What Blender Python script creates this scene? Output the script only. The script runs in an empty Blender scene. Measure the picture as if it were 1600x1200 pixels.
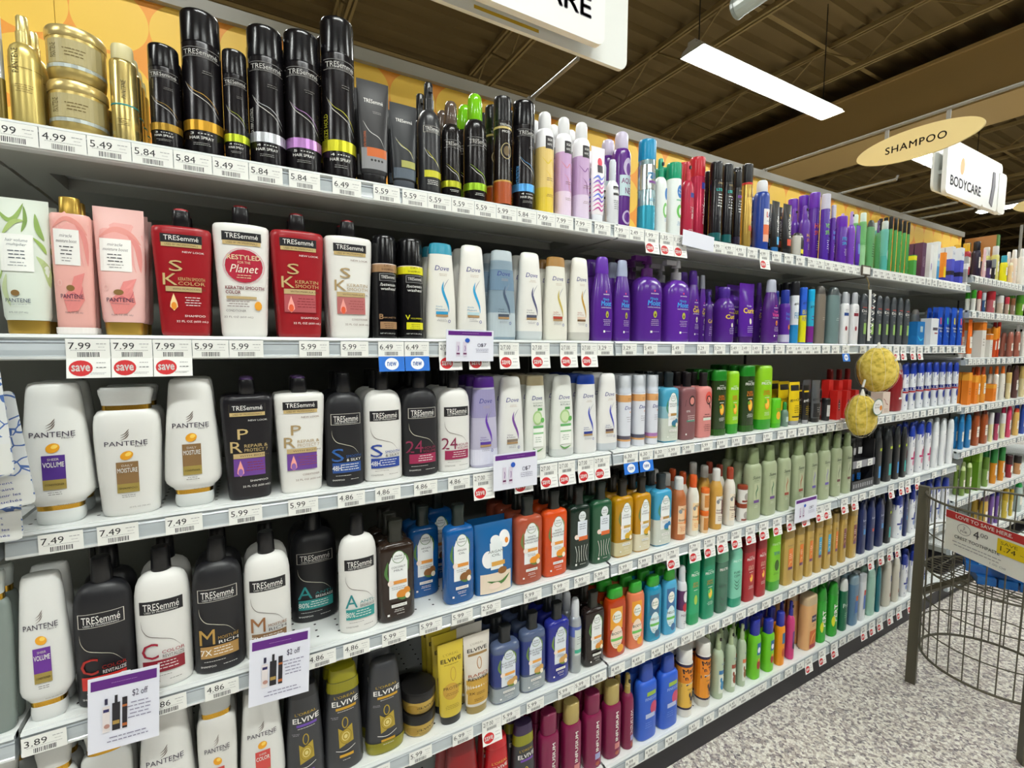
import bpy, bmesh, math, random
from math import sin, cos, pi, radians, sqrt, atan2
from mathutils import Vector, Matrix
random.seed(7)
SC = bpy.context.scene
COL = SC.collection

# ------------------------------------------------------------------ camera
CH = 1.40                                   # eye height above the floor
FPX = 741.1                                 # focal length in pixels of a 1600 px wide frame
YAW, PIT, ROL = radians(29.584), radians(-4.447), radians(0.2206)
_w = Vector((sin(YAW)*cos(PIT), cos(YAW)*cos(PIT), sin(PIT)))
_r0 = Vector((cos(YAW), -sin(YAW), 0)); _u0 = _r0.cross(_w)
_r = _r0*cos(ROL) + _u0*sin(ROL); _u = -_r0*sin(ROL) + _u0*cos(ROL)
cd = bpy.data.cameras.new('camera'); cam = bpy.data.objects.new('camera', cd); COL.objects.link(cam)
cd.sensor_width = 36.0; cd.lens = FPX/1600*36.0; cd.clip_start = 0.02; cd.clip_end = 200
cam.matrix_world = Matrix(((_r.x, _u.x, -_w.x, 0), (_r.y, _u.y, -_w.y, 0), (_r.z, _u.z, -_w.z, CH), (0, 0, 0, 1)))
SC.camera = cam
def ray(px, py): return _w + _r*((px-800)/FPX) - _u*((py-600)/FPX)
def at(px, py, y):                          # world point on the vertical plane y
    d = ray(px, py); k = y/d.y; return Vector((d.x*k, y, CH+d.z*k))

# ------------------------------------------------------------------ world, view, lights
W = bpy.data.worlds.new('store_air'); SC.world = W; W.use_nodes = True
W.node_tree.nodes['Background'].inputs[0].default_value = (0.95, 0.93, 0.86, 1)
W.node_tree.nodes['Background'].inputs[1].default_value = 0.30
SC.view_settings.view_transform = 'Standard'; SC.view_settings.look = 'None'
SC.view_settings.exposure = 1.2; SC.view_settings.gamma = 1.0; SC.view_settings.use_curve_mapping = False
SC.cycles.use_denoising = True
SC.cycles.max_bounces = 7; SC.cycles.diffuse_bounces = 3; SC.cycles.glossy_bounces = 3
SC.cycles.transmission_bounces = 5; SC.cycles.transparent_max_bounces = 8
SC.cycles.sample_clamp_indirect = 4.0; SC.cycles.caustics_reflective = False; SC.cycles.caustics_refractive = False
LAMP = 26.0                                 # emission of the fluorescent lenses
LZ = CH+2.73                                # their height

# ------------------------------------------------------------------ materials
def lin(c): return c/12.92 if c <= 0.04045 else ((c+0.055)/1.055)**2.4
def rgb(h):
    if not isinstance(h, str): return h
    return tuple(lin(int(h[i:i+2], 16)/255) for i in (0, 2, 4))
_M = {}
def mat(col, rough=0.35, metal=0.0, trans=0.0, coat=0.0, emit=0.0, alpha=1.0):
    k = (col, rough, metal, trans, coat, emit, alpha)
    if k in _M: return _M[k]
    m = bpy.data.materials.new('paint_'+str(col)); m.use_nodes = True
    b = m.node_tree.nodes['Principled BSDF']
    b.inputs['Base Color'].default_value = rgb(col)+(1,)
    b.inputs['Roughness'].default_value = rough; b.inputs['Metallic'].default_value = metal
    b.inputs['Transmission Weight'].default_value = trans; b.inputs['Coat Weight'].default_value = coat
    b.inputs['Alpha'].default_value = alpha
    if emit:
        b.inputs['Emission Color'].default_value = rgb(col)+(1,); b.inputs['Emission Strength'].default_value = emit
    m.diffuse_color = rgb(col)+(1,)
    _M[k] = m; return m
class NT:
    """tiny helper around a node tree"""
    def __init__(s, name, rough=0.5, metal=0.0):
        s.m = bpy.data.materials.new(name); s.m.use_nodes = True; s.t = s.m.node_tree
        s.b = s.t.nodes['Principled BSDF']; s.b.inputs['Roughness'].default_value = rough; s.b.inputs['Metallic'].default_value = metal
        s.pos = s.n('ShaderNodeNewGeometry').outputs['Position']
    def n(s, t, **kw):
        o = s.t.nodes.new(t)
        for k, v in kw.items(): setattr(o, k, v)
        return o
    def link(s, a, b): s.t.links.new(a, b)
    def val(s, i, v):
        if hasattr(v, 'is_output'): s.link(v, i)
        else: i.default_value = v
    def math(s, op, a, b=0.0, c=0.0):
        o = s.n('ShaderNodeMath', operation=op); s.val(o.inputs[0], a); s.val(o.inputs[1], b); s.val(o.inputs[2], c); return o.outputs[0]
    def sep(s, v):
        o = s.n('ShaderNodeSeparateXYZ'); s.link(v, o.inputs[0]); return o.outputs
    def mix(s, f, a, b):
        o = s.n('ShaderNodeMix', data_type='RGBA'); s.val(o.inputs[0], f)
        for i, c in ((6, a), (7, b)):
            if hasattr(c, 'is_output'): s.link(c, o.inputs[i])
            else: o.inputs[i].default_value = rgb(c)+(1,)
        return o.outputs[2]
    def noise(s, scale, detail=2.0, vec=None):
        o = s.n('ShaderNodeTexNoise'); o.inputs['Scale'].default_value = scale; o.inputs['Detail'].default_value = detail
        s.link(vec or s.pos, o.inputs['Vector']); return o.outputs[0]
    def ramp(s, f, stops, interp='LINEAR'):
        o = s.n('ShaderNodeValToRGB'); s.link(f, o.inputs[0]); r = o.color_ramp; r.interpolation = interp
        while len(r.elements) < len(stops): r.elements.new(0.5)
        for e, (p, c) in zip(r.elements, stops): e.position = p; e.color = rgb(c)+(1,)
        return o.outputs[0]
    def base(s, c): s.link(c, s.b.inputs['Base Color']); return s.m
    def bump(s, h, d=0.002, st=0.6):
        o = s.n('ShaderNodeBump'); o.inputs['Distance'].default_value = d; o.inputs['Strength'].default_value = st
        s.link(h, o.inputs['Height']); s.link(o.outputs[0], s.b.inputs['Normal'])

def m_floor():
    t = NT('terrazzo_floor', 0.35)
    a = t.n('ShaderNodeTexVoronoi', feature='F1'); a.inputs['Scale'].default_value = 105; t.link(t.pos, a.inputs['Vector'])
    sp = t.n('ShaderNodeSeparateColor'); t.link(a.outputs['Color'], sp.inputs[0])
    c1 = t.ramp(sp.outputs[0], [(0, '4c434e'), (0.10, '7d7078'), (0.26, 'b8aca6'), (0.44, 'e2dcd0'), (0.66, 'f8f5ec'), (0.9, 'a3968f')], 'CONSTANT')
    b = t.n('ShaderNodeTexVoronoi', feature='F1'); b.inputs['Scale'].default_value = 210; t.link(t.pos, b.inputs['Vector'])
    sb = t.n('ShaderNodeSeparateColor'); t.link(b.outputs['Color'], sb.inputs[0])
    c2 = t.ramp(sb.outputs[0], [(0, '6a5f68'), (0.14, 'c4bab0'), (0.45, 'f2eee4'), (0.88, 'a89c98')], 'CONSTANT')
    return t.base(t.mix(0.38, c1, c2))
def m_header():
    t = NT('orange_dot_header', 0.45); x, y, z = t.sep(t.pos)
    def circ(ox, oz, px, pz, r):
        fx = t.math('SUBTRACT', t.math('FRACT', t.math('DIVIDE', t.math('SUBTRACT', x, ox-px/2), px)), 0.5)
        fz = t.math('SUBTRACT', t.math('FRACT', t.math('DIVIDE', t.math('SUBTRACT', z, oz-pz/2), pz)), 0.5)
        d = t.math('SQRT', t.math('ADD', t.math('POWER', t.math('MULTIPLY', fx, px), 2), t.math('POWER', t.math('MULTIPLY', fz, pz), 2)))
        return t.math('LESS_THAN', d, r)
    P = 0.1418
    a = circ(-0.306+P/2, CH+0.742, P, 0.148, P/2-0.0005)
    tone = t.noise(1.3)
    org = t.mix(tone, 'f59a2e', 'f7a63e'); yel = t.mix(tone, 'fad04a', 'f8c852')
    return t.base(t.mix(a, org, yel))
def m_deck(white='e9ecea'):                    # perforated steel shelf
    t = NT('white_steel_shelf', 0.38); x, y, z = t.sep(t.pos)
    fx = t.math('SUBTRACT', t.math('FRACT', t.math('DIVIDE', t.math('ADD', x, 0.33), 0.0427)), 0.5)
    fy = t.math('SUBTRACT', t.math('FRACT', t.math('DIVIDE', t.math('SUBTRACT', y, 1.0245), 0.025)), 0.5)
    d = t.math('SQRT', t.math('ADD', t.math('POWER', t.math('MULTIPLY', fx, 0.0427), 2), t.math('POWER', t.math('MULTIPLY', fy, 0.025), 2)))
    nz = t.sep(t.n('ShaderNodeNewGeometry').outputs['Normal'])[2]
    h = t.math('MULTIPLY', t.math('LESS_THAN', d, 0.0027), t.math('GREATER_THAN', nz, 0.5))
    h = t.math('MULTIPLY', h, t.math('GREATER_THAN', y, 1.018))
    return t.base(t.mix(h, white, '1d1a22'))
def m_noisy(name, c1, c2, scale, rough, bump=0, metal=0):
    t = NT(name, rough, metal); n = t.noise(scale, 4)
    if bump: t.bump(n, bump)
    return t.base(t.mix(n, c1, c2))

# ------------------------------------------------------------------ mesh building
class MB:
    def __init__(s): s.v = []; s.f = []; s.mi = []; s.ms = []
    def slot(s, m):
        if m not in s.ms: s.ms.append(m)
        return s.ms.index(m)
    def add(s, vs, fs, m):
        o = len(s.v); k = s.slot(m); s.v += [tuple(v) for v in vs]
        for f in fs: s.f.append([i+o for i in f]); s.mi.append(k)
    def box(s, x0, x1, y0, y1, z0, z1, m):
        vs = [(x, y, z) for z in (z0, z1) for y in (y0, y1) for x in (x0, x1)]
        s.add(vs, [(0, 2, 3, 1), (4, 5, 7, 6), (0, 1, 5, 4), (2, 6, 7, 3), (0, 4, 6, 2), (1, 3, 7, 5)], m)
    def bar(s, a, b, r, m, seg=6, r2=None):
        a = Vector(a); b = Vector(b); d = (b-a)
        if d.length < 1e-9: return
        d.normalize(); p = d.orthogonal().normalized(); q = d.cross(p); r2 = r if r2 is None else r2
        vs = []
        for c, rr in ((a, r), (b, r2)):
            for i in range(seg):
                t = 2*pi*i/seg+pi/4; vs.append(c+p*cos(t)*rr+q*sin(t)*rr)
        fs = [(i, (i+1) % seg, seg+(i+1) % seg, seg+i) for i in range(seg)]+[tuple(range(seg))[::-1], tuple(range(seg, 2*seg))]
        s.add(vs, fs, m)
    def tube(s, pts, r, m, seg=6):
        for a, b in zip(pts, pts[1:]): s.bar(a, b, r, m, seg)
    def loft(s, rings, m, seg=24, cap=True, yo=0.0):   # rings (z, a, b, n)
        vs = []
        for z, a, b, n in rings:
            e = 2.0/n
            for i in range(seg):
                t = 2*pi*i/seg; c, q = cos(t), sin(t)
                vs.append((a*math.copysign(abs(c)**e, c), yo+b*math.copysign(abs(q)**e, q), z))
        fs = []
        for k in range(len(rings)-1):
            for i in range(seg):
                j = (i+1) % seg; fs.append((k*seg+i, k*seg+j, (k+1)*seg+j, (k+1)*seg+i))
        if cap: fs += [tuple(range(seg))[::-1], tuple(range((len(rings)-1)*seg, len(rings)*seg))]
        s.add(vs, fs, m)
    def build(s, name, parent=None, smooth=False, ang=38, loc=None):
        me = bpy.data.meshes.new(name); me.from_pydata(s.v, [], s.f)
        for m in s.ms: me.materials.append(m)
        me.polygons.foreach_set('material_index', s.mi)
        me.update()
        if smooth:
            me.polygons.foreach_set('use_smooth', [True]*len(me.polygons)); me.set_sharp_from_angle(angle=radians(ang))
        o = bpy.data.objects.new(name, me); COL.objects.link(o)
        if parent: o.parent = parent
        if loc: o.location = loc
        return o
def tag(o, label, cat, group=None):
    o['label'] = label; o['category'] = cat
    if group: o['group'] = group
    return o
def thing(name, label, cat, loc=(0, 0, 0), rz=0, group=None):
    o = bpy.data.objects.new(name, None); COL.objects.link(o); o.location = loc; o.rotation_euler = (0, 0, rz)
    o.empty_display_size = 0.05
    return tag(o, label, cat, group)
def struct(o): o['kind'] = 'structure'; return o

_T = {}
def text2d(s, res=2, bold=0.0, shear=0.0, spacing=1.0):
    k = (s, res, bold, shear, spacing)
    if k not in _T:
        c = bpy.data.curves.new('lettering', 'FONT'); c.body = s; c.resolution_u = res; c.shear = shear
        c.space_character = spacing; c.size = 1.0; c.align_x = 'LEFT'
        o = bpy.data.objects.new('lettering', c); me = o.to_mesh()
        vs = [(v.co.x, v.co.y) for v in me.vertices]; fs = [tuple(p.vertices) for p in me.polygons]
        o.to_mesh_clear(); bpy.data.objects.remove(o); bpy.data.curves.remove(c)
        if bold:                             # heavier strokes: the letters laid down again, shifted by a hair
            n = len(vs); b0 = list(vs); f0 = list(fs)
            for q, (dx, dy) in enumerate(((bold*1.5, 0), (bold*.75, bold*.8), (bold*.75, -bold*.8))):
                vs = vs+[(x+dx, y+dy) for x, y in b0]; fs = fs+[tuple(i+n*(q+1) for i in f) for f in f0]
        if not vs: vs = [(0, 0)]
        x0 = min(v[0] for v in vs); x1 = max(v[0] for v in vs); y0 = min(v[1] for v in vs); y1 = max(v[1] for v in vs)
        _T[k] = (vs, fs, x0, x1, y0, y1)
    return _T[k]

class Decal:
    """flat artwork laid on a surface given by f(x, z) -> y"""
    def __init__(s, f, W, H, mb=None, seg=8):
        s.f = f; s.W = W; s.H = H; s.mb = mb or MB(); s.lay = 0; s.seg = seg; s.rough = 0.4
    def P(s, x, z, e): return (x, s.f(x, z)-e, z)
    def eps(s): s.lay += 1; return 0.00025+0.00012*s.lay
    def rect(s, x0, z0, x1, z1, col, nx=None, e=None, nz=1, **kw):
        e = e or s.eps(); vs = []; fs = []
        if nx: xs = [x0+(x1-x0)*i/nx for i in range(nx+1)]
        else:                                # share one grid so that stacked layers keep their order on a curve
            g = s.W/s.seg/2; lo, hi = min(x0, x1), max(x0, x1); k0 = math.floor(lo/g)+1
            xs = [lo]+[k*g for k in range(k0, int(math.ceil(hi/g))+1) if lo+1e-6 < k*g < hi-1e-6]+[hi]
        nx = len(xs)-1
        nz = max(1, min(6, int(abs(z1-z0)/s.H*8+0.5)))
        for j in range(nz+1):
            for xx in xs: vs.append(s.P(xx, z0+(z1-z0)*j/nz, e))
        for j in range(nz):
            for i in range(nx):
                a = j*(nx+1)+i; fs.append((a, a+1, a+nx+2, a+nx+1))
        s.mb.add(vs, fs, mat(col, s.rough, **kw))
    def poly(s, pts, col, e=None, **kw):        # fan around the centroid
        e = e or s.eps(); cx = sum(p[0] for p in pts)/len(pts); cz = sum(p[1] for p in pts)/len(pts); n = len(pts)
        vs = [s.P(cx, cz, e)]+[s.P((cx+p[0])/2, (cz+p[1])/2, e) for p in pts]+[s.P(p[0], p[1], e) for p in pts]
        fs = []
        for i in range(n):
            j = (i+1) % n; fs += [(0, 1+i, 1+j), (1+i, 1+n+i, 1+n+j, 1+j)]
        s.mb.add(vs, fs, mat(col, s.rough, **kw))
    def oval(s, cx, cz, rx, rz, col, n=20, rot=0.0):
        s.poly([(cx+rx*cos(t)*cos(rot)-rz*sin(t)*sin(rot), cz+rx*cos(t)*sin(rot)+rz*sin(t)*cos(rot)) for t in [2*pi*i/n for i in range(n)]], col)
    def ring(s, cx, cz, rx, rz, w, col, n=20):
        s.stroke([(cx+rx*cos(2*pi*i/n), cz+rz*sin(2*pi*i/n)) for i in range(n+1)], w, col)
    def stroke(s, pts, w, col, taper=False, **kw):
        e = s.eps(); vs = []; n = len(pts)
        for i, p in enumerate(pts):
            a = pts[max(0, i-1)]; b = pts[min(n-1, i+1)]; dx, dz = b[0]-a[0], b[1]-a[1]; L = sqrt(dx*dx+dz*dz) or 1
            ww = w*(sin(pi*(i+0.15)/(n-0.7)) if taper else 1)/2
            vs += [s.P(p[0]-dz/L*ww, p[1]+dx/L*ww, e), s.P(p[0]+dz/L*ww, p[1]-dx/L*ww, e)]
        s.mb.add(vs, [(2*i, 2*i+1, 2*i+3, 2*i+2) for i in range(n-1)], mat(col, s.rough, **kw))
    def text(s, t, cx, cz, w, col, h=None, rot=0.0, bold=0.0, shear=0.0, res=2, spacing=1.0, align='c'):
        vs, fs, x0, x1, y0, y1 = text2d(t, res, bold, shear, spacing)
        kx = w/max(1e-6, x1-x0); kz = kx if h is None else h/max(1e-6, y1-y0); e = s.eps(); c, q = cos(rot), sin(rot); out = []
        mx = (x0+x1)/2 if align == 'c' else x0
        for x, y in vs:
            a = (x-mx)*kx; b = (y-(y0+y1)/2)*kz
            out.append(s.P(cx+a*c-b*q, cz+a*q+b*c, e))
        s.mb.add(out, fs, mat(col, s.rough))
    def lines(s, cx, cz, w, n, dz, col, align='c'):   # unreadably small print
        rr = random.Random(int(abs(cx*9e3)+cz*7e3+n))
        for i in range(n):
            ww = w*rr.uniform(0.7, 1.0); xx = cx-ww/2 if align == 'c' else cx
            z = cz-i*dz; xs = xx
            while xs < xx+ww-dz*0.3:
                l = rr.uniform(0.5, 1.6)*dz; x2 = min(xs+l, xx+ww); s.rect(xs, z-dz*0.13, x2, z+dz*0.13, col, nx=1, e=0.0005+0.00012*s.lay); xs = x2+dz*0.25
def plane_decal(y=0.0): return Decal(lambda x, z: y, 1.0, 1.0)
# ------------------------------------------------------------------ bottle shapes
# each shape: superellipse power, then parts as lists of (height, half width, half depth) fractions, bottom to top
def rg(*a): return [(p[0], p[1], p[2] if len(p) > 2 else p[1]) for p in a]
SH = {
 'can':   (2.0, rg((0, .93), (.008, .99), (.02, 1), (.765, 1), (.785, .95)), ('cap', rg((.775, .99), (.782, 1.0), (.965, .99), (.988, .975), (.997, .93), (1, .84)))),
 'slim':  (2.0, rg((0, .93), (.008, .99), (.02, 1), (.80, 1), (.825, .95), (.84, .8)), ('cap', rg((.83, .83), (.835, .84), (.965, .82), (.99, .76), (1, .6)))),
 'mousse': (2.0, rg((0, .9), (.008, .98), (.02, 1), (.64, 1), (.69, .96), (.725, .86), (.75, .7), (.76, .6)), ('cap', rg((.75, .64), (.756, .66), (.93, .62), (.975, .56), (.995, .42), (1, .25)))),
 'aero':  (2.0, rg((0, .93), (.008, .99), (.02, 1), (.74, 1), (.79, .95), (.82, .82), (.83, .7)), ('cap', rg((.825, .68), (.83, .7), (.95, .68), (.985, .6), (1, .42)))),
 'spray': (2.0, rg((0, .9), (.01, .98), (.03, 1), (.60, 1), (.66, .96), (.71, .82), (.74, .6), (.755, .42)), ('nozzle', rg((.75, .46), (.85, .46), (.855, .40), (.985, .37), (1, .30)))),
 'tube':  (2.0, rg((.10, .80, .80), (.13, .86, .84), (.35, .92, .78), (.6, .96, .55), (.85, .99, .22), (.93, 1, .08), (1, 1, .06)), ('cap', rg((0, .72), (.01, .76), (.098, .78), (.10, .74)))),
 'tres22': (3.2, rg((0, .76, .9), (.01, .80, .95), (.03, .82, 1), (.45, .92), (.72, .99), (.80, 1), (.835, .99), (.85, .93, .9), (.858, .7, .7), (.862, .3, .5)), ('cap', rg((.862, .30, .55), (.868, .31, .58), (.98, .29, .56), (.985, .28, .54)))),
 'tres28': (2.4, rg((0, .92), (.008, .98), (.03, 1), (.60, 1), (.68, .985), (.74, .93), (.785, .82), (.81, .68), (.826, .5), (.832, .34, .42)), ('cap', rg((.83, .36, .50), (.835, .37, .52), (.985, .335, .48), (1, .30, .44)))),
 'pantc': (2.8, rg((.135, .70, .8), (.150, .74, .85), (.165, .84, .92), (.19, .95, 1), (.22, 1, 1), (.26, 1, 1), (.45, .95, 1), (.7, .85, .92), (.9, .76, .8), (.965, .72, .72), (.99, .66, .6), (1, .5, .4)),
           ('cap', rg((0, .60, .75), (.012, .66, .8), (.05, .69, .83), (.09, .67, .8), (.10, .64, .78))), ('ring', rg((.10, .655, .78), (.137, .67, .79)))),
 'pants': (2.8, rg((0, .78, .9), (.01, .84, .95), (.05, .87, 1), (.35, .95, 1), (.60, 1, 1), (.72, .99, .98), (.78, .95, .93), (.815, .85, .85), (.825, .74, .8)),
           ('ring', rg((.825, .725, .78), (.862, .725, .78))), ('cap', rg((.862, .72, .78), (.90, .74, .8), (.95, .80, .84), (.98, .81, .84), (1, .74, .74)))),
 'dove':  (2.4, rg((0, .93), (.008, .98), (.03, 1), (.15, 1), (.4, .95), (.65, .86), (.88, .76)), ('cap', rg((.88, .76), (.97, .71), (.99, .66), (1, .5, .4)))),
 'dovec': (2.4, rg((.10, 1), (.15, 1), (.4, .94), (.65, .85), (.88, .74), (.965, .69, .6), (.99, .62, .4), (1, .45, .25)), ('cap', rg((0, .9), (.008, .96), (.03, .99), (.10, 1)))),
 'aussie': (2.3, rg((0, .88), (.01, .95), (.04, 1), (.35, 1), (.52, .94), (.66, .82), (.76, .66), (.80, .58)), ('cap', rg((.80, .58), (.83, .60), (.95, .53), (.985, .50), (1, .4)))),
 'pump':  (2.5, rg((0, .92), (.01, .98), (.03, 1), (.56, 1), (.64, .97), (.70, .85), (.74, .62), (.76, .38)), ('pump', rg((.755, .36, .5), (.85, .34, .48), (.855, .14, .2), (.90, .14, .2), (.905, .30, .42), (.985, .27, .38), (1, .2, .28)))),
 'he':    (3.4, rg((0, .84, .84), (.008, .92, .92), (.03, 1), (.70, 1), (.745, .97, .96), (.772, .85, .85), (.785, .6, .7), (.792, .36, .5)), ('cap', rg((.79, .40, .56), (.80, .41, .58), (.86, .34, .48), (.92, .37, .52), (.985, .40, .56), (1, .37, .5)))),
 'fruc':  (3.2, rg((0, .93), (.008, .98), (.03, 1), (.84, 1)), ('cap', rg((.84, 1.0), (.845, 1.005), (.97, .97), (.99, .92), (1, .8)))),
 'frucc': (3.2, rg((.16, 1), (.5, .99), (.95, .95), (.985, .9, .8), (1, .8, .6)), ('cap', rg((0, .9), (.01, .96), (.16, 1.0)))),
 'suave': (3.0, rg((0, .90), (.008, .96), (.03, 1), (.68, 1), (.735, .96), (.765, .84), (.78, .66)), ('cap', rg((.78, .62), (.79, .66), (.95, .58), (.985, .54), (1, .42)))),
 'hs':    (2.5, rg((0, .9), (.01, .97), (.04, 1), (.5, .99), (.78, .92)), ('cap', rg((.78, .925), (.9, .84), (.965, .72), (.99, .58), (1, .4)))),
 'jar':   (2.0, rg((0, .80), (.03, .88), (.08, .92), (.58, .99), (.615, .98)), ('lid', rg((.60, 1.0), (.61, 1.02), (.94, 1.02), (.985, .98), (1, .9)))),
 'tub':   (2.0, rg((0, .86), (.04, .93), (.15, .97), (.80, .98)), ('lid', rg((.78, 1.0), (.80, 1.02), (.93, 1.02), (.98, .97), (1, .86)))),
 'food':  (2.0, rg((0, .90), (.01, .97), (.03, 1), (.60, 1), (.66, .97), (.72, .85), (.77, .66), (.80, .54)), ('cap', rg((.80, .56), (.81, .58), (.96, .58), (.985, .55), (1, .45)))),
 'flip':  (2.8, rg((0, .90), (.01, .97), (.03, 1), (.72, 1), (.79, .97), (.835, .86), (.85, .66)), ('cap', rg((.85, .66), (.86, .72), (.965, .68), (.99, .62), (1, .5)))),
 'rnd':   (2.5, rg((0, .88), (.01, .95), (.04, 1), (.55, 1), (.75, .97), (.86, .86)), ('cap', rg((.86, .86), (.93, .78), (.98, .62), (1, .42)))),
 'axe':   (3.0, rg((0, .92), (.01, .97), (.03, 1), (.70, 1), (.8, .92), (.87, .72)), ('cap', rg((.87, .72), (.95, .62), (.985, .55), (1, .42)))),
 'col':   (2.6, rg((0, .92), (.01, .98), (.03, 1), (.66, 1), (.71, .95), (.74, .82)), ('cap', rg((.74, .76), (.75, .78), (.97, .76), (.99, .72), (1, .6)))),
 'pouch': (2.4, rg((0, .96, .9), (.02, .97, 1), (.3, .99, .95), (.7, 1, .6), (.9, 1, .2), (.96, 1, .06), (1, 1, .05)), None),
 'minis': (2.0, rg((0, .9), (.02, 1), (.5, 1), (.6, .9), (.68, .5)), ('cap', rg((.68, .52), (.96, .5), (1, .36)))),
}
DR = {'can': 1, 'slim': 1, 'mousse': 1, 'aero': 1, 'spray': 1, 'tube': .55, 'tres22': .5, 'tres28': .62, 'pantc': .56, 'pants': .56, 'dove': .58, 'dovec': .58, 'aussie': .6,
      'pump': .62, 'he': .55, 'fruc': .55, 'frucc': .55, 'suave': .55, 'hs': .6, 'jar': 1, 'tub': 1, 'food': 1, 'rnd': .55, 'axe': .5, 'col': 1, 'flip': .62, 'pouch': .35, 'minis': 1, 'box': .7}
SEAMS = {'can', 'slim', 'mousse', 'aero', 'spray', 'food', 'jar', 'tub', 'col'}

def profile(kind, W, D, H):
    n, body = SH[kind][0], SH[kind][1]; R = [(z*H, a*W/2, b*D/2) for z, a, b in body]
    def f(x, z):
        if z <= R[0][0]: a, b = R[0][1:]
        elif z >= R[-1][0]: a, b = R[-1][1:]
        else:
            for (z0, a0, b0), (z1, a1, b1) in zip(R, R[1:]):
                if z0 <= z <= z1:
                    t = (z-z0)/(z1-z0+1e-9); a = a0+(a1-a0)*t; b = b0+(b1-b0)*t; break
        u = min(0.995, abs(x)/a)
        return -b*(1-u**n)**(1/n)
    return f, n

def part_mesh(mb, n, rings, W, D, H, m, seg):
    mb.loft([(z*H, a*W/2, b*D/2, n) for z, a, b in rings], m, seg)

def bottle(sku, W, H, seg=28, D=None):
    """builds one product standing on its base at the origin; returns the root (an Empty with parts)"""
    s = SKU[sku]; kind = s['k']; D = D or W*s.get('dr', DR[kind])
    root = bpy.data.objects.new(s['nm'], None); COL.objects.link(root); root.empty_display_size = 0.03
    ck, cc = s['c'], s.get('cap', s['c']); kw = s.get('kw', {}); ckw = s.get('ckw', {})
    rough = s.get('r', 0.3); crough = s.get('cr', 0.28)
    if kind == 'box':
        mb = MB(); mb.box(-W/2, W/2, -D/2, D/2, 0, H, mat(ck, 0.4)); mb.build('carton', root)
        f = lambda x, z: -D/2
        mb2 = MB()
        d = Decal(f, W, H)
    else:
        n, body = SH[kind][0], SH[kind][1]
        mb = MB(); part_mesh(mb, n, body, W, D, H, mat(ck, rough, **kw), seg); mb.build('body', root, True)
        for nm, rings in [p for p in SH[kind][2:] if p]:
            mb = MB()
            m = mat('d6a640', 0.22, metal=1.0) if nm == 'ring' else mat(cc, crough, **ckw)
            rn = 2.0 if kind in ('tres28', 'tube', 'pump') else n
            part_mesh(mb, rn, rings, W, D, H, m, seg)
            if nm == 'pump':
                mb.box(-.52*W, 0, -.09*W, .09*W, .93*H, .985*H, m)
            if nm == 'nozzle' and s.get('spout', 1):
                mb.box(-.07*W, .07*W, -.30*W, 0, .90*H, .94*H, mat('222222', 0.4))
            c = mb.build(nm if nm != 'ring' else 'gold_ring', root, True)
        if s.get('top'):                      # coloured lid insert
            mb = MB(); mb.loft([(.984*H, .26*W/2, .5*D/2, 2), (1.0*H, .24*W/2, .46*D/2, 2), (1.005*H, .14*W/2, .3*D/2, 2)], mat(s['top'], .35), seg); mb.build('cap_insert', root, True)
        if s.get('clearcap'):                 # transparent over-cap
            z0 = s['clearcap']; mb = MB(); mb.loft([(z0*H, .99*W/2, .99*D/2, n), (1.0*H, .95*W/2, .95*D/2, n), (1.004*H, .9*W/2, .9*D/2, n)], mat('dfe6ee', .08, alpha=0.35), seg); mb.build('clear_cap', root, True)
        f, n = profile(kind, W, D, H)
        d = Decal(f, W, H)
    if s.get('art'): art(d, s['art'], W, D, H, n if kind != 'box' else 0, kind, seg, s.get('us', 0.0))
    if d.mb.v: d.mb.build('label', root)
    return root

def art(d, items, W, D, H, n, kind, seg, us=0.0):
    U = W/2
    if us: items = [shift(it, us) for it in items]
    for it in items:
        t = it[0]; a = it[1:]
        if t == 'R': d.rect(a[0]*U, a[1]*H, a[2]*U, a[3]*H, a[4])
        elif t == 'B':                         # band all the way round
            e = d.eps(); zs = [a[0]*H+(a[1]-a[0])*H*i/4 for i in range(5)]
            if kind == 'box':
                d.mb.box(-U-e, U+e, -D/2-e, D/2+e, zs[0], zs[-1], mat(a[2], .35))
            else:
                R = [(z*H, aa*W/2, bb*D/2) for z, aa, bb in SH[kind][1]]
                zs = sorted(set(zs+[r[0] for r in R if zs[0] < r[0] < zs[-1]]))
                def ab(z):
                    z = min(max(z, R[0][0]), R[-1][0])
                    for (z0, a0, b0), (z1, a1, b1) in zip(R, R[1:]):
                        if z0 <= z <= z1: k = (z-z0)/(z1-z0+1e-9); return a0+(a1-a0)*k, b0+(b1-b0)*k
                d.mb.loft([(z,)+tuple(q+e for q in ab(z))+(n,) for z in zs], mat(a[2], a[3] if len(a) > 3 else .3, metal=a[4] if len(a) > 4 else 0), seg, cap=False)
        elif t == 'T':
            o = a[5] if len(a) > 5 else {}
            o = dict(o); hh = o.pop('h', None)
            d.text(a[0], a[1]*U, a[2]*H, a[3]*W, a[4], h=hh*H if hh else None, **o)
        elif t == 'O': d.oval(a[0]*U, a[1]*H, a[2]*U, a[3]*H, a[4], rot=a[5] if len(a) > 5 else 0)
        elif t == 'Q': d.ring(a[0]*U, a[1]*H, a[2]*U, a[3]*H, a[4]*U, a[5])
        elif t == 'S': d.stroke(smooth([(p[0]*U, p[1]*H) for p in a[2]]), a[1]*U, a[0], taper=len(a) > 3)
        elif t == 'P': d.poly([(p[0]*U, p[1]*H) for p in a[1]], a[0])
        elif t == 'L': d.lines(a[0]*U, a[1]*H, a[2]*W, a[3], a[4]*H, a[5], a[6] if len(a) > 6 else 'c')
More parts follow.
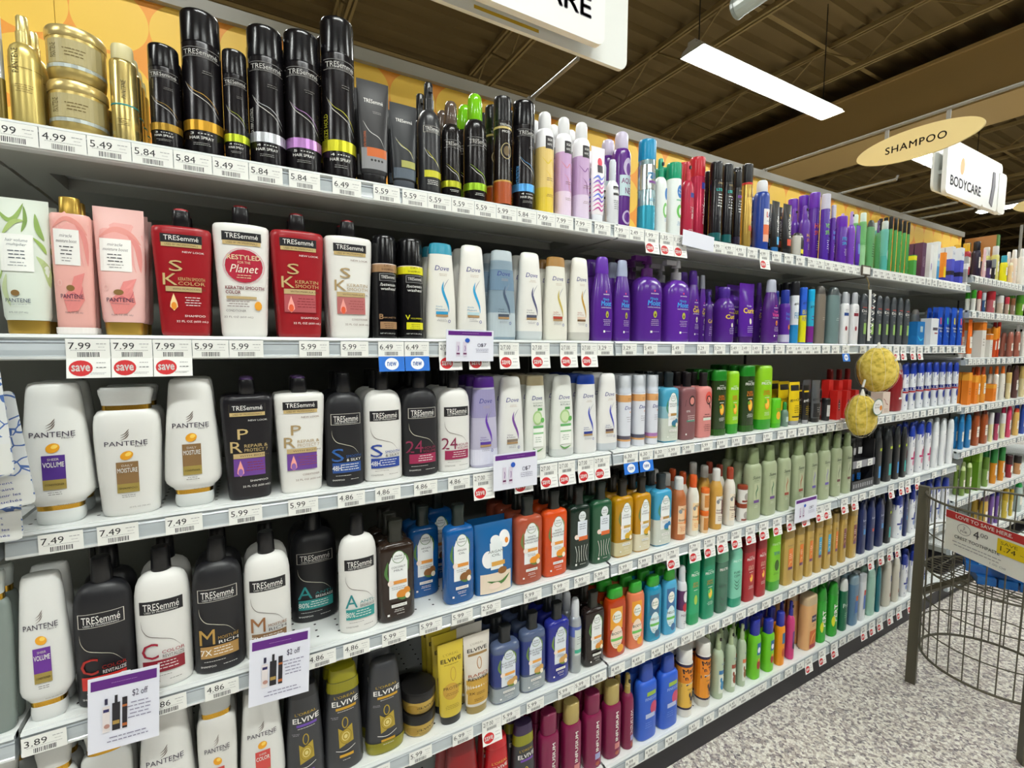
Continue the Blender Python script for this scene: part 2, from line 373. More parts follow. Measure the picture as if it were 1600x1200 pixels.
def shift(it, us):
    t = it[0]
    if t == 'R': return (t, max(-.97, it[1]+us), it[2], min(.97, it[3]+us))+it[4:]
    if t in 'OQL': return (t, it[1]+us)+it[2:]
    if t == 'T': return it[:2]+(it[2]+us,)+it[3:]
    if t == 'S': return it[:3]+([(a+us, b) for a, b in it[3]],)+it[4:]
    if t == 'P': return it[:2]+([(max(-.97, a+us), b) for a, b in it[2]],)+it[3:]
    return it
def smooth(pts, k=5):
    if len(pts) < 3: return pts
    out = []; P = [pts[0]]+pts+[pts[-1]]
    for i in range(1, len(P)-2):
        p0, p1, p2, p3 = P[i-1:i+3]
        for j in range(k):
            t = j/k; out.append(tuple(0.5*((2*p1[c])+(-p0[c]+p2[c])*t+(2*p0[c]-5*p1[c]+4*p2[c]-p3[c])*t*t+(-p0[c]+3*p1[c]-3*p2[c]+p3[c])*t**3) for c in (0, 1)))
    return out+[pts[-1]]

# ------------------------------------------------------------------ artwork macros
WT, BK, NV, GD = 'f2f1ec', '17161c', '1b2a6b', 'c3a465'
def tlogo(v, w=.8, dark=False, gold=True, h=.062, k=1.0, u=0):
    u1 = w
    fc = 'd8d4c8' if dark else '3a352e'; fh = h*(.04 if dark else .02)
    o = [('R', u-u1, v-h*.60, u+u1, v+h*.60, BK), ('R', u-u1, v+h*.60, u+u1, v+h*.60+fh, fc), ('R', u-u1, v-h*.60-fh, u+u1, v-h*.60, fc), ('R', u-u1-.025, v-h*.60-fh, u-u1, v+h*.60+fh, fc), ('R', u+u1, v-h*.60-fh, u+u1+.025, v+h*.60+fh, fc), ('T', 'TRESemm\u00e9', u, v+.004, w*.86, WT, {'h': h*.68})]
    if gold: o += [('R', u-u1, v-h*1.15, u+u1, v-h*.6, 'c9b079'), ('T', 'USED BY PROFESSIONALS', u, v-h*.87, w*.82, '4a3a1c', {'h': h*.26})]
    else: o += [('T', 'USED BY PROFESSIONALS', u, v-h*.42, w*.80, WT, {'h': h*.15})]
    return o
def tcan(col, word=None, n='4'):
    o = [('T', 'TRESemm\u00e9', 0, .70, .82, 'c8c6c2', {'h': .034}), ('R', -.9, .668, .9, .671, '8d8b88'), ('R', -.9, .728, .9, .731, '8d8b88'), ('T', 'USED BY PROFESSIONALS', 0, .677, .75, '8d8b88', {'h': .009}),
         ('S', 'd9d9d4', .035, [(-.8, .50), (-.55, .43), (-.1, .39), (.4, .35), (.8, .27)], 1), ('S', col, .035, [(-.75, .485), (-.4, .435), (.1, .41), (.5, .37), (.8, .31)], 1),
         ('L', .3, .575, .3, 2, .014, '77746f'), ('B', .165, .235, col, .3, .6), ('T', n+' \u2022\u2022\u2022\u2022\u2022', -.1, .142, .55, WT, {'h': .016}), ('T', 'HAIR SPRAY', -.1, .112, .6, WT, {'h': .02}), ('L', -.1, .075, .5, 2, .012, 'a8a6a2')]
    if word: o.append(('T', word, -.86, .3, .9, col if col != 'c9cbd0' else WT, {'rot': pi/2, 'h': .018}))
    return o
def ks(dark, extra, txt='KERATIN|SMOOTH', panel='b5555a', cond='SHAMPOO', drop='e8603c'):
    c = 'c9b079' if dark else 'a98f62'; w = WT if dark else '6e4a3a'; a, b = txt.split('|')
    return tlogo(.755, .66, gold=True, h=.055)+[('T', 'NEW LOOK', .38, .655, .36, w, {'h': .014}), ('T', 'K', -.42, .44, .24, c, {'h': .09}), ('T', 'S', -.22, .545, .22, c, {'h': .085}),
        ('T', a, .28, .445, .44, c, {'h': .026}), ('T', b, .28, .41, .44, c, {'h': .026}), ('R', -.58, .345, .6, .385, 'bfa777'), ('T', extra, .2, .365, .55, '5b4632', {'h': .014})]+ \
        ([('R', -.58, .20, .6, .342, panel), ('L', .24, .31, .38, 4, .022, '8e2f35' if dark else '96464a')] if panel else [('L', .3, .30, .3, 4, .02, w)])+ \
        [('P', 'f0a39a' if panel else 'f7d9a0', [(-.33, .33), (-.22, .26), (-.2, .225), (-.33, .195), (-.46, .225), (-.44, .26)]), ('O', -.33, .232, .09, .03, drop), ('T', cond, .35, .155, .34, w, {'h': .016}), ('T', '22 FL OZ (650 mL)', .25, .11, .52, w, {'h': .02})]
def t28(dark, big, l1, l2, col, panel, ptxt, cond, l2c=None):
    ln = 'd8d4c0' if dark else '5a4a44'; fg = WT if dark else '55504c'
    o = tlogo(.60, .74, dark=dark, gold=False, h=.075)
    o += [('S', ln, .028, [(-.74, .51), (-.70, .45), (-.5, .40), (-.1, .375), (.35, .345), (.66, .28)], 1), ('T', big, -.46, .285, .13*len(big)+.17, col, {'h': .115}), ('T', l1, .36, .268, .40, col, {'h': .024}), ('T', l2, .36, .236, .38, l2c or fg, {'h': .024}),
          ('R', -.74, .125, .74, .215, panel), ('L', .14, .195, .5, 3, .022, WT), ('T', ptxt, -.52, .168, .22, WT, {'h': .045}), ('L', -.2, .10, .5, 1, .012, fg), ('T', cond, -.45, .062, .3, fg, {'h': .013}), ('L', .4, .062, .3, 1, .013, fg)]
    return o
def pant(panel, txt, sub, v=0.0, gold='a08c45', logo='3d3648'):
    o = []
    for k in range(3): o.append(('S', '6b5c55', .035, [(-.16, .70+v-k*.018+.0), (-.02, .715+v-k*.018), (.06, .735+v-k*.018), (.1, .75+v-k*.018)], 1))
    o += [('T', 'PANTENE', 0, .64+v, .62, logo, {'h': .036}), ('T', 'PRO-V', .42, .612+v, .16, logo, {'h': .012}), ('O', 0, .545+v, .2, .032, 'e9a21f', .5), ('O', .05, .555+v, .1, .014, 'f7cf5d', .5),
          ('R', -.32, .255+v, .32, .495+v, panel), ('R', -.32, .255+v, .32, .325+v, gold), ('T', 'DAILY' if 'MOIST' in txt else 'SHEER', 0, .467+v, .16, 'ddd6cc', {'h': .016}), ('T', txt, 0, .43+v, .29, WT, {'h': .036, 'bold': .02}),
          ('T', sub, 0, .29+v, .26, '3c2f1a', {'h': .014}), ('L', 0, .235+v, .24, 2, .014, '4a4440'), ('T', '25.4 FL OZ (750 mL)', .3, .135+v, .3, '6e6863', {'h': .013})]
    return o
def dove(swo, txt, bar, col, sub='b08d62'):
    return [('T', 'Dove', -.06, .735, .46, '2a2f86', {'h': .05, 'shear': .25}), ('L', 0, .675, .28, 2, .016, 'b9a48c'), ('S', swo, .17, [(.03, .60), (-.06, .53), (.04, .46), (.28, .36), (.36, .28)], 1), ('S', '8a8f9c', .04, [(.38, .63), (.10, .56), (0, .50)], 1),
            ('S', swo, .05, [(-.06, .52), (.10, .42), (.30, .33), (.34, .27)], 1), ('T', txt.split('|')[0], -.28, .335, .2, col, {'h': .017}), ('T', txt.split('|')[1], -.2, .308, .3, col, {'h': .017}),
            ('R', -.5, .255, .28, .285, bar), ('R', -.5, .23, .28, .252, sub), ('L', -.12, .205, .34, 2, .016, '8a8790'), ('Q', .36, .185, .07, .014, .03, '4a4f9c')]
def auss(word, wcol, fruit, sub='SHAMPOO'):
    a, b = word.split('|')
    return [('O', .05, .585, .06, .012, 'e23b6d'), ('T', 'aussie', .05, .555, .3, 'e8dcf0', {'h': .017, 'bold': .02}), ('T', a, .0, .495, .3, wcol, {'h': .03, 'shear': .2, 'bold': .02}), ('T', b, .04, .445, .5, wcol, {'h': .062, 'bold': .03, 'shear': .1}),
            ('T', sub+' SHAMPOOING', .04, .395, .5, WT, {'h': .013}), ('O', .1, .315, .14, .04, fruit), ('O', .1, .307, .06, .018, '5a3a1a'), ('L', .1, .25, .38, 4, .02, 'cfc0dd'), ('R', -.25, .10, -.1, .125, WT), ('L', .2, .115, .3, 1, .012, 'cfc0dd')]
def herb(name, col, leaf='4c7a3a', fruit='d98a2c', band='e2953e', lab='eef1f0', bot=WT, sub='CONDITIONER'):
    l = name.split('|')
    return [('S', leaf, .16, [(-.55, .62), (-.66, .50), (-.5, .42)], 1), ('S', leaf, .12, [(.3, .69), (.52, .62), (.55, .5)], 1), ('R', -.5, .24, .52, .60, lab), ('P', lab, [(-.5, .59), (-.35, .66), (.4, .66), (.52, .59)]), ('O', .02, .655, .34, .062, lab), ('Q', .02, .655, .33, .06, .03, leaf),
            ('T', 'Herbal', .02, .668, .2, '3e3e3e', {'h': .02}), ('T', 'Essences', .02, .642, .24, '3e3e3e', {'h': .018})]+ \
        [('T', t, .02, .555-.032*i, .09*len(t)**.75, '4a4a52', {'h': .02}) for i, t in enumerate(l)]+ \
        [('R', -.3, .385, .46, .42, band), ('O', -.42, .402, .16, .03, 'f3e4d8'), ('L', .02, .355, .4, 2, .018, '77737a'), ('O', .18, .275, .3, .045, fruit), ('O', .45, .30, .2, .04, fruit), ('S', leaf, .14, [(-.1, .25), (.3, .23), (.7, .29)], 1), ('O', .5, .25, .14, .03, 'f4e8d4'),
         ('R', -.4, .155, .45, .185, bot), ('T', sub, .02, .17, .36, '2a2a2a', {'h': .014}), ('L', .02, .13, .34, 2, .017, bot), ('R', -.62, .075, -.5, .095, bot), ('L', .1, .085, .26, 1, .013, bot)]
def fru(c2='8fbe28', txt='SLEEK|& SHINE', tc='e07a1e', fruit='ef9a1f'):
    a, b = txt.split('|')
    return [('T', 'GARNIER', .1, .765, .36, WT, {'h': .014}), ('T', 'FRUCTIS', .1, .725, .66, WT, {'h': .04, 'bold': .02}), ('T', a, .12, .60, .46, tc, {'h': .034, 'bold': .02}), ('T', b, .12, .56, .5, tc, {'h': .034, 'bold': .02}), ('R', -.2, .50, .5, .507, WT), ('O', .2, .40, .36, .085, fruit), ('O', .2, .40, .26, .06, 'f8c548'), ('O', -.02, .44, .2, .03, c2, .6), ('L', .2, .27, .5, 3, .02, WT)]
def hs(c1='22358c', mid='b5333a', men=True):
    o = [('P', '2a3fa6', [(-.97, .66), (-.97, .80), (.9, .80), (.9, .795), (.3, .745)]), ('O', -.1, .645, .1, .018, '22358c', .5), ('T', 'head&', .05, .615, .36, '2d3a80', {'h': .018}), ('T', 'shoulders', .05, .59, .42, '2d3a80', {'h': .018})]
    if men: o += [('B', .42, .485, c1), ('T', 'MEN', .0, .452, .8, WT, {'h': .045, 'bold': .02}), ('B', .375, .41, mid), ('O', .1, .28, .5, .09, c1), ('R', -.5, .1, -.35, .12, c1)]
    else: o += [('R', -.6, .32, .7, .36, mid), ('O', .3, .40, .3, .09, mid), ('O', .1, .25, .35, .06, 'd98aa8' if mid != c1 else '7f95c9'), ('R', -.5, .1, -.35, .12, c1)]
    return o
def word(v, t, w, col, **k): return ('T', t, k.pop('u', 0), v, w, col, k)
# ------------------------------------------------------------------ the products
SKU = {}
def S(key, k, nm, desc, c, cap=None, art=None, **o):
    d = dict(k=k, nm=nm, desc=desc, c=c, art=art); d.update(o)
    if cap: d['cap'] = cap
    d.setdefault('cat', {'shampoo_bottle': 'shampoo', 'conditioner_bottle': 'conditioner', 'hair_spray_can': 'hair spray', 'spray_bottle': 'spray', 'tube': 'tube', 'squeeze_tube': 'tube', 'mousse_can': 'mousse',
                         'jar': 'jar', 'carton': 'box', 'pouch': 'pouch', 'dry_shampoo_can': 'dry shampoo', 'pump_bottle': 'pump bottle'}.get(nm, nm.replace('_', ' ')))
    SKU[key] = d
CAN, CB, SB, SPR, TU, MO = 'hair_spray_can', 'conditioner_bottle', 'shampoo_bottle', 'spray_bottle', 'squeeze_tube', 'mousse_can'
G = dict(r=.3, ckw=dict(metal=.6), kw=dict(metal=.6), cr=.28)
# ---- top shelf
S('silv', 'can', CAN, 'silver and olive spray can', 'b9bcc0', 'd8dadd', [('B', 0, .4, '6a5a20', .3, .5)], kw=dict(metal=.6))
S('gspray', 'spray', SPR, 'gold spray bottle with upright lettering', 'd2bd70', 'e2d08a', [('B', .50, .505, '8c6f22'), ('T', 'PANTENE', -.35, .56, .95, '5a4a1c', {'rot': pi/2, 'h': .05}), ('L', .1, .35, .6, 4, .02, '7c6424')], spout=0, **G)
S('gjar', 'tub', 'jar', 'round gold hair mask jar', 'd2ba72', 'ddc684', [('R', -.8, .28, .9, .72, 'b5a878'), ('B', .20, .27, 'b9c2bd', .3, .3), ('T', 'PANTENE', -.6, .5, .28, '55481e', {'rot': pi/2, 'h': .1}), ('L', .1, .55, .4, 3, .06, '6d5a22')], cat='jar', **G)
S('gcan', 'slim', CAN, 'gold can with a milky clear cap', 'cdb873', 'd9cf9c', [('T', 'PANTENE', .1, .52, .8, '4f4522', {'rot': pi/2, 'h': .04}), ('B', .36, .375, '1f8a8a'), ('L', 0, .22, .5, 4, .02, '7a6730')], kw=dict(metal=.8), r=.25, cr=.35)
for key, col, n, wd, dsc in [('tc0', 'a8832c', '3', None, 'short black can with thin gold curve'), ('tc1', 'c8962a', '3', None, 'tall black hair spray can with amber band'), ('tc2', 'b6c42a', '4', None, 'short black hair spray can with lime band'), ('tc3', 'c9cbd0', '4', 'EXTRA FIRM CONTROL', 'black hair spray can with silver band'),
                        ('tc4', 'b883c4', '5', None, 'black hair spray can with lilac band'), ('tc5', 'cdc92a', '4', 'FREEZE HOLD', 'tallest black hair spray can, yellow band'), ('tc6', '5aa6e6', '4', 'CLIMATE PROTECTION', 'black hair spray can with sky blue band')]:
    S(key, 'can', CAN, dsc, '1a171a', '111013', tcan(col, wd, n), r=.22, cr=.2, kw=dict(metal=.35))
S('tt1', 'tube', TU, 'black gel tube fading to grey, orange label', '2a292b', '1b1a1c', [('T', 'TRESemm\u00e9', 0, .80, .6, WT, {'h': .04}), ('L', .2, .70, .3, 2, .014, 'a09c98'), ('S', 'd9d9d4', .04, [(-.7, .6), (-.3, .5), (.3, .45), (.6, .36)], 1), ('R', -.8, .14, .8, .34, '8f8f92'), ('R', -.5, .26, .75, .345, 'd0682a'), ('T', 'EXTRA FIRM CONTROL', -.6, .42, .5, 'd0682a', {'rot': pi/2, 'h': .02}), ('T', '\u2022\u2022\u2022\u2022', .1, .225, .4, '2b2b2b')], r=.35)
S('tt2', 'tube', TU, 'black styling tube with pale yellow-green label', '26282c', '4b5058', [('T', 'TRESemm\u00e9', 0, .80, .6, WT, {'h': .04}), ('S', 'd9d9d4', .04, [(-.7, .6), (-.3, .5), (.3, .45), (.6, .36)], 1), ('S', 'c5c04a', .04, [(-.65, .57), (-.2, .5), (.4, .44), (.6, .37)], 1), ('R', -.8, .12, .8, .24, '55606c'), ('R', -.3, .25, .75, .33, 'a9a85a')], r=.35)
S('tsp', 'spray', SPR, 'matte black spray bottle with white logo box', '2c2c2f', '19191b', tlogo(.56, .72, dark=True, gold=False, h=.045)+[('S', 'd9d9d4', .05, [(-.7, .40), (-.4, .33), (.2, .29), (.8, .2)], 1), ('S', 'cdc92a', .05, [(-.6, .38), (0, .31), (.8, .23)], 1), ('R', -.7, .14, .9, .20, 'cdc92a'), ('L', 0, .11, .6, 3, .016, WT)], r=.3)
for key, cp, col, dsc in [('tm1', '5f5148', 'b6b92a', 'black mousse can with smoky brown cap'), ('tm2', '7cc81e', '9ac42a', 'black mousse can with bright green cap')]:
    S(key, 'mousse', MO, dsc, '1d1a1b', cp, [('T', 'TRESemm\u00e9', 0, .54, .8, 'bdbab6', {'h': .04}), ('R', -.9, .50, .9, .504, '8d8b88'), ('R', -.9, .575, .9, .579, '8d8b88'), ('S', 'd9d9d4', .05, [(-.8, .32), (-.3, .26), (.3, .22), (.8, .12)], 1), ('S', col, .05, [(-.8, .34), (-.2, .28), (.4, .24), (.8, .16)], 1), ('B', .10, .165, col, .3, .5), ('L', 0, .07, .5, 2, .014, WT)], r=.22, cr=.15, kw=dict(metal=.3))
S('toil', 'can', CAN, 'black spray can shading to orange at base', '1b1513', '121012', [('B', .70, .72, 'c9b36a'), ('T', 'TRESemm\u00e9', 0, .735, .7, WT, {'h': .02}), ('T', 'MICRO', 0, .675, .5, WT, {'h': .02}), ('Q', 0, .50, .6, .07, .08, 'b9a878'), ('O', 0, .50, .36, .045, '6d5a3a'), ('B', .02, .22, 'a84a14'), ('B', .22, .235, 'c9a24a')], r=.22)
for key, b, c1, c2, dsc in [('sg1', 'e6c877', 'f0e2b0', 'e2c53a', 'white-shouldered dry shampoo can in honey yellow'), ('sg2', 'c9a3cf', 'e6d2e8', 'd98c9c', 'lilac and pink clouded dry shampoo can'), ('sg3', 'c9a8d0', 'dfcfe6', '8b5a9c', 'mauve marbled dry shampoo can')]:
    S(key, 'aero', 'dry_shampoo_can', dsc, 'eeedf0', 'e4e4e6', [('B', .01, .64, b), ('B', .01, .25, c1 if key != 'sg1' else c2), ('R', -.45, .625, .55, .745, '2a2528'), ('T', 'SGX', .05, .71, .3, WT, {'h': .022}), ('T', 'NYC', .05, .665, .3, WT, {'h': .022}), ('S', c2, .12, [(-.8, .55), (-.2, .48), (.3, .52), (.8, .4)], 1), ('S', c2, .08, [(-.5, .42), (.1, .36), (.2, .28), (.7, .22)], 1), ('L', .1, .34, .5, 2, .02, '8a6a55'), ('L', .1, .18, .5, 2, .016, '8a6a55')], r=.35, cr=.4)
S('sgt', 'tube', TU, 'white and magenta marbled cream tube', 'f3eef2', 'e9ecf2', [('O', .2, .80, .35, .06, 'e2465a'), ('R', -.2, .66, .6, .76, '3a2f38')]+[('S', ['c24a9a', 'd873b0', '8a5ac8', '5f7ae0'][i % 4], .22, [(-.85, .14+i*.06), (-.2, .19+i*.06), (.3, .15+i*.06), (.85, .21+i*.06)], 1) for i in range(8)])
S('sgs', 'minis', SPR, 'small white spray bottle with black square', 'e8eaee', 'c9d0d8', [('R', -.5, .44, .55, .58, '2a2528'), ('T', 'SGX', .02, .54, .4, WT, {'h': .025}), ('T', 'NYC', .02, .485, .4, WT, {'h': .025}), ('L', 0, .36, .5, 5, .03, '6a6f78')], r=.2)
S('aqua', 'aero', CAN, 'violet can with pearly rounded cap', '5f2a86', 'cfc6dc', [('O', .15, .64, .6, .09, 'cdbfdc'), ('O', .15, .62, .3, .06, '7a4f9c'), ('R', -.75, .36, .9, .56, 'cfe6ec'), ('T', 'AQUA', .1, .50, .72, '7a2a6a', {'h': .06, 'bold': .02}), ('T', 'NET', .25, .41, .5, '7a2a6a', {'h': .06, 'bold': .02}), ('O', .1, .15, .6, .07, 'cbb8dc'), ('O', .1, .15, .42, .05, '6a2f90')], r=.25)
S('rave', 'can', CAN, 'silver-teal can with bright blue cap', 'a9c6cc', '1a92c4', [('B', .0, .28, '3aa9c4', .25, .5), ('B', .45, .72, 'c2c9c8', .2, .8), ('T', 'rave', .1, .60, .85, '2a6f9c', {'h': .075, 'shear': .3, 'bold': .04}), ('R', -.5, .52, .7, .545, '7a3f8c'), ('L', .1, .35, .6, 2, .02, '2a6f9c')], kw=dict(metal=.7), r=.2)
S('gsp', 'spray', SPR, 'white spray bottle with green nozzle', 'e9efec', '179a74', [('O', .4, .52, .42, .08, '2a78c4'), ('O', .2, .30, .5, .1, '7cc46a'), ('O', .25, .30, .3, .06, 'e9f3ec'), ('L', .3, .2, .4, 3, .02, '5a8ac8')])
S('gca', 'can', CAN, 'white can with green cap', 'e9efec', '149a70', [('O', .2, .60, .5, .09, '2a78c4'), ('T', 'White', .2, .62, .3, WT, {'h': .03}), ('T', 'Rain', .2, .58, .3, WT, {'h': .03}), ('R', -.4, .47, .7, .49, '8cc8a8'), ('O', .2, .33, .55, .09, '6cc05a'), ('O', .3, .33, .3, .05, 'e9f3ec'), ('L', .2, .18, .5, 3, .02, '5a8ac8')])
S('rsp', 'spray', SPR, 'small crimson spray bottle', 'b42040', 'c22a3c', [('R', -.3, .52, .8, .58, '2a3a8c'), ('T', 'max hold', .1, .32, .9, WT, {'rot': pi/2, 'h': .07}), ('L', .1, .1, .6, 2, .02, WT)])
S('rca', 'can', CAN, 'crimson hair spray can with red cap', 'b82a4a', 'c02030', [('R', -.2, .63, .8, .70, '3a3f9c'), ('T', 'max hold', .2, .34, 1.2, 'e8c8d0', {'rot': pi/2, 'h': .05})], r=.22, kw=dict(metal=.3))
for key, t, tc, dsc in [('lk1', 'LOCK IT', '2ad0c4', 'black can lettered turquoise, weather control'), ('lk2', 'LOCK IT', '2ad0c4', 'black can lettered turquoise, bold control'), ('lk3', 'BOOST', '9a4ad0', 'black can with violet and white lettering')]:
    S(key, 'can', CAN, dsc, '16151a', '101014', [('T', 'L\u2019OREAL', 0, .73, .5, 'c9b079', {'h': .02}), ('T', t, 0, .65, .7, tc, {'h': .035, 'bold': .02}), ('L', 0, .59, .6, 5, .035, WT), ('B', .02, .12, '0e5a5c' if key != 'lk3' else '221a30')], r=.22)
S('elng', 'can', CAN, 'gold can with black cap and red ring', 'c8a552', '121114', [('B', .75, .78, 'c02a2a'), ('T', 'L\u2019OREAL', 0, .72, .5, '5a4420', {'h': .02}), ('T', 'ELNETT', .05, .62, .8, '6a4a1a', {'h': .035}), ('S', '9a7428', .15, [(-.5, .5), (0, .42), (.4, .46), (.6, .3)], 1), ('R', -.4, .2, .5, .26, 'b8482a')], kw=dict(metal=.6), r=.25)
S('lab', 'aero', 'gel_bottle', 'royal blue bottle with white and orange label', '1f3f96', 'e6e8ee', [('R', -.6, .12, .9, .58, 'e8e6e6'), ('R', -.6, .12, .9, .36, 'e8784a'), ('R', -.6, .12, .9, .22, 'eeb49a'), ('T', 'L', -.05, .50, .2, 'd03a2a', {'h': .08, 'bold': .03}), ('T', 'A', .3, .50, .3, '2a4a9c', {'h': .08, 'bold': .03}), ('L', .15, .41, .5, 1, .02, '2a4a9c')], cat='hair gel')
S('st1', 'tube', TU, 'black gel tube with blue foot', '15161a', '2a6aa8', [('T', 'studio', .2, .55, 1.3, WT, {'rot': pi/2-.1, 'h': .07, 'bold': .02}), ('R', -.1, .15, .7, .3, '5ab4e8')])
S('st2', 'tube', TU, 'black gel tube with red label', '17161a', '2a2a2c', [('T', 'STUDIO', .2, .52, 1.3, WT, {'rot': pi/2, 'h': .08, 'bold': .02}), ('O', .4, .78, .15, .03, 'f0c02a'), ('R', -.4, .17, .7, .3, 'd84a2a')])
S('bky', 'rnd', 'gel_bottle', 'squat black and white bottle, yellow stripe', 'c4c2ba', '1d1c1c', [('R', -.1, .02, 1, .8, '1d1c1c'), ('R', -.1, .12, .9, .3, 'e8d82a')], cat='hair gel')
PU = '5d2ca0'
S('pu1', 'can', CAN, 'purple spray can behind the black tubes', PU, '6a2fae')
S('pu2', 'spray', SPR, 'purple spray bottle with yellow lettering', '5a2a9a', '6f3fb0', [('T', 'Hair', .2, .42, .7, 'f2c02a', {'h': .06}), ('T', 'ZERO', .2, .33, .7, 'f08a2a', {'h': .05}), ('L', .2, .25, .5, 4, .03, 'e8e0f0')])
for key, tc, t1, dsc in [('pu3', 'e85a4a', 'HAIR', 'wide purple can with coral lettering'), ('pu4', '8ad84a', 'VOLU', 'purple can with clear cap and green lettering'), ('pu5', '5a8ae8', 'Instant', 'purple can with blue lettering'), ('pu6', '4aa8e8', 'FREEZE', 'short purple can with icy blue lettering')]:
    S(key, 'can', CAN, dsc, '4f2a9c' if key == 'pu4' else '5d2ca0', 'c9c6d8' if key in ('pu4', 'pu5') else '6a2fb0', [('L', .2, .72, .4, 1, .02, 'e0a0c0'), ('T', t1, .1, .52, .85, tc, {'h': .07, 'bold': .02}), ('T', 'SPRAY', .1, .42, .85, tc, {'h': .06, 'bold': .02}), ('L', .2, .3, .6, 5, .03, 'e8e0f0')], r=.25)
S('pu7', 'spray', SPR, 'purple pump spray with pale nozzle', '7a44b8', 'b090d0', [('O', .1, .62, .2, .02, 'e04a7a'), ('L', .1, .45, .6, 5, .04, 'b8a0d8')])
S('pu8', 'tube', TU, 'small violet styling tube', '5a2aa8', '4a2a90', [('R', -.4, .3, .7, .55, '6a8ac8')])
S('gr1', 'slim', SPR, 'clear green spray with transparent cap', '7ac87a', 'd6e8d8', [('B', .0, .4, '9ad098'), ('L', .1, .5, .5, 5, .03, '3a6a4a')], kw=dict(trans=.3))
S('gr2', 'rnd', 'gel_bottle', 'green gel bottle with black flip lid', '6fb878', '1c2420', [('L', .1, .5, .5, 6, .05, '23432c')], cat='hair gel', kw=dict(trans=.3))
S('gr3', 'spray', SPR, 'green spray bottle with plum nozzle', '58a868', '5a3a7a', [('L', .1, .5, .5, 5, .03, 'd0e8d0')], kw=dict(trans=.3))
S('gr4', 'slim', MO, 'mint and teal can with clear dome cap', '6cc0b4', 'd8e6e2', [('B', .0, .3, '58b8b0'), ('O', .3, .32, .5, .1, 'dcefe8'), ('L', .2, .6, .5, 3, .03, '2a5a50')])
S('gr5', 'can', CAN, 'slender green can with black cap', '5cae62', '16181a', [('O', .2, .55, .3, .03, 'e08a3a'), ('O', .2, .12, .3, .025, 'e08a3a'), ('L', .2, .7, .4, 1, .02, 'e8f0e0')], r=.2, kw=dict(metal=.2))
S('bx1', 'box', 'carton', 'small green and yellow carton', '4aa04a', None, [('B', .75, .96, 'e6e02a')], dr=.8)
S('bx2', 'box', 'carton', 'plum hair colour carton with vertical lettering', '56304e', None, [('T', 'SMOOTH', 0, .45, 1.2, 'b8a0b0', {'rot': pi/2, 'h': .12})], dr=.8)
S('bx3', 'box', 'carton', 'white carton with a mauve oval', 'e4e6e4', None, [('O', 0, .35, .35, .11, '9a86b8')], dr=.8)
S('bx4', 'box', 'carton', 'white carton shading to blue', 'dfe6ea', None, [('R', -1, 0, 1, .35, '3a8ec4'), ('R', -1, .35, 1, .5, '8cc0dc'), ('O', 0, .62, .3, .07, '2a5ac0')], dr=.8)
S('bx5', 'box', 'carton', 'orange and yellow carton', 'e88a1c', None, [('R', -1, .1, 1, .5, 'f0cc1c'), ('B', 0, .12, '2a2fa0')], dr=.8)
S('bx6', 'box', 'carton', 'blue and white carton', '4a52c4', None, [('B', .65, 1.0, 'dfe4ea'), ('B', .2, .32, '23243c'), ('T', 'Tate', 0, .82, .6, '4a5a9c', {'h': .08})], dr=.8)
S('bx7', 'box', 'carton', 'grey and white carton at the shelf end', '9a9c9c', None, [('B', .55, .75, 'e6e8e6'), ('B', .0, .08, 'e6e8e6')], dr=.8)
# ---- second shelf
S('ntg', 'tube', TU, 'white conditioner tube printed with green leaves', 'dfe8dc', 'b5933f', [('S', '9cba68', .30, [(-.95, .80), (-.8, .6), (-.85, .4)], 1), ('S', 'b9cc90', .25, [(.5, .58), (.8, .5), (.9, .35)], 1), ('S', 'c3d2a2', .2, [(-.6, .44), (-.7, .32), (-.5, .2)], 1), ('S', '7a9a4a', .16, [(.1, .95), (.15, .84), (.0, .75)], 1), ('S', '8fae5a', .22, [(-.9, .92), (-.5, .84), (-.2, .86), (.1, .97)], 1), ('S', 'a8c070', .22, [(-.7, .72), (-.3, .82), (.1, .84)], 1), ('S', '8fae5a', .22, [(.5, .9), (.6, .78), (.8, .7)], 1), ('S', '9ab85a', .16, [(.4, .72), (.7, .66), (.85, .6)], 1), ('R', -.78, .46, .42, .735, 'f1f3ee'), ('T', 'hair volume', -.18, .69, .40, '7a8288', {'h': .022, 'shear': .3}), ('T', 'multiplier', -.18, .655, .36, '7a8288', {'h': .026, 'shear': .3}), ('L', -.18, .61, .34, 3, .026, '4a5260'), ('L', -.18, .525, .34, 2, .022, '9aa0a4'),
   ('O', -.3, .30, .16, .022, '8a6a3a'), ('T', 'PANTENE', -.22, .245, .46, '2a3a5a', {'h': .028}), ('L', -.22, .215, .4, 1, .012, '8a9298'), ('T', '8 FL OZ (237 mL)', -.22, .155, .34, '5a6268', {'h': .016})], cr=.3, ckw=dict(metal=.6))
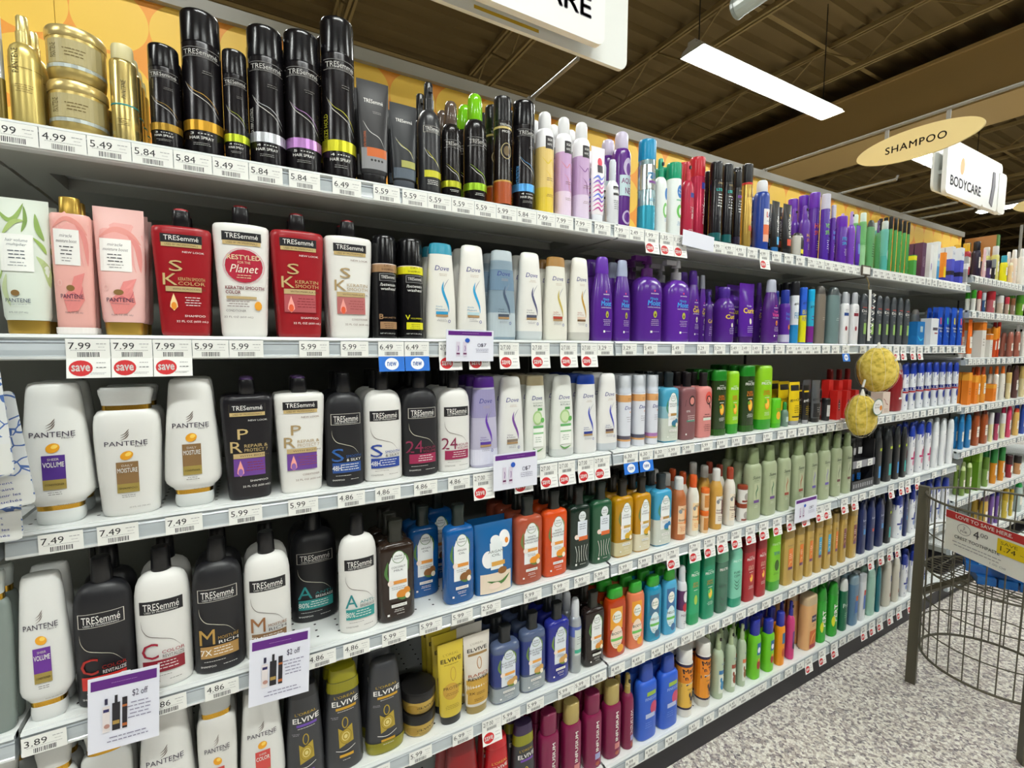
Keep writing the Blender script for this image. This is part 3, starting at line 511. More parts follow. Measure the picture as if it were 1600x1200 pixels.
def npk(v=0):
    return [('P', 'ecaaa4', [(-.9, .66), (-.75, .82), (-.2, .885), (.5, .88), (.92, .80), (.92, .45), (.6, .5), (.5, .7), (-.5, .72)]), ('S', 'e89a90', .3, [(-.8, .76+v), (-.2, .83+v), (.4, .80+v), (.85, .72+v)], 1), ('S', 'e5908a', .25, [(.3, .80+v), (.7, .70+v), (.8, .5)], 1), ('R', -.78, .50, .46, .755, 'f3f2ee'), ('T', 'miracle', -.18, .71, .30, '7a7478', {'h': .024, 'shear': .3}), ('T', 'moisture boost', -.16, .672, .50, '7a7478', {'h': .024, 'shear': .3}), ('L', -.18, .63, .36, 3, .026, '45434a'), ('L', -.18, .55, .34, 2, .02, '9a9698'),
      ('P', 'e58a86', [(-.5, .27), (-.1, .33), (.1, .42), (.62, .45), (.45, .36), (.55, .25), (.2, .17), (-.3, .16)]), ('S', 'c9606a', .06, [(-.4, .25), (0, .30), (.3, .28), (.5, .35)], 1), ('Q', -.6, .37, .09, .02, .03, 'f0c8c0'), ('O', -.1, .335, .2, .022, '8a6a3a'), ('T', 'PANTENE', -.05, .275, .54, '2a2a4a', {'h': .03}), ('L', -.05, .245, .44, 1, .012, '8a7478'), ('T', '9.6 FL OZ (285 mL)', .0, .155, .42, '6a5458', {'h': .016})]
S('npb', 'fruc', SB, 'pink rose shampoo bottle with gold cap', 'eeb3aa', 'b5933f', npk()+[('B', 0, .05, 'f2ece8')], dr=.5, ckw=dict(metal=.6))
SH['npb'] = (2.8, rg((0, .88), (.01, .93), (.4, .97), (.80, 1), (.855, 1), (.87, .93, .9), (.872, .5, .7)), ('cap', rg((.872, .52, .72), (.985, .50, .7), (.99, .46, .66))))
DR['npb'] = .5; SKU['npb']['k'] = 'npb'
S('npt', 'tube', TU, 'pink rose conditioner tube on gold cap', 'eec0ba', 'b5933f', npk(), ckw=dict(metal=.6))
S('ks1', 'tres22', SB, 'red salon shampoo bottle with gold oil drop', '9c1620', '120f12', ks(True, 'WITH MOROCCAN OIL', 'KERATIN SMOOTH|COLOR', None, 'SHAMPOO', 'e8922a'), top='a8202a')
S('ks2', 'tres22', CB, 'white bottle with round crimson badge', 'e9e8e3', '120f12', tlogo(.755, .66, h=.055)+[('O', .05, .535, .66, .125, 'b3203a'), ('Q', .05, .535, .72, .135, .025, 'e0a8b0'), ('T', 'RESTYLED', .05, .60, .58, 'ecd9b0', {'h': .036, 'bold': .02}), ('T', 'FOR THE', .05, .562, .22, 'ecd9b0', {'h': .018}), ('T', 'Planet', .05, .515, .5, 'f4ead8', {'h': .06, 'shear': .3}), ('L', .05, .465, .3, 2, .018, 'ecd9b0'), ('T', 'KERATIN SMOOTH', .05, .37, .68, '7a1a2a', {'h': .026, 'bold': .02}), ('T', 'COLOR', -.36, .335, .26, '7a1a2a', {'h': .026, 'bold': .02}), ('R', -.6, .285, .45, .305, 'bfa777'), ('L', -.2, .265, .4, 3, .018, '6a4a4a', ), ('O', .5, .235, .13, .035, 'e8a02a'), ('T', 'CONDITIONER', -.28, .195, .34, '3a2a2c', {'h': .016}), ('T', '22 FL OZ (650 mL)', -.2, .145, .5, '6a5a5c', {'h': .018})], top='a8202a')
S('ks3', 'tres22', SB, 'red salon shampoo bottle with dusty pink panel', '9c1620', '120f12', ks(True, 'WITH MARULA OIL', cond='SHAMPOO'), top='a8202a')
S('ks4', 'tres22', CB, 'white salon bottle with dusty red panel', 'e9e8e3', '120f12', ks(False, 'WITH MARULA OIL', cond='CONDITIONER', panel='b86a68'), top='a8202a')
for key, b, t, dsc in [('bw1', 'a5805c', 'BRUNETTE', 'black dry shampoo can with tan bands'), ('bw2', 'e2dd1e', 'VOLUMIZING', 'black dry shampoo can with bright yellow bands')]:
    S(key, 'slim', 'dry_shampoo_can', dsc, '131215', '101012', [('B', .64, .72, b), ('B', .715, .722, 'e8d8d0'), ('T', 'DRY', .05, .70, .3, '6a4a28' if key == 'bw1' else '7a6a10', {'h': .02}), ('T', 'SHAMPOO', .05, .665, .5, '4a3018' if key == 'bw1' else '5a5010', {'h': .018}), ('R', -.6, .555, .75, .625, 'b8b6b4'), ('R', -.57, .558, .72, .622, '151417'), ('T', 'TRESemm\u00e9', .08, .592, .56, WT, {'h': .03}), ('T', '/between', .05, .52, .62, WT, {'h': .03}), ('T', 'washes/', .1, .48, .62, WT, {'h': .028}), ('T', t[0], -.5, .21, .16, b, {'h': .05, 'bold': .03}), ('T', t, .2, .20, .5, b, {'h': .014}), ('R', -.6, .09, .8, .16, b), ('L', .1, .14, .5, 3, .018, '4a3018'), ('T', 'NET WT 5 OZ (141 g)', 0, .045, .6, WT, {'h': .014})], dr=1, r=.2, cr=.18)
    SKU[key]['k'] = 'bw'
SH['bw'] = (2.0, rg((0, .93), (.008, .99), (.02, 1), (.70, 1), (.72, .97)), ('cap', rg((.715, .95), (.96, .94), (.985, .9), (.998, .8), (1, .6)))); DR['bw'] = 1
S('dv1', 'dove', SB, 'white shampoo bottle with turquoise cap', 'e8e6de', '2a93ae', dove('2a9fd0', 'Daily|Moisture', '2a94c4', '2a86b4'))
S('dv2', 'dovec', CB, 'white bottle with blue ribbon swirl', 'e9e7e0', 'd9dde0', dove('2aa4d8', 'Daily|Moisture', 'b9d6dc', '2a86b4'))
S('dv3', 'dove', SB, 'frosted grey-blue clear bottle', '8fa5b5', 'b6c2c8', [('B', .03, .30, 'b9c6cc'), ('B', .55, .78, '6f8aa2')]+dove('4a5a72', 'Clarify|& Hydrate', '4a5260', '4a5260'), kw=dict(trans=.15))
S('dv4', 'dovec', CB, 'white bottle with slate ribbon swirl', 'e9e8e2', 'c9d0d2', dove('56597e', 'Clarify|& Hydrate', '55586c', '5a5a6a'))
S('dv5', 'dove', SB, 'white shampoo bottle with bronze cap', 'e8e6da', 'a5793a', dove('c9b45a', 'Anti-Frizz|Oil Therapy', 'b3402e', 'b3564a'))
S('dv6', 'dovec', CB, 'white bottle with amber ribbon swirl', 'e9e7de', 'c9c8c0', dove('c89a3a', 'Anti-Frizz|Oil Therapy', 'e2c8b4', 'b3564a', '7a5a3a'))
AP = '57298f'
S('as1', 'aussie', SB, 'purple shampoo bottle with purple cap, blue lettering', AP, '6430a8', auss('Miracle|Moist', '3a9fe8', 'b8b83a'), r=.22)
S('as2', 'aussie', CB, 'purple bottle with silver-blue cap, blue lettering', AP, 'a9b2cc', auss('Miracle|Moist', '3a9fe8', 'b8b83a', 'CONDITIONER'), r=.22)
S('as3', 'pump', 'pump_bottle', 'purple pump bottle with purple pump head', AP, '5c2370', auss('Miracle|Moist', '3a9fe8', 'b8b83a'), r=.22)
S('as4', 'pump', 'pump_bottle', 'purple pump bottle with grey pump head', '5f2c9c', 'a9a8ae', auss('Miracle|Moist', '3a9fe8', 'b8b83a', 'CONDITIONER'), r=.22)
S('as5', 'aussie', SB, 'purple shampoo bottle with yellow lettering', AP, '5a2aa0', auss('Miracle|Curls', 'f0d02a', 'e8e0d0'), r=.22)
S('as6', 'aussie', CB, 'purple bottle with silver cap, yellow lettering', AP, 'b0b4c4', auss('Miracle|Curls', 'f0d02a', 'e8e0d0'), r=.22)
S('as7', 'spray', SPR, 'small purple spray with yellow lettering', '4a2478', '4a2a8a', [('T', 'Curls', 0, .42, .8, 'f0d02a', {'h': .08}), ('L', 0, .3, .6, 5, .04, 'cfc0dd')])
S('as8', 'food', 'pump_bottle', 'round purple bottle lettered in yellow', '55268c', '4c2a90', [('T', 'aussie', 0, .60, .4, 'e8dcf0', {'h': .02}), ('T', 'Miracle', 0, .53, .34, 'f0d02a', {'h': .03}), ('T', 'Curls', 0, .46, .66, 'f0d02a', {'h': .08, 'bold': .03}), ('O', .05, .31, .14, .04, 'e8e0d0'), ('L', .05, .25, .4, 4, .03, 'cfc0dd')], r=.22)
S('as9', 'tube', TU, 'glossy purple tube lettered in yellow', '5a2a98', '4a1f70', [('T', 'Miracle', 0, .62, .3, 'e8dcf0', {'h': .03}), ('T', 'Curls', 0, .54, .7, 'f0d02a', {'h': .09, 'bold': .03}), ('O', .05, .36, .14, .05, 'e8e0d0'), ('L', .05, .27, .4, 4, .03, 'cfc0dd')], r=.15)
S('as10', 'aussie', SB, 'purple bottle with pink lettering and clear cap', '54287e', 'b4b8c8', auss('Total|Volume', 'e84a9a', 'e0862a'), r=.22)
S('as11', 'col', 'gel_bottle', 'purple bottle with blue lettering and blue lid', '5a2a98', '2a3a9c', [('T', 'Instant', 0, .55, .7, '4a9ae8', {'h': .06}), ('T', 'Freeze', 0, .46, .7, '4a9ae8', {'h': .06}), ('B', .02, .16, 'c8c4dc'), ('O', .1, .3, .3, .05, 'e88a3a')], cat='hair gel')
S('gt1', 'can', 'dry_shampoo_can', 'white and blue can with black lid', 'dfe4e8', '222226', [('T', 'g\u00f6t2b', 0, .64, .9, '23232a', {'h': .05}), ('T', 'FRESH', 0, .45, .8, '2a86b4', {'h': .1}), ('B', .0, .3, '2a8ac4')])
S('gt2', 'can', CAN, 'blue and yellow can', '2a5ac8', '2f66d8', [('T', 'g\u00f6t2b', 0, .72, .9, '14142a', {'h': .05}), ('B', .02, .5, 'e4dc1e'), ('T', 'BEACH', 0, .56, .9, 'e4dc1e', {'h': .08}), ('T', 'RIPPED', 0, .44, .9, '2a3a9c', {'h': .08})])
S('gt3', 'can', CAN, 'cyan and plum can', '2aa4c8', '1fb0e0', [('T', 'g\u00f6t2b', 0, .68, .9, '14142a', {'h': .05}), ('B', .02, .32, '7a2a8c'), ('L', 0, .5, .7, 3, .06, '7a2a8c')])
S('vv1', 'rnd', SB, 'taupe bottle with dark dome cap', '7e7468', '4a4540', [('L', .2, .45, .4, 2, .03, 'd0c8bc')])
S('vv2', 'rnd', CB, 'grey-teal bottle with dark dome cap', '6f8686', '40484a', [('L', .2, .45, .4, 2, .03, 'dfe8e8')])
S('wh1', 'suave', SB, 'narrow white bottle, blue stripe, silver cap', 'e8e8ea', 'b9bcc2', [('R', -.6, .54, .6, .60, '2a4a8c'), ('O', 0, .30, .3, .045, '9c2a3a'), ('L', 0, .66, .5, 2, .03, '8a8a90')], us=-0.25)
S('wh2', 'suave', CB, 'narrow white bottle, maroon stripe, silver cap', 'e8e8ea', 'b9bcc2', [('R', -.6, .54, .6, .60, '8c2a3a'), ('O', 0, .30, .3, .045, '9c2a3a'), ('L', 0, .66, .5, 2, .03, '8a8a90')], us=-0.25)
S('dm', 'rnd', 'body_wash_bottle', 'charcoal men\u2019s body wash style bottle', '4a4f54', '3f4448', [('R', -.6, .72, .7, .735, 'c84a3a'), ('T', 'Dove', 0, .66, .7, WT, {'h': .05}), ('L', 0, .6, .5, 1, .02, WT), ('R', -.3, .2, .6, .42, '9ac06a'), ('L', .1, .48, .5, 2, .02, 'a8acb0')], r=.35, us=-0.25)
S('bb1', 'box', 'carton', 'blue multipack carton', '1f74b8', None, [('S', '4ac0e8', .2, [(-.8, .4), (0, .2), (.8, .3)], 1), ('R', -.2, .55, .5, .8, 'a8c0c8')], dr=.5)
S('bb2', 'box', 'carton', 'white multipack carton', 'dcdfe2', None, [('R', -.5, .55, .8, .66, '5a5560'), ('R', 0, .42, .8, .47, 'a03a4a')], dr=.5)
S('svc', 'rnd', SB, 'clear bottle with silver cap behind the cartons', 'cfd4d8', 'c2bcb8', None)
for i, (cc, dd) in enumerate([('e04a4a', 'coral'), ('3ac07a', 'green'), ('e8d02a', 'yellow'), ('e85a5a', 'pink')]):
    S('bp%d' % i, 'pouch', TU, 'royal blue pouch with %s tab' % dd, '1f4fb8', None, [('R', -.4, .55, .1, .72, cc), ('O', 0, .42, .6, .1, '16378c'), ('T', 'Selsun', 0, .45, .8, WT, {'h': .05}), ('T', 'Blue', 0, .37, .5, WT, {'h': .05}), ('S', '7ab4f0', .12, [(-.7, .3), (0, .22), (.7, .3)], 1)], cat='pouch')
# ---- third shelf
S('pc1', 'pantc', CB, 'large white bottle with purple volume panel', 'e2e3df', 'd4d8d6', pant('4f2c86', 'VOLUME', 'CONDITIONER'), r=.25)
S('ps1', 'pants', SB, 'large white bottle, bronze panel, cap on top', 'e2e2de', 'dcdedb', pant('8a6a42', 'MOISTURE', 'SHAMPOO', -.07), r=.25)
S('pc2', 'pantc', CB, 'white bottle with bronze moisture panel, cap below', 'e4e4e0', 'd4d8d6', pant('8a6a42', 'MOISTURE', 'CONDITIONER'), r=.25)
S('rp1', 'tres22', SB, 'black salon shampoo bottle with purple panel', '17151a', '0f0e11', [x if not (x[0] == 'T' and x[1] == 'K') else ('T', 'R', -.46, .44, .22, 'c9b079', {'h': .09}) for x in [y if not (y[0] == 'T' and y[1] == 'S') else ('T', 'P', -.2, .545, .2, 'c9b079', {'h': .085}) for y in ks(True, 'WITH BIOTIN', 'REPAIR &|PROTECT 7', '6a3f92', 'SHAMPOO', '8a62b0')]], top='5a3a7a')
S('rp2', 'tres22', CB, 'white salon bottle with purple panel', 'e6e5e0', '0f0e11', [x if not (x[0] == 'T' and x[1] == 'K') else ('T', 'R', -.46, .44, .22, 'a98f62', {'h': .09}) for x in [y if not (y[0] == 'T' and y[1] == 'S') else ('T', 'P', -.2, .545, .2, 'a98f62', {'h': .085}) for y in ks(False, 'WITH BIOTIN', 'REPAIR &|PROTECT 7', '6a3f92', 'CONDITIONER', '8a62b0')]], top='5a3a7a')
DK, LT = '1b1b1f', 'e3e2de'
S('t1', 'tres28', SB, 'charcoal round-shouldered bottle with blue panel', DK, '121215', t28(1, 'S', 'SMOOTH', '& SILKY', '2a5fa8', '274f96', '48H', 'SHAMPOO'), r=.4)
S('t2', 'tres28', CB, 'white round-shouldered bottle with blue panel', LT, '121215', t28(0, 'S', 'SMOOTH', '& SILKY', '23429a', '23429a', '48H', 'CONDITIONER'), r=.4)
S('t3', 'tres28', SB, 'charcoal round-shouldered bottle with magenta 24 hour panel', DK, '121215', t28(1, '24', 'HOUR', 'VOLUME', '8c2a4e', '9c2450', '', 'SHAMPOO', '9c2450'), r=.4)
S('t4', 'tres28', CB, 'white round-shouldered bottle with magenta 24 hour panel', LT, '121215', t28(0, '24', 'HOUR', 'VOLUME', '8c2a4e', '9c2450', '', 'CONDITIONER', '9c2450'), r=.4)
S('dv7', 'dove', SB, 'frosted lilac bottle with purple cap', 'c4c0d8', '55288c', [('B', .55, .86, '9a94bc'), ('B', .03, .2, 'dcdcec')]+dove('6a3ab0', 'Volume|& Fullness', '5a3a9c', '5a3a9c'), kw=dict(trans=.1))
S('dv8', 'dovec', CB, 'white bottle with plum ribbon swirl', 'e4e4e0', 'd0d4d6', dove('7a4a9c', 'Volume|& Fullness', '8a7a6a', '5a3a6a'))
CU = lambda: [('T', 'Dove', -.06, .735, .46, '2a2f86', {'h': .05, 'shear': .25}), ('T', 'NOURISHING', 0, .675, .44, '4a6a5a', {'h': .012}), ('T', 'RITUALS', 0, .645, .4, '4a6a5a', {'h': .022}), ('R', -.05, .585, .4, .615, '5aa05a'), ('O', -.05, .50, .42, .085, 'a8cc8a'), ('O', -.05, .50, .32, .062, 'cfe2b4'), ('O', .42, .47, .2, .03, '6ab45a', .6), ('R', -.45, .16, .5, .41, 'f2f4ee'), ('R', -.45, .38, .5, .41, '6ab06a'), ('R', -.45, .31, .5, .33, '8cc28a'), ('L', 0, .27, .34, 3, .025, '8aa08a'), ('S', '5a9a4a', .12, [(-.5, .15), (-.1, .11), (.5, .14)], 1)]
S('dv9', 'dove', SB, 'white cucumber bottle with beige cap', 'e2e4dc', 'b6a988', CU())
S('dv10', 'dovec', CB, 'white cucumber bottle standing cap down', 'e4e6e0', 'd2d6d4', CU())
S('dv11', 'dove', SB, 'white bottle with royal blue cap', 'e4e4e2', '2348ae', dove('4a5ac0', 'Intensive|Repair', '2a3a8c', '2a3a8c'))
S('dv12', 'dovec', CB, 'white bottle with indigo ribbon swirl', 'e6e5e2', 'c6ccd2', dove('4a50c0', 'Intensive|Repair', '5a4a52', '2a3a8c'))
for key, b, dsc in [('dd1', '5c5664', 'white dry shampoo can, orange band, brown stripe'), ('dd2', '5a5a6c', 'white dry shampoo can, orange band, slate stripe'), ('dd3', 'b07ab8', 'white dry shampoo can, orange band, lilac stripe')]:
    S(key, 'aero', 'dry_shampoo_can', dsc, 'dcdfe8', 'e6e7ea', [('B', .64, .735, 'dda56a'), ('L', .2, .69, .4, 2, .02, '8a5a3a'), ('T', 'Dove', .1, .56, .7, '2a2f86', {'h': .05, 'shear': .25}), ('O', .3, .50, .1, .012, 'e0862a'), ('L', .1, .43, .5, 3, .03, 'a8a6b0'), ('B', .12, .17, b), ('B', .095, .12, 'dda56a')], clearcap=.74)
S('he1', 'he', CB, 'sky blue bottle fading to clear, black cap', '4aa0c0', '202a2e', [('B', .02, .35, 'c9cfc4'), ('B', .35, .52, '8cb8c4')]+herb('MICELLAR|EXTRACT', '', '4a8a6a', '3a7a9c', 'b0884a'))
S('he2', 'he', SB, 'translucent rose-brown bottle with black cap', '8c5a5e', '1c1619', [('O', .2, .58, .42, .08, '2a1f22'), ('O', .2, .58, .3, .055, 'd88a80'), ('S', '2f2226', .08, [(-.6, .6), (-.7, .5)], 1), ('T', '0%', -.3, .43, .26, WT, {'h': .03}), ('L', .1, .36, .5, 3, .03, 'f0d8d4'), ('R', -.5, .27, .7, .30, '5a8a78'), ('R', -.6, .075, -.45, .1, WT)], kw=dict(trans=.15))
S('he3', 'he', CB, 'salmon pink bottle with black cap', 'db8a86', '201a1c', [('O', .25, .62, .5, .09, 'e0564a'), ('O', .25, .58, .36, .07, '2a1f22'), ('O', .25, .58, .24, .05, 'e88a7a'), ('S', '2f2226', .12, [(-.1, .66), (.4, .5), (.5, .44)], 1), ('L', .1, .36, .6, 2, .035, '5a2a2c'), ('R', -.5, .27, .7, .31, 'd8e2d4'), ('L', .1, .2, .5, 4, .03, '6a3a3a')])
S('fr1', 'fruc', SB, 'dark green shampoo bottle with orange slice', '2e4420', '1f7f22', fru('6a9a2a')+[('B', .0, .10, '2a5a1c')], kw=dict(trans=.15), r=.2, us=-0.25)
S('fr2', 'frucc', CB, 'lime green bottle standing on green cap', '8cc81e', '2c9a22', fru('6ab41e'), us=-0.25)
S('fr3', 'frucc', TU, 'small lime green bottle with orange slice', '5fc022', '4ab01e', [('O', 0, .42, .5, .14, 'f0b030'), ('L', 0, .65, .6, 2, .05, 'e0701e')])
S('gl1', 'minis', 'gel_bottle', 'small clear green bottle with green lid', '7a9a8a', '2f8a3a', [('R', -.5, .2, .5, .4, 'c8d8d0')], kw=dict(trans=.2), cat='hair gel')
S('gy', 'tube', TU, 'bright yellow gel tube with grey cap', 'e4c41a', '9a9ca0', [('R', -.8, .80, .8, .93, '1e1d1c'), ('T', 'got2b', 0, .58, .9, '1e1d1c', {'h': .08}), ('L', 0, .45, .5, 4, .05, '3a3420'), ('R', -.7, .18, .7, .21, '1e1d1c')])
S('gk', 'tube', TU, 'black and yellow gel tube with grey cap', '1e1d1e', '9a9ca0', [('R', -.8, .82, .8, .86, 'd8b81a'), ('T', 'got2b', 0, .60, .9, WT, {'h': .08}), ('L', 0, .45, .5, 5, .05, 'c8a81a')])
S('gg', 'tube', TU, 'graphite tube with black cap', '55575a', '1b1b1d', [('T', 'got2b', 0, .55, .9, '23242a', {'h': .08}), ('R', -.8, .12, .8, .45, '1f1f22'), ('L', .2, .35, .5, 3, .05, 'c8c8c8')])
S('jb', 'tub', 'jar', 'black and white styling jar', '2a2a2c', '1c1c1e', [('R', -.7, .2, .8, .7, 'c6c6c4'), ('L', .1, .5, .5, 2, .1, '7a2a2a')])
S('jr', 'box', 'carton', 'bright red styling carton', 'd0241e', None, [('O', 0, .5, .35, .2, '23201f'), ('L', 0, .55, .3, 3, .08, WT)], dr=.9)
S('rd', 'col', SB, 'dark red bottle with glossy cap, back row', '6a1216', '7a1418', None, r=.15)
S('bg', 'box', 'carton', 'cream and burgundy carton', 'd9c6b8', None, [('S', '8c2a2e', .1, [(-.8, .7), (-.3, .6), (0, .45)]), ('S', '8c2a2e', .1, [(0, .45), (.5, .4)]), ('L', 0, .2, .6, 3, .06, '6a4a42')], dr=.7)
S('os', 'rnd', SB, 'dark red bottle with grey label', '8c1a22', '9a9590', [('P', 'a8a09a', [(-.9, .8), (.3, .68), (.9, .62), (.9, .9), (-.9, .9)]), ('R', .1, .3, 1, .45, 'b0a8a2'), ('R', -.3, .25, .4, .29, WT)])
S('h1', 'hs', 'dandruff_shampoo_bottle', 'white men\u2019s dandruff shampoo, blue swoosh and cap', 'e6e9ee', '2540a8', hs(), us=-0.25)
# ---- fourth shelf
S('pcl', 'pants', SB, 'clear bottle at the left frame edge', 'a4b2ac', 'ccd3d0', None, kw=dict(trans=.45), r=.12)
S('pc3', 'pantc', CB, 'slim white bottle with purple volume panel', 'dfe0dd', 'd8dad8', pant('6a2f96', 'VOLUME', 'CONDITIONER', .02), r=.25)
S('t5', 'tres28', SB, 'charcoal bottle with red color panel', DK, '121215', t28(1, 'C', 'COLOR', 'REVITALIZE', 'a82a22', 'd0302a', '', 'SHAMPOO'), r=.4)
S('t6', 'tres28', CB, 'white bottle with dark red color panel', LT, '121215', t28(0, 'C', 'COLOR', 'REVITALIZE', 'a01a34', '8c1a2c', '', 'CONDITIONER'), r=.4)
S('t7', 'tres28', SB, 'charcoal bottle with gold moisture panel', DK, '121215', t28(1, 'M', 'MOISTURE', 'RICH', 'b8924a', 'b0884c', '7X', 'SHAMPOO'), r=.4)
S('t8', 'tres28', CB, 'white bottle with bronze moisture panel', LT, '121215', t28(0, 'M', 'MOISTURE', 'RICH', '9c6a42', '8c6a48', '7X', 'CONDITIONER'), r=.4)
S('t9', 'tres28', SB, 'charcoal bottle with teal panel, pushed back', DK, '121215', t28(1, 'A', 'ANTI-', 'BREAKAGE', '2a8a8a', '2f8f8c', '80%', 'SHAMPOO'), r=.4)
S('t10', 'tres28', CB, 'white bottle with teal panel', LT, '121215', t28(0, 'A', 'ANTI-', 'BREAKAGE', '2a8a8e', '2f9490', '80%', 'CONDITIONER'), r=.4)
S('hc', 'he', CB, 'dark brown bottle with coconut label', '2c2019', '22231c', herb('COCONUT|MILK', ''), r=.18)
S('ha', 'he', CB, 'bright blue bottle with argan label', '14579a', '1f2a26', herb('ARGAN|OIL', '', fruit='8a5a2a'), r=.18)
S('hp', 'pouch', 'pouch', 'blue hair mask pouch with white flowers', '17609c', None, [('R', -.8, .02, .8, .3, 'e6d6c0'), ('O', -.4, .5, .3, .12, 'eeeeee'), ('O', .5, .75, .3, .12, 'eeeeee'), ('O', .6, .72, .1, .04, 'e0862a'), ('R', -.3, .35, .35, .72, 'e2e8e8'), ('O', 0, .75, .26, .07, 'e2e8e8'), ('T', 'ARGAN', 0, .6, .4, '4a5a5a', {'h': .035}), ('T', 'OIL', 0, .55, .22, '4a5a5a', {'h': .035}), ('R', -.25, .40, .45, .46, 'd8a24a'), ('O', .3, .32, .24, .05, '8a5a2a'), ('S', '4a7a3a', .15, [(-.5, .2), (.2, .15), (.7, .25)], 1), ('O', -.1, .12, .3, .05, 'eed8c8')])
S('hg1', 'he', SB, 'clear peach bottle with grapefruit label', 'b8583e', '1f2420', herb('WHITE|GRAPEFRUIT|& MOSA MINT', '', '6a7a3a', 'ee9a2a'), r=.15, kw=dict(trans=.15))
S('hg2', 'he', CB, 'orange bottle with grapefruit label', 'd44e1c', '1f2420', herb('WHITE|GRAPEFRUIT|& MOSA MINT', '', '6a7a3a', 'ee9a2a'), r=.18)
HB = lambda: [('R', -.4, .38, .5, .60, 'dfe6ee'), ('O', .02, .655, .34, .062, 'e2e8ea'), ('T', 'Herbal', .02, .668, .2, '3e3e3e', {'h': .02}), ('T', 'Essences', .02, .642, .24, '3e3e3e', {'h': .018}), ('L', .05, .56, .34, 3, .028, '5a6270'), ('R', -.3, .36, .56, .41, 'dc6a2c'), ('O', -.5, .41, .17, .03, 'f0dcd0')]+[('S', 'e8e8e0', .03, [(-.6+.28*i, .30-.0*i), (-.45+.2*i, .2), (-.5+.25*i, .1)]) for i in range(5)]+[('R', -.6, .06, -.45, .085, WT), ('L', .1, .07, .3, 1, .014, WT)]
S('hb1', 'he', SB, 'very dark green bottle with bamboo label', '16281f', '1b211e', HB(), r=.18)
S('hb2', 'he', CB, 'mid green bottle with bamboo label', '27553a', '1f2a24', HB(), r=.2)
S('hh1', 'he', SB, 'gold bottle with honey label', 'b8860e', '211d14', [('B', .02, .2, 'cfc49a')]+herb('HONEY|VITAMIN B', '', '6a7a3a', 'd8a81a', 'c8a14a'), r=.15)
S('hh2', 'he', CB, 'amber gold bottle with honey label', 'c08a12', '211d14', [('B', .02, .25, 'd8d0b4')]+herb('HONEY|VITAMIN B', '', '6a7a3a', 'e0a81a', 'c8a14a'), r=.18)
S('hm', 'he', CB, 'sky blue bottle fading to white, black cap', '3f9cc4', '1f2a2e', [('B', .02, .38, 'cdd2c8')]+herb('MICELLAR|EXTRACT', '', '4a8a6a', '2a7ab4', 'b0884a'), r=.18)
HF = lambda c, c2: [('R', -.75, .10, .8, .56, c2), ('T', 'GARNIER', .1, .54, .3, '3a3a3a', {'h': .014}), ('T', 'FRUCTIS', .15, .505, .6, '2a2a2a', {'h': .035, 'bold': .02}), ('O', -.5, .47, .2, .035, '8a8f94'), ('R', .1, .26, .75, .50, c), ('T', 'SHAMPOO', .1, .33, .8, '4a2418', {'h': .03}), ('R', -.75, .28, .8, .29, c), ('L', 0, .22, .6, 3, .03, c)]
S('f1', 'food', SB, 'papaya orange hair food bottle with white lid', 'b4683a', 'dcdcd8', HF('e07a2a', 'f0c8a0'))
S('f2', 'food', CB, 'milky hair food bottle with orange lid', 'e2e0d4', 'd8581e', HF('ee8a2a', 'f4d8a8'))
S('f3', 'tub', 'jar', 'small hair food jar with orange lid', 'e8c8a0', 'e06a1c', [('R', -.8, .15, .8, .7, 'c8823a'), ('L', 0, .5, .6, 2, .12, '4a2418')])
S('f4', 'food', SB, 'banana yellow hair food bottle with white lid', 'cfa04a', 'd8d8d4', HF('6a2a2a', 'eee6d8'))
S('f5', 'food', CB, 'milky hair food bottle with brick red lid', 'e4e0d6', '9c3a22', HF('6a2a2a', 'eee2cc'))
S('f6', 'tub', 'jar', 'small white hair food jar with brown lid', 'e2e0da', '8c3a22', [('O', 0, .4, .5, .2, 'a8a29a'), ('R', -.8, .1, .8, .2, '8c3a2a')])
for key, cc in [('sv1', '6a4a8a'), ('sv2', '9c4a3a'), ('sv3', '6a5ab0'), ('sv4', '6a3a3a')]:
    S(key, 'suave', SB, {'sv1': 'sage green bottle with eucalyptus sprig', 'sv2': 'sage green bottle with red almond sprig', 'sv3': 'sage green bottle with lavender sprig', 'sv4': 'sage green bottle with maroon band'}[key], 'a6b18e', '84946a', [('T', 'Suave', .25, .60, .55, '2a3a34', {'h': .045, 'shear': .3}), ('L', .25, .555, .4, 1, .015, '4a5a4a'), ('R', -.1, .24, .7, .52, 'b8c09c'), ('S', {'sv1': '3a6a4a', 'sv2': 'a8502e', 'sv3': '7a6ac0', 'sv4': '4a5a44'}[key], .16, [(.3, .28), (.2, .38), (.4, .44), (.3, .5)], 1), ('R', -.1, .24, .7, .28, cc), ('L', .3, .2, .3, 2, .02, 'dfe4d4')], r=.35, us=-.35)
S('ax', 'axe', 'body_wash_bottle', 'black men\u2019s body wash bottle with angled shoulders', '1d1f21', '2c3032', [('R', .1, .62, .9, .67, 'b4cc1e'), ('R', .0, .12, .8, .34, '2aa8a4')], r=.35, us=-0.25)
S('ax2', 'axe', 'body_wash_bottle', 'black men\u2019s bottle with bright blue label', '1d1f21', '2c3032', [('R', .1, .62, .9, .67, 'b4cc1e'), ('R', .0, .12, .8, .34, '2a8ad0')], r=.35, us=-0.25)
S('h2', 'hs', 'dandruff_shampoo_bottle', 'white dandruff shampoo with magenta flowers', 'e8e9ec', '2540a8', hs('22358c', 'c22a6a', False), us=-0.25)
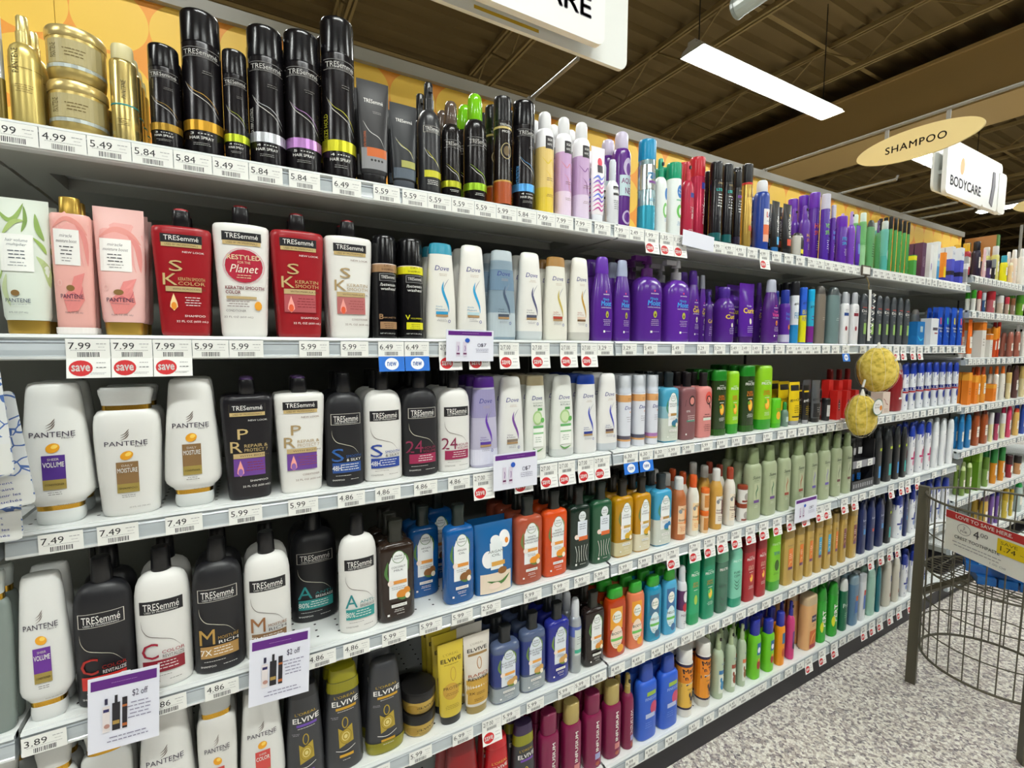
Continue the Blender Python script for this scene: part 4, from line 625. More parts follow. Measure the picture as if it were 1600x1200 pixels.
S('h3', 'hs', 'dandruff_shampoo_bottle', 'white dandruff bottle with lavender sprigs', 'eceef0', 'e0e4e6', [('S', '5a6a8a', .16, [(-.4, .1), (-.2, .3), (-.3, .5)], 1), ('S', '5a6a8a', .16, [(.2, .1), (.4, .25), (.5, .42)], 1), ('T', 'head&', .05, .7, .36, '2d3a80', {'h': .02})])
# ---- fifth shelf
S('pco', 'pantc', CB, 'white bottle with coral color panel', 'dcdcd8', 'd0d3d0', pant('cf4a44', 'COLOR', 'CONDITIONER'), r=.25)
S('pso', 'pants', SB, 'white bottle with coral color panel, cap on top', 'dad9d4', 'c6c8c4', pant('cf4a44', 'COLOR', 'SHAMPOO', -.05), r=.25)
S('psv', 'pants', SB, 'wide pearly white bottle with gold collar', 'd8d9d5', 'cfd0cc', pant('8a6a42', 'MOISTURE', 'SHAMPOO', -.05), r=.25)
def elv(sub, pan, dk=True):
    return [('T', "L'OREAL", .05, .735, .56, 'bd9f2c', {'h': .026}), ('T', 'ELVIVE', .05, .675, .68, WT, {'h': .05, 'bold': .02}), ('R', -.45, .61, .6, .635, sub), ('L', .05, .595, .5, 1, .014, WT), ('L', -.5, .55, .2, 2, .014, 'a8a8b0'), ('Q', .0, .48, .14, .05, .05, pan), ('P', pan, [(-.36, .44), (-.1, .40), (.36, .45), (.42, .28), (-.32, .24)]), ('Q', .02, .345, .3, .07, .03, '8a7420'), ('Q', .02, .345, .18, .04, .03, 'f0e2a0'), ('O', .02, .345, .09, .02, 'e0d28c'), ('S', WT, .03, [(-.5, .22), (0, .20), (.5, .235)]), ('R', -.32, .145, .4, .172, sub), ('L', .05, .115, .3, 1, .014, WT)]
S('e1', 'dove', SB, 'graphite bottle with violet strip and gold emblem', '3a3b3e', '2a2b2e', elv('6a4aa8', 'b39a34'), r=.35)
S('e2', 'dove', SB, 'graphite bottle with olive yellow cap', '3a3b3e', '8f8a12', elv('c89a2a', 'b39a34')+[('B', .78, .88, '8a8516')], r=.35)
S('e3', 'dovec', CB, 'graphite bottle standing on olive yellow cap', '38393c', '8f8a14', elv('c89a2a', 'b39a34')+[('B', .10, .14, '8a8516')], r=.35)
S('ej', 'jar', 'jar', 'gold hair mask jar with black lid', 'bfa04c', '1b1a1a', [('T', 'ELVIVE', .2, .34, .55, '3a2f14', {'h': .1, 'bold': .02}), ('O', -.55, .3, .3, .2, 'a8852c'), ('L', .2, .2, .5, 2, .06, '6a5420')], kw=dict(metal=.3))
S('ey', 'tube', TU, 'yellow treatment tube with black cap', 'd3bb3c', '1a191a', [('T', "L'OREAL", 0, .86, .6, '9a842c', {'h': .03}), ('T', 'ELVIVE', 0, .79, .8, '2a2416', {'h': .05, 'bold': .02}), ('L', 0, .74, .7, 1, .02, '4a3c18'), ('Q', .1, .62, .2, .08, .05, 'b8923a'), ('O', -.1, .42, .6, .1, 'c49a3a'), ('T', 'PROTEIN', .05, .46, .7, '4a3818', {'h': .035}), ('L', 0, .4, .5, 2, .02, '6a5420'), ('L', 0, .25, .6, 3, .02, '8a7428')])
S('er', 'tube', TU, 'white tube shading to gold, brown cap', 'd9d3c8', '9a8448', [('R', -.85, .14, .85, .45, 'c49a3c'), ('T', "L'OREAL", 0, .88, .5, 'a39a8c', {'h': .025}), ('T', 'ELVIVE', 0, .81, .75, '23201c', {'h': .045, 'bold': .02}), ('R', -.7, .74, .75, .77, '9a7a4a'), ('Q', .1, .64, .16, .07, .05, 'b0783c'), ('T', 'RAPID', .0, .50, .72, 'a8522e', {'h': .035}), ('T', 'REVIVER', .0, .455, .75, '2a2018', {'h': .035, 'bold': .02}), ('T', '2X', -.5, .28, .2, '4a3010', {'h': .03}), ('L', .15, .28, .4, 2, .02, '4a3010'), ('L', 0, .2, .4, 2, .02, '6a4a1c')])
S('hu1', 'he', SB, 'clear bottle with navy ginger label', '5c6a8c', '1f2224', [('B', .03, .22, '98a1a6'), ('B', .25, .68, '2a3a7c')]+herb('BLUE GINGER|& MICELLAR|WATER', '', '6a8a3a', 'd0a05a', 'e8a24a', 'dde4ec', sub='SHAMPOO'), kw=dict(trans=.2), r=.12)
S('hu2', 'he', CB, 'deep indigo bottle with ginger label', '262d8c', '1f2224', herb('BLUE|GINGER', '', '6a8a3a', 'd0a05a', 'e8a24a', 'dde4ec'), r=.18)
S('hmo', 'mousse', MO, 'silver mousse can with clear domed cap', 'b4bac0', 'd0d4d8', [('B', .0, .35, 'aab0b2', .3, .6), ('B', .50, .64, '5a6ab4'), ('R', -.6, .25, .7, .6, 'c9d2cc'), ('R', -.6, .28, .7, .33, '3aa88a'), ('L', .1, .5, .4, 4, .03, '5a6268')], kw=dict(metal=.5))
S('hk', 'he', SB, 'dark brown bottle with coconut milk label', '241a18', '22231c', herb('COCONUT|MILK', '', sub='SHAMPOO'), r=.18)
HF2 = lambda c, w, f: [('R', -.55, .42, .6, .74, f), ('O', .05, .60, .45, .09, 'f0efe6'), ('T', 'Herbal', .05, .62, .3, '2f6a3a', {'h': .03}), ('T', 'Essences', .05, .58, .4, '2f6a3a', {'h': .025}), ('O', .05, .30, .58, .17, c), ('T', w, .05, .36, .5, '3a4a3a', {'h': .04, 'bold': .02}), ('R', -.5, .25, .65, .29, '6cc05a'), ('L', .05, .2, .4, 2, .025, '5a7a5a'), ('O', .4, .12, .35, .06, f)]
S('v1', 'flip', SB, 'clear amber-red bottle with green flip lid', 'b83c10', '2f9a2c', HF2('f4dcc8', 'BODY', 'eaa02a'), kw=dict(trans=.1), r=.12, us=-0.25)
S('v2', 'flip', CB, 'salmon orange bottle with green flip lid', 'dd7a52', '2f9a2c', HF2('f4dcc8', 'BODY', 'eaa02a'), us=-0.25)
S('v3', 'flip', SB, 'clear aqua bottle with green flip lid', '1a90b8', '2f9a2c', HF2('d8ecf0', 'HELLO', '3a6a8a'), kw=dict(trans=.1), r=.12, us=-0.25)
S('v4', 'flip', CB, 'pale blue bottle with green flip lid', '4aa4cc', '2f9a2c', HF2('d8ecf0', 'HELLO', '3a6a9c'), us=-0.25)
for k_ in ('v1', 'v2', 'v3', 'v4'): SKU[k_]['dr'] = .6
S('vm', 'mousse', MO, 'white mousse can with plum print', 'dcdde0', 'e2e4e8', [('B', .30, .62, '5a2a5a'), ('O', .1, .52, .5, .09, 'e8e6ea'), ('O', 0, .35, .5, .07, 'c02a3a'), ('T', 'MOUSSE', .1, .22, .8, '5a2a5a', {'h': .035}), ('L', .1, .12, .4, 2, .03, '6a6a70')])
S('g1', 'frucc', CB, 'green-teal bottle standing on its cap', '1fa06a', '159a5c', fru('5ac06a', 'GROW|STRONG', 'c89a3a', '8cc84a')[:5]+[('O', .2, .36, .3, .07, 'a8c84a')], us=-0.25)
S('g2', 'fruc', CB, 'deep teal green bottle', '128c66', '0f8a5e', fru('5ac06a', 'GROW|STRONG', 'c89a3a', '8cc84a'), us=-0.25)
S('g3', 'fruc', SB, 'smoky clear green bottle', '4a7a64', '5a9a78', [('T', 'FRUCTIS', .1, .725, .66, WT, {'h': .04}), ('T', 'PURE CLEAN', 0, .45, .6, '14342a', {'h': .04}), ('S', '14342a', .1, [(-.5, .3), (0, .22), (.5, .3)], 1), ('S', '14342a', .1, [(-.4, .2), (0, .12), (.5, .2)], 1)], kw=dict(trans=.2), r=.15, us=-0.25)
S('g4', 'frucc', CB, 'pale mint bottle with curling lines', '7cc8ac', '1f9a78', [('T', 'FRUCTIS', .1, .82, .66, 'e8f4ee', {'h': .04}), ('T', 'PURE', 0, .62, .5, '1a5a48', {'h': .04}), ('T', 'CLEAN', 0, .56, .5, '1a5a48', {'h': .04})]+[('S', '23604c', .1, [(-.5, .5-i*.06), (0, .44-i*.06), (.5, .5-i*.06)], 1) for i in range(3)], us=-0.25)
S('g5', 'fruc', SB, 'crimson bottle with white lettering', 'a8202a', '8c1820', fru('c83a3a', 'COLOR|SHIELD', 'e8c0a8', 'c84a4a'), us=-0.25)
S('g6', 'frucc', CB, 'bright green bottle with dark leaf', '7cc42a', '3fa02a', [('T', 'FRUCTIS', .1, .77, .66, 'dff0c8', {'h': .035}), ('T', 'TEXTURE', .1, .62, .5, '2a6aa0', {'h': .05, 'bold': .02}), ('O', .2, .42, .4, .09, '3a5a1c'), ('L', .1, .3, .5, 2, .02, '3a5a1c')], us=-0.25)
for key, c, dd in [('sg', 'e07a2a', 'orange'), ('sh', '3a9cc4', 'blue'), ('si', '7a3a3a', 'wine')]:
    S(key, 'fruc', SB, 'clear gold bottle with %s label' % dd, 'c4a254', '9c8246', [('T', 'Suave', .2, .72, .5, '6a5018', {'h': .03, 'shear': .2}), ('R', -.1, .28, .75, .66, c), ('S', 'f4d28a', .12, [(-.0, .35), (.3, .42), (.6, .4)], 1), ('L', .3, .56, .3, 3, .035, 'f6ecd4'), ('R', -.1, .28, .75, .33, '6a3a5a')], r=.2, kw=dict(trans=.1), dr=.5, us=-.35)
S('nv', 'axe', 'body_wash_bottle', 'navy men\u2019s bottle', '1f2c5c', '18244e', [('T', 'Suave', .2, .66, .5, 'c8d0e8', {'h': .04}), ('R', .0, .38, .7, .48, '3a8ac8'), ('L', .2, .55, .4, 3, .03, '8a9ac8')], us=-0.25)
S('nv2', 'axe', 'body_wash_bottle', 'navy men\u2019s bottle with red stripe', '1f2c5c', '18244e', [('T', 'Suave', .2, .66, .5, 'c8d0e8', {'h': .04}), ('R', .0, .38, .7, .44, 'c8483a')], us=-0.25)
S('h4', 'hs', 'dandruff_shampoo_bottle', 'white dandruff shampoo with blue bands', 'e8eaee', '22358c', hs('22358c', '22358c', False), us=-0.25)
# ---- bottom shelf
S('r1', 'dove', SB, 'deep red bottle', '8c1418', '7c1014', None)
S('r2', 'dove', CB, 'bright red bottle with glossy cap', 'b81a22', 'c22028', [('T', "L'OREAL", .05, .72, .6, 'd8a83a', {'h': .03}), ('T', 'ELVIVE', .05, .66, .6, WT, {'h': .04})], r=.2)
S('r3', 'dove', SB, 'graphite bottle with dark violet cap, olive shoulders', '35363a', '38284a', [('B', .76, .88, '8a8a1c'), ('T', "L'OREAL", .05, .70, .56, 'bd9f2c', {'h': .03}), ('T', 'ELVIVE', .05, .63, .68, WT, {'h': .05, 'bold': .02}), ('R', -.45, .57, .6, .595, '7a4ab0'), ('Q', .0, .45, .14, .05, .05, 'd0b030')])
for key, cp, dd in [('i1', '7a1a44', 'maroon cap'), ('i2', 'b09c5c', 'gold cap')]:
    S(key, 'col', SB, 'maroon bottle with %s, vertical white lettering' % dd, '801c48', cp, [('T', 'INFUSIUM', .15, .44, 1.5, WT, {'rot': pi/2, 'h': .045, 'bold': .02}), ('R', -.1, .13, .55, .21, '9a9cc8' if key != 'i2' else 'c87a7a'), ('O', .2, .07, .25, .03, 'a8503a')], dr=.75, r=.25)
S('i3', 'spray', SPR, 'maroon spray bottle with gold nozzle', '7c1c44', 'a8924e', [('T', 'INFUSIUM', .15, .38, 1.9, WT, {'rot': pi/2, 'h': .05}), ('R', -.1, .13, .6, .2, '9a9cc8'), ('O', .2, .07, .25, .03, 'a8503a')])
S('fi', 'suave', SB, 'cornflower blue bottle with pink shape', '2a5cc8', '2448a8', [('R', -.1, .60, .9, .655, '9abc3a'), ('T', 'FINESSE', .35, .56, .6, 'a8c0ee', {'h': .04}), ('O', .7, .42, .4, .09, 'c8486a'), ('R', -.2, .30, .8, .36, 'b8c4e4'), ('L', .1, .24, .4, 3, .03, '6a90e0')], r=.35, us=-0.25)
SH['mane'] = (2.0, rg((0, .93), (.01, 1), (.78, 1), (.80, .98), (.81, .9)), ('cap', rg((.81, .9), (.82, .92), (.98, .9), (1, .82)))); DR['mane'] = 1
for key, w1, w2, dd in [('mt1', 'and Body', 'SHAMPOO', 'pale sun rays'), ('mt2', 'Moisturizer', 'CONDITIONER', 'orange lower label')]:
    S(key, 'mane', SB if key == 'mt1' else CB, 'white bottle, orange horse label, '+dd, 'dcdad2', 'e4e2dc', [('B', .12, .80, 'e8b84a' if key == 'mt1' else 'e8962a'), ('B', .52, .78, 'e88a1c'), ('B', .76, .80, '231a3c'), ('B', .12, .15, '231a3c'), ('T', 'Mane', .0, .71, .85, '1d1524', {'h': .07, 'bold': .03, 'rot': .15}), ('T', "'n Tail", .05, .61, .85, '1d1524', {'h': .07, 'bold': .03, 'rot': .1}), ('P', '1d1838', [(-.9, .50), (.9, .575), (.9, .53), (-.9, .455)]), ('T', w1, .0, .515, .6, WT, {'h': .03, 'rot': .08}), ('T', w2, .2, .43, .6, '3a2a1c', {'h': .022}),
        ('O', .18, .28, .2, .035, '1d1838'), ('P', '1d1838', [(-.2, .36), (.0, .39), (.05, .32), (-.05, .29), (-.2, .33)]), ('P', '1d1838', [(.3, .39), (.45, .37), (.4, .29), (.25, .29)]), ('S', '1d1838', .07, [(.08, .27), (.02, .2)]), ('S', '1d1838', .07, [(.3, .27), (.35, .2)]), ('S', '1d1838', .05, [(.2, .27), (.2, .2)])], r=.4)
for key, b, an, dd in [('k1', '3a7ab0', '2f86b8', 'blue coconut rabbit'), ('k2', '9c4a34', '8c3a1c', 'red berry'), ('k3', 'e0784a', '8a5a2a', 'brown fox')]:
    S(key, 'spray', SPR, 'clear green detangler spray with '+dd+' print', 'b9c9ac', 'a8b890', [('T', 'Suave', .2, .56, .4, '3a5a9c', {'h': .03}), ('R', -.6, .40, .8, .46, b), ('R', -.6, .10, .8, .39, 'dfe6d8'), ('O', .1, .22, .45, .07, an), ('O', -.2, .31, .2, .04, an)], kw=dict(trans=.1))
S('k4', 'col', SB, 'lime green children\u2019s bottle with blue lid', '6cc41e', '26309c', [('R', -.1, .42, .8, .62, '2a6a9c'), ('O', .3, .50, .3, .05, 'e8e8f0'), ('O', .3, .25, .4, .08, 'a8302a'), ('O', .3, .33, .2, .03, 'e0b02a')], dr=.8, us=-0.25)
S('k5', 'col', SB, 'orange children\u2019s bottle with blue lid', 'ee9212', '26309c', [('R', -.1, .42, .8, .62, '2a6a9c'), ('O', .3, .25, .4, .08, 'c8502a')], dr=.8, us=-0.25)
S('k6', 'spray', SPR, 'pink children\u2019s spray with indigo nozzle', 'c83a7a', '2c2f90', [('R', -.4, .2, .7, .5, '6a3a7a'), ('O', .1, .25, .4, .07, '2a1f3a')])
S('vo', 'fruc', CB, 'peach bottle with orange swirl panel', 'e0ad74', 'c9b08a', [('R', .0, .52, .8, .64, '2a1f4a'), ('T', 'VO5', .4, .58, .32, WT, {'h': .04, 'bold': .02}), ('L', .4, .47, .3, 2, .03, '6a4a2a'), ('R', -.2, .03, .9, .36, 'cf6a2c'), ('S', 'f4c060', .14, [(-.1, .1), (.3, .25), (.8, .3)], 1), ('R', -.2, .03, .9, .1, '9c2a3a')], us=-0.25)
S('pe', 'hs', SB, 'glossy green bottle with vertical white lettering', '2aa02a', '2a8f2a', [('T', 'PERT', .1, .45, 1.4, WT, {'rot': pi/2, 'h': .09, 'bold': .03}), ('O', -.3, .3, .3, .1, 'd8e02a')], r=.25, us=-0.25)
S('pr', 'hs', SB, 'dark green bottle with white cap', '0f6a48', 'd4d6d2', [('T', 'Prell', .1, .5, .9, 'd0e8dc', {'h': .08}), ('L', .1, .35, .6, 3, .04, '8ac8a8')], kw=dict(trans=.1))
S('sb', 'fruc', SB, 'slate blue bottle', '5a7f9c', '7f97a4', [('R', .1, .50, .8, .60, 'c8602e'), ('R', -.1, .25, .8, .50, '3a6ab0')], us=-0.25)
S('wb', 'fruc', SB, 'white bottle with blue and red label', 'd6dade', 'c9ced2', [('R', .0, .55, .8, .66, 'c84a3a'), ('R', -.1, .25, .8, .55, '4a6fb8')], us=-0.25)
S('mi', 'rnd', SB, 'pale mint bottle', '9cc4b2', 'a8ccbc', [('R', .1, .4, .8, .6, '8ab0a0')])
S('te', 'rnd', SB, 'teal bottle', '1f7480', '2a7f88', None)
S('iv', 'rnd', SB, 'ivory bottle with brown print', 'd2cdbe', 'd8d4c8', [('R', .2, .55, .8, .68, '3a4a8c'), ('O', .4, .25, .3, .05, '9c5a48')])
# ---- next bay
for key, kd, nm, c, cp, dsc in [('n1', 'col', 'lotion_bottle', 'a82a3a', 'e0b02a', 'red bottle with yellow cap'), ('n2', 'col', 'lotion_bottle', '2a2238', '15141c', 'dark bottle with black cap'), ('n3', 'tube', TU, 'e0b8bc', 'e0b8bc', 'pale pink tube'), ('n4', 'jar', 'jar', '4a3a6a', '2a2438', 'violet jar'), ('n5', 'jar', 'jar', '2c2a30', '8a8f94', 'dark jar with grey lid'),
    ('n6', 'col', 'lotion_bottle', 'd8d27a', 'dcd8d8', 'pale yellow lotion bottle'), ('n7', 'col', 'lotion_bottle', 'e0d81a', '2a9cb8', 'yellow bottle with aqua shoulders'), ('n8', 'rnd', 'lotion_bottle', 'e8c89a', 'e8e0c0', 'cream bottle'), ('n9', 'suave', 'lotion_bottle', 'e6d2c0', 'e8e6e6', 'pale peach lotion bottle'), ('n10', 'suave', 'lotion_bottle', 'e8e4dc', 'eeeeec', 'white lotion bottle'),
    ('j1', 'jar', 'jar', 'dfe0da', '3a9a2a', 'white jar with green lid'), ('j2', 'jar', 'jar', 'd8c8c0', 'c02a34', 'white jar with red lid'), ('j3', 'jar', 'jar', '3a5a8c', 'c6d0d8', 'blue jar'), ('j4', 'jar', 'jar', 'b8626a', 'b02a34', 'pink jar with red lid'), ('j5', 'jar', 'jar', 'cdbda8', 'd8d8d4', 'beige jar with white lid'), ('j6', 'jar', 'jar', 'b89a8a', 'c8384a', 'tan jar with pink lid'), ('j7', 'jar', 'jar', '9a8070', '8c5a3a', 'brown jar'), ('j8', 'jar', 'jar', '6a9a2a', '4a8a2a', 'green jar'),
    ('o1', 'tube', TU, 'e8702a', 'e8e4e0', 'orange tube'), ('o2', 'box', 'carton', 'dcd8d0', None, 'white carton with orange top'), ('o3', 'jar', 'jar', 'c84a1c', 'e8922a', 'orange jar with gold lid'), ('o4', 'rnd', SB, 'b83c14', 'c84a1c', 'burnt orange bottle'), ('o5', 'jar', 'jar', '8c1a1c', 'a82024', 'deep red jar'), ('o6', 'rnd', SB, '9c5a4a', 'a8685a', 'dusty rose bottle'), ('o7', 'box', 'carton', 'e8801c', None, 'orange carton'), ('o8', 'suave', SB, 'e0902a', 'a8441c', 'amber bottle with rust cap'), ('o9', 'suave', SB, 'e4e0d4', 'd8681c', 'white bottle with orange cap'), ('o10', 'rnd', SB, '5a3a38', '4a302c', 'brown bottle'), ('o11', 'jar', 'jar', 'e0cfa0', 'd8b870', 'cream jar'),
    ('b1', 'rnd', SB, '1f74b0', '2a88c4', 'ocean blue bottle'), ('b2', 'axe', SB, '9c4a20', '5a2414', 'copper brown bottle'), ('b3', 'jar', 'jar', 'e8e0a8', 'dedede', 'cream jar with white lid'), ('b4', 'jar', 'jar', 'b8486a', '3a2440', 'rose jar with dark lid'), ('b5', 'rnd', SB, 'd8426a', 'c8244a', 'hot pink bottle'), ('b6', 'rnd', SB, 'd8b060', 'd8482a', 'sand bottle with red cap'), ('b7', 'rnd', SB, '2a4aa0', '2a4aa0', 'navy blue bottle'),
    ('c1', 'rnd', SB, '6f8a3a', 'c8d89a', 'olive green bottle with pale cap'), ('c2', 'box', 'carton', '5f8c1c', None, 'tall moss green carton'), ('c3', 'jar', 'jar', 'd88a1c', '2a7a3a', 'orange jar with green lid'), ('c4', 'jar', 'jar', '9c2a34', '3a1c20', 'dark red jar'), ('c5', 'jar', 'jar', 'c08a5a', '2a2422', 'tan jar with black lid'), ('c6', 'jar', 'jar', '7a9a4a', '5a7a2a', 'leafy green jar'),
    ('d1', 'rnd', SB, 'b8963a', '6a4a6a', 'ochre bottle with plum cap'), ('d2', 'rnd', SB, '6a4a94', '2a2a7a', 'violet bottle'), ('d3', 'jar', 'jar', 'd0b84a', 'b89a2a', 'golden jar'), ('d4', 'rnd', SB, 'a8b8b4', '1fa84a', 'pale bottle with green cap')]:
    a_ = [('R', -.6, .25, .6, .55, 'e6e0d4'), ('L', 0, .45, .6, 2, .06, '6a5a50')]
    if key in ('o2', 'o7', 'c2'): a_ = [('B', .75, .97, {'o2': 'e0802a', 'o7': 'f0a83a', 'c2': '7aa82a'}[key]), ('L', 0, .5, .5, 3, .08, '6a5a48')]
    S(key, kd, nm, dsc, c, cp, a_)
# ------------------------------------------------------------------ shelf geometry
XS = [-1.55, -0.33, 0.887, 2.105, 3.30]        # bay seams along the aisle
YF, YB = 1.0, 1.44                             # shelf front and back panel
ZSH = {'A': CH+.333, 'B': CH+.018, 'C': CH-.289, 'D': CH-.612, 'E': CH-.913, 'F': CH-1.234}
ROWN = {'A': 'top shelf', 'B': 'second shelf', 'C': 'third shelf', 'D': 'fourth shelf', 'E': 'fifth shelf', 'F': 'bottom shelf'}
NB = [CH+.385, CH+.203, CH-.047, CH-.305, CH-.548, CH-.818, CH-1.08]     # shelves of the fourth bay
ROWS = {
'A': """silv -14 14 24 0|gspray 7 70 28|gjar 71 171 140 1 0 lower|gcan 173 216 74 3|tc0 234 283 78 1|tc1 287 352 30 1|tc2 347 389 85 1|tc3 386 444 52 1|tc4 445 500 60 1|tc5 503 556 40 1|tt1 557 608 128 1|tt2 609 652 164 1|tsp 652 688 131 1|tm1 689 720 160 2|tm2 724 760 149 3|toil 771 799 155 3|tc6 800 835 163 1|sg1 836 865 177 2|sg2 867 893 185 1|sg3 894 921 193 1|sgt 922 945 230 1|sgs 946 967 250 1|aqua 958 992 209 1 .05|rave 989 1021 219 1|gsp 1020 1042 248 1|gca 1040 1064 256 1|rsp 1063 1084 253 1|rca 1077 1104 248 1 .04|lk1 1104 1126 253 2|lk2 1127 1144 257 2|lk3 1145 1158 267 2|elng 1157 1175 257 2|lab 1176 1202 282 1|st1 1203 1219 314 1|st2 1220 1238 319 1|pu1 1229 1245 311 0 .10|bky 1237 1256 364 1|pu2 1247 1265 321 1|pu3 1262 1280 301 1 .04|pu4 1281 1296 303 1|pu5 1297 1305 320 1|pu6 1305 1323 338 1|pu7 1322 1336 330 1|pu8 1335 1345 352 0|gr1 1341 1353 332 1|gr2 1353 1366 344 1|gr3 1366 1376 344 1|gr4 1375 1388 345 1|gr5 1387 1394 338 2|gr5 1395 1401 340 2|gr5 1402 1408 342 2|gr5 1409 1415 345 2|gr5 1416 1421 347 2|bx1 1421 1431 399 0|bx2 1431 1445 380 1|bx3 1446 1457 383 1|bx4 1458 1468 378 1|bx5 1469 1478 395 1|bx6 1479 1491 386 1|bx6 1492 1505 388 1|bx7 1506 1513 401 0""",
'B': """ntg -4 86 312 1|npb 84 154 309 1|npt 143 228 326 2|ks1 241 335 329 1|ks2 335 424 324 1|ks3 424 507 336 1|ks4 507 581 346 1|bw1 581 620 370 1|bw2 621 661 375 1|dv1 664 712 381 3|dv2 713 760 384 3|dv3 761 805 392 3|dv4 806 847 395 3|dv5 848 886 402 3|dv6 887 921 403 3|as1 922 957 402 3|as2 957 985 407 3|as3 986 1033 400 2|as4 1034 1076 407 2|as5 1070 1093 423 2 .03|as6 1090 1103 430 1 .05|as7 1101 1113 456 2|as8 1113 1147 449 2|as9 1151 1180 443 2|as5 1178 1191 442 1 .08|as10 1190 1217 437 2|as11 1217 1234 453 1|gt1 1234 1248 440 2|gt2 1248 1260 449 2|gt3 1260 1272 452 2|vv1 1272 1289 447 2|vv2 1290 1311 449 2|wh1 1312 1326 456 2|wh2 1327 1341 457 2|dm 1342 1354 459 2|dm 1355 1366 460 2|dm 1367 1378 462 2|dm 1379 1390 463 2|dm 1391 1401 465 2|dm 1402 1412 466 2|dm 1413 1423 468 2|bb1 1424 1444 503 0|bb2 1445 1466 498 0|svc 1426 1440 484 0 .10|svc 1447 1461 485 0 .10|bp0 1467 1477 480 2|bp1 1478 1488 480 2|bp2 1489 1499 481 2|bp3 1500 1509 482 2""",
'C': """pc1 35 153 596 1|ps1 145 256 604 1|pc2 256 349 590 1|rp1 344 429 590 1|rp2 429 508 588 1|t1 508 568 583 2|t2 567 627 580 2|t3 627 683 578 2|t4 683 733 579 2|dv7 734 777 588 2|dv8 776 821 588 3|dv9 815 852 586 3|dv10 858 896 586 3|dv11 896 932 585 3|dv12 931 964 583 3|dd1 964 986 587 3|dd2 986 1008 586 3|dd3 1008 1028 586 3|he1 1029 1058 582 3|he2 1059 1085 582 3|he3 1085 1110 582 3|fr1 1111 1133 578 3|fr2 1134 1153 580 3|fr1 1154 1177 571 3|fr2 1178 1204 571 3|fr3 1203 1219 622 0|gl1 1219 1232 628 1|gy 1229 1251 597 2|gk 1252 1265 602 1|gg 1265 1283 594 1|jb 1283 1297 622 1|jr 1298 1312 610 0|jr 1313 1326 610 0|jr 1327 1339 609 0|rd 1289 1302 577 0 .10|rd 1304 1316 577 0 .10|rd 1318 1330 576 0 .10|bg 1366 1390 612 0|os 1391 1415 567 1|h1 1411 1425 569 2|h1 1425 1437 568 2|h1 1438 1450 567 2|h1 1451 1462 566 2|h1 1463 1474 566 2|h1 1475 1485 566 2|h1 1486 1496 566 2|h1 1497 1507 566 2""",
'D': """pcl -46 27 892 1|pc3 25 115 893 1|t5 117 214 867 1|t6 209 299 852 1|t7 302 383 838 1|t8 380 454 829 1|t9 454 526 797 1 .09|t10 529 589 803 2|hc 589 646 811 2|ha 636 684 790 1 .07|ha 692 739 787 3|hp 741 801 815 1|hg1 801 845 775 3|hg2 845 884 766 3|hb1 885 920 760 3|hb2 920 954 753 3|hh1 955 987 749 3|hh2 987 1015 745 3|hm 1016 1047 740 3|f1 1047 1072 745 3|f2 1072 1092 742 2|f3 1093 1107 797 0 0 low|f4 1107 1129 732 2|f5 1130 1149 730 2|f6 1150 1167 786 1 0 low2|sv1 1162 1188 700 2|sv1 1189 1212 696 2|sv2 1213 1234 692 2|sv2 1235 1256 688 2|sv3 1257 1276 685 2|sv3 1277 1296 682 2|sv4 1297 1314 679 2|sv4 1315 1332 676 2|ax2 1366 1381 672 2|ax 1382 1399 669 2|ax2 1400 1412 667 2|ax 1413 1424 666 2|h2 1426 1438 664 2|h2 1439 1453 660 2|h2 1454 1465 658 2|h3 1466 1478 657 2|h3 1479 1490 655 2|h3 1491 1503 653 2""",
'E': """psv -60 52 1168 1|psv 55 128 1160 1|psv 129 212 1128 1|pco 215 309 1098 1|pso 309 372 1068 2|pco 374 446 1073 1|e1 446 507 1064 2|e2 505 566 1038 2|e3 570 630 1026 2|ej 627 682 1100 1 0 low|ey 682 724 1003 3|er 723 765 989 3|hu1 766 810 976 3|hu1 811 850 955 3|hu2 851 887 940 3|hmo 888 908 934 2|hk 909 942 923 3|v1 943 976 916 3|v2 978 1005 908 3|v3 1006 1032 899 3|v4 1033 1056 890 3|vm 1056 1073 884 2|g1 1073 1092 866 2|g2 1093 1115 865 2|g3 1116 1136 861 2|g4 1137 1158 858 2|g5 1158 1178 846 2|g5 1179 1196 841 2|g6 1197 1218 826 2|sg 1219 1239 826 2|sg 1240 1255 820 2|sg 1256 1270 815 2|sh 1271 1284 810 2|sh 1285 1298 806 2|sg 1299 1309 802 2|si 1310 1322 798 2|si 1323 1339 792 2|nv 1340 1355 785 2|nv2 1356 1370 781 2|nv 1371 1386 777 2|ax 1387 1399 772 2|h4 1400 1419 771 2|nv 1420 1427 768 1|h4 1428 1440 762 2|h4 1441 1454 756 2|h4 1455 1468 750 2|h4 1469 1482 746 2|h4 1483 1497 742 2""",
'F': """r1 691 750 1150 1|r2 755 796 1147 1|r3 797 836 1126 2|i1 840 872 1110 2|i2 876 907 1094 2|i1 909 939 1080 2|i2 940 969 1066 2|i3 969 990 1053 2|fi 992 1024 1035 3|fi 1026 1057 1022 3|mt1 1054 1082 1011 2|mt2 1085 1110 1001 2|k1 1111 1131 990 2|k2 1132 1150 983 2|k3 1151 1166 976 2|k4 1168 1188 967 2|k4 1189 1209 967 2|k5 1210 1226 956 2|k6 1227 1242 940 1|vo 1249 1274 929 2|pe 1275 1291 919 2|pe 1292 1309 910 2|pr 1310 1324 905 2|sb 1325 1340 900 2|wb 1341 1352 897 2|mi 1353 1367 890 2|te 1368 1376 886 2|iv 1377 1392 877 2|iv 1393 1405 872 2|h4 1406 1418 868 2|h4 1419 1432 862 2|h4 1433 1447 856 1""",
}
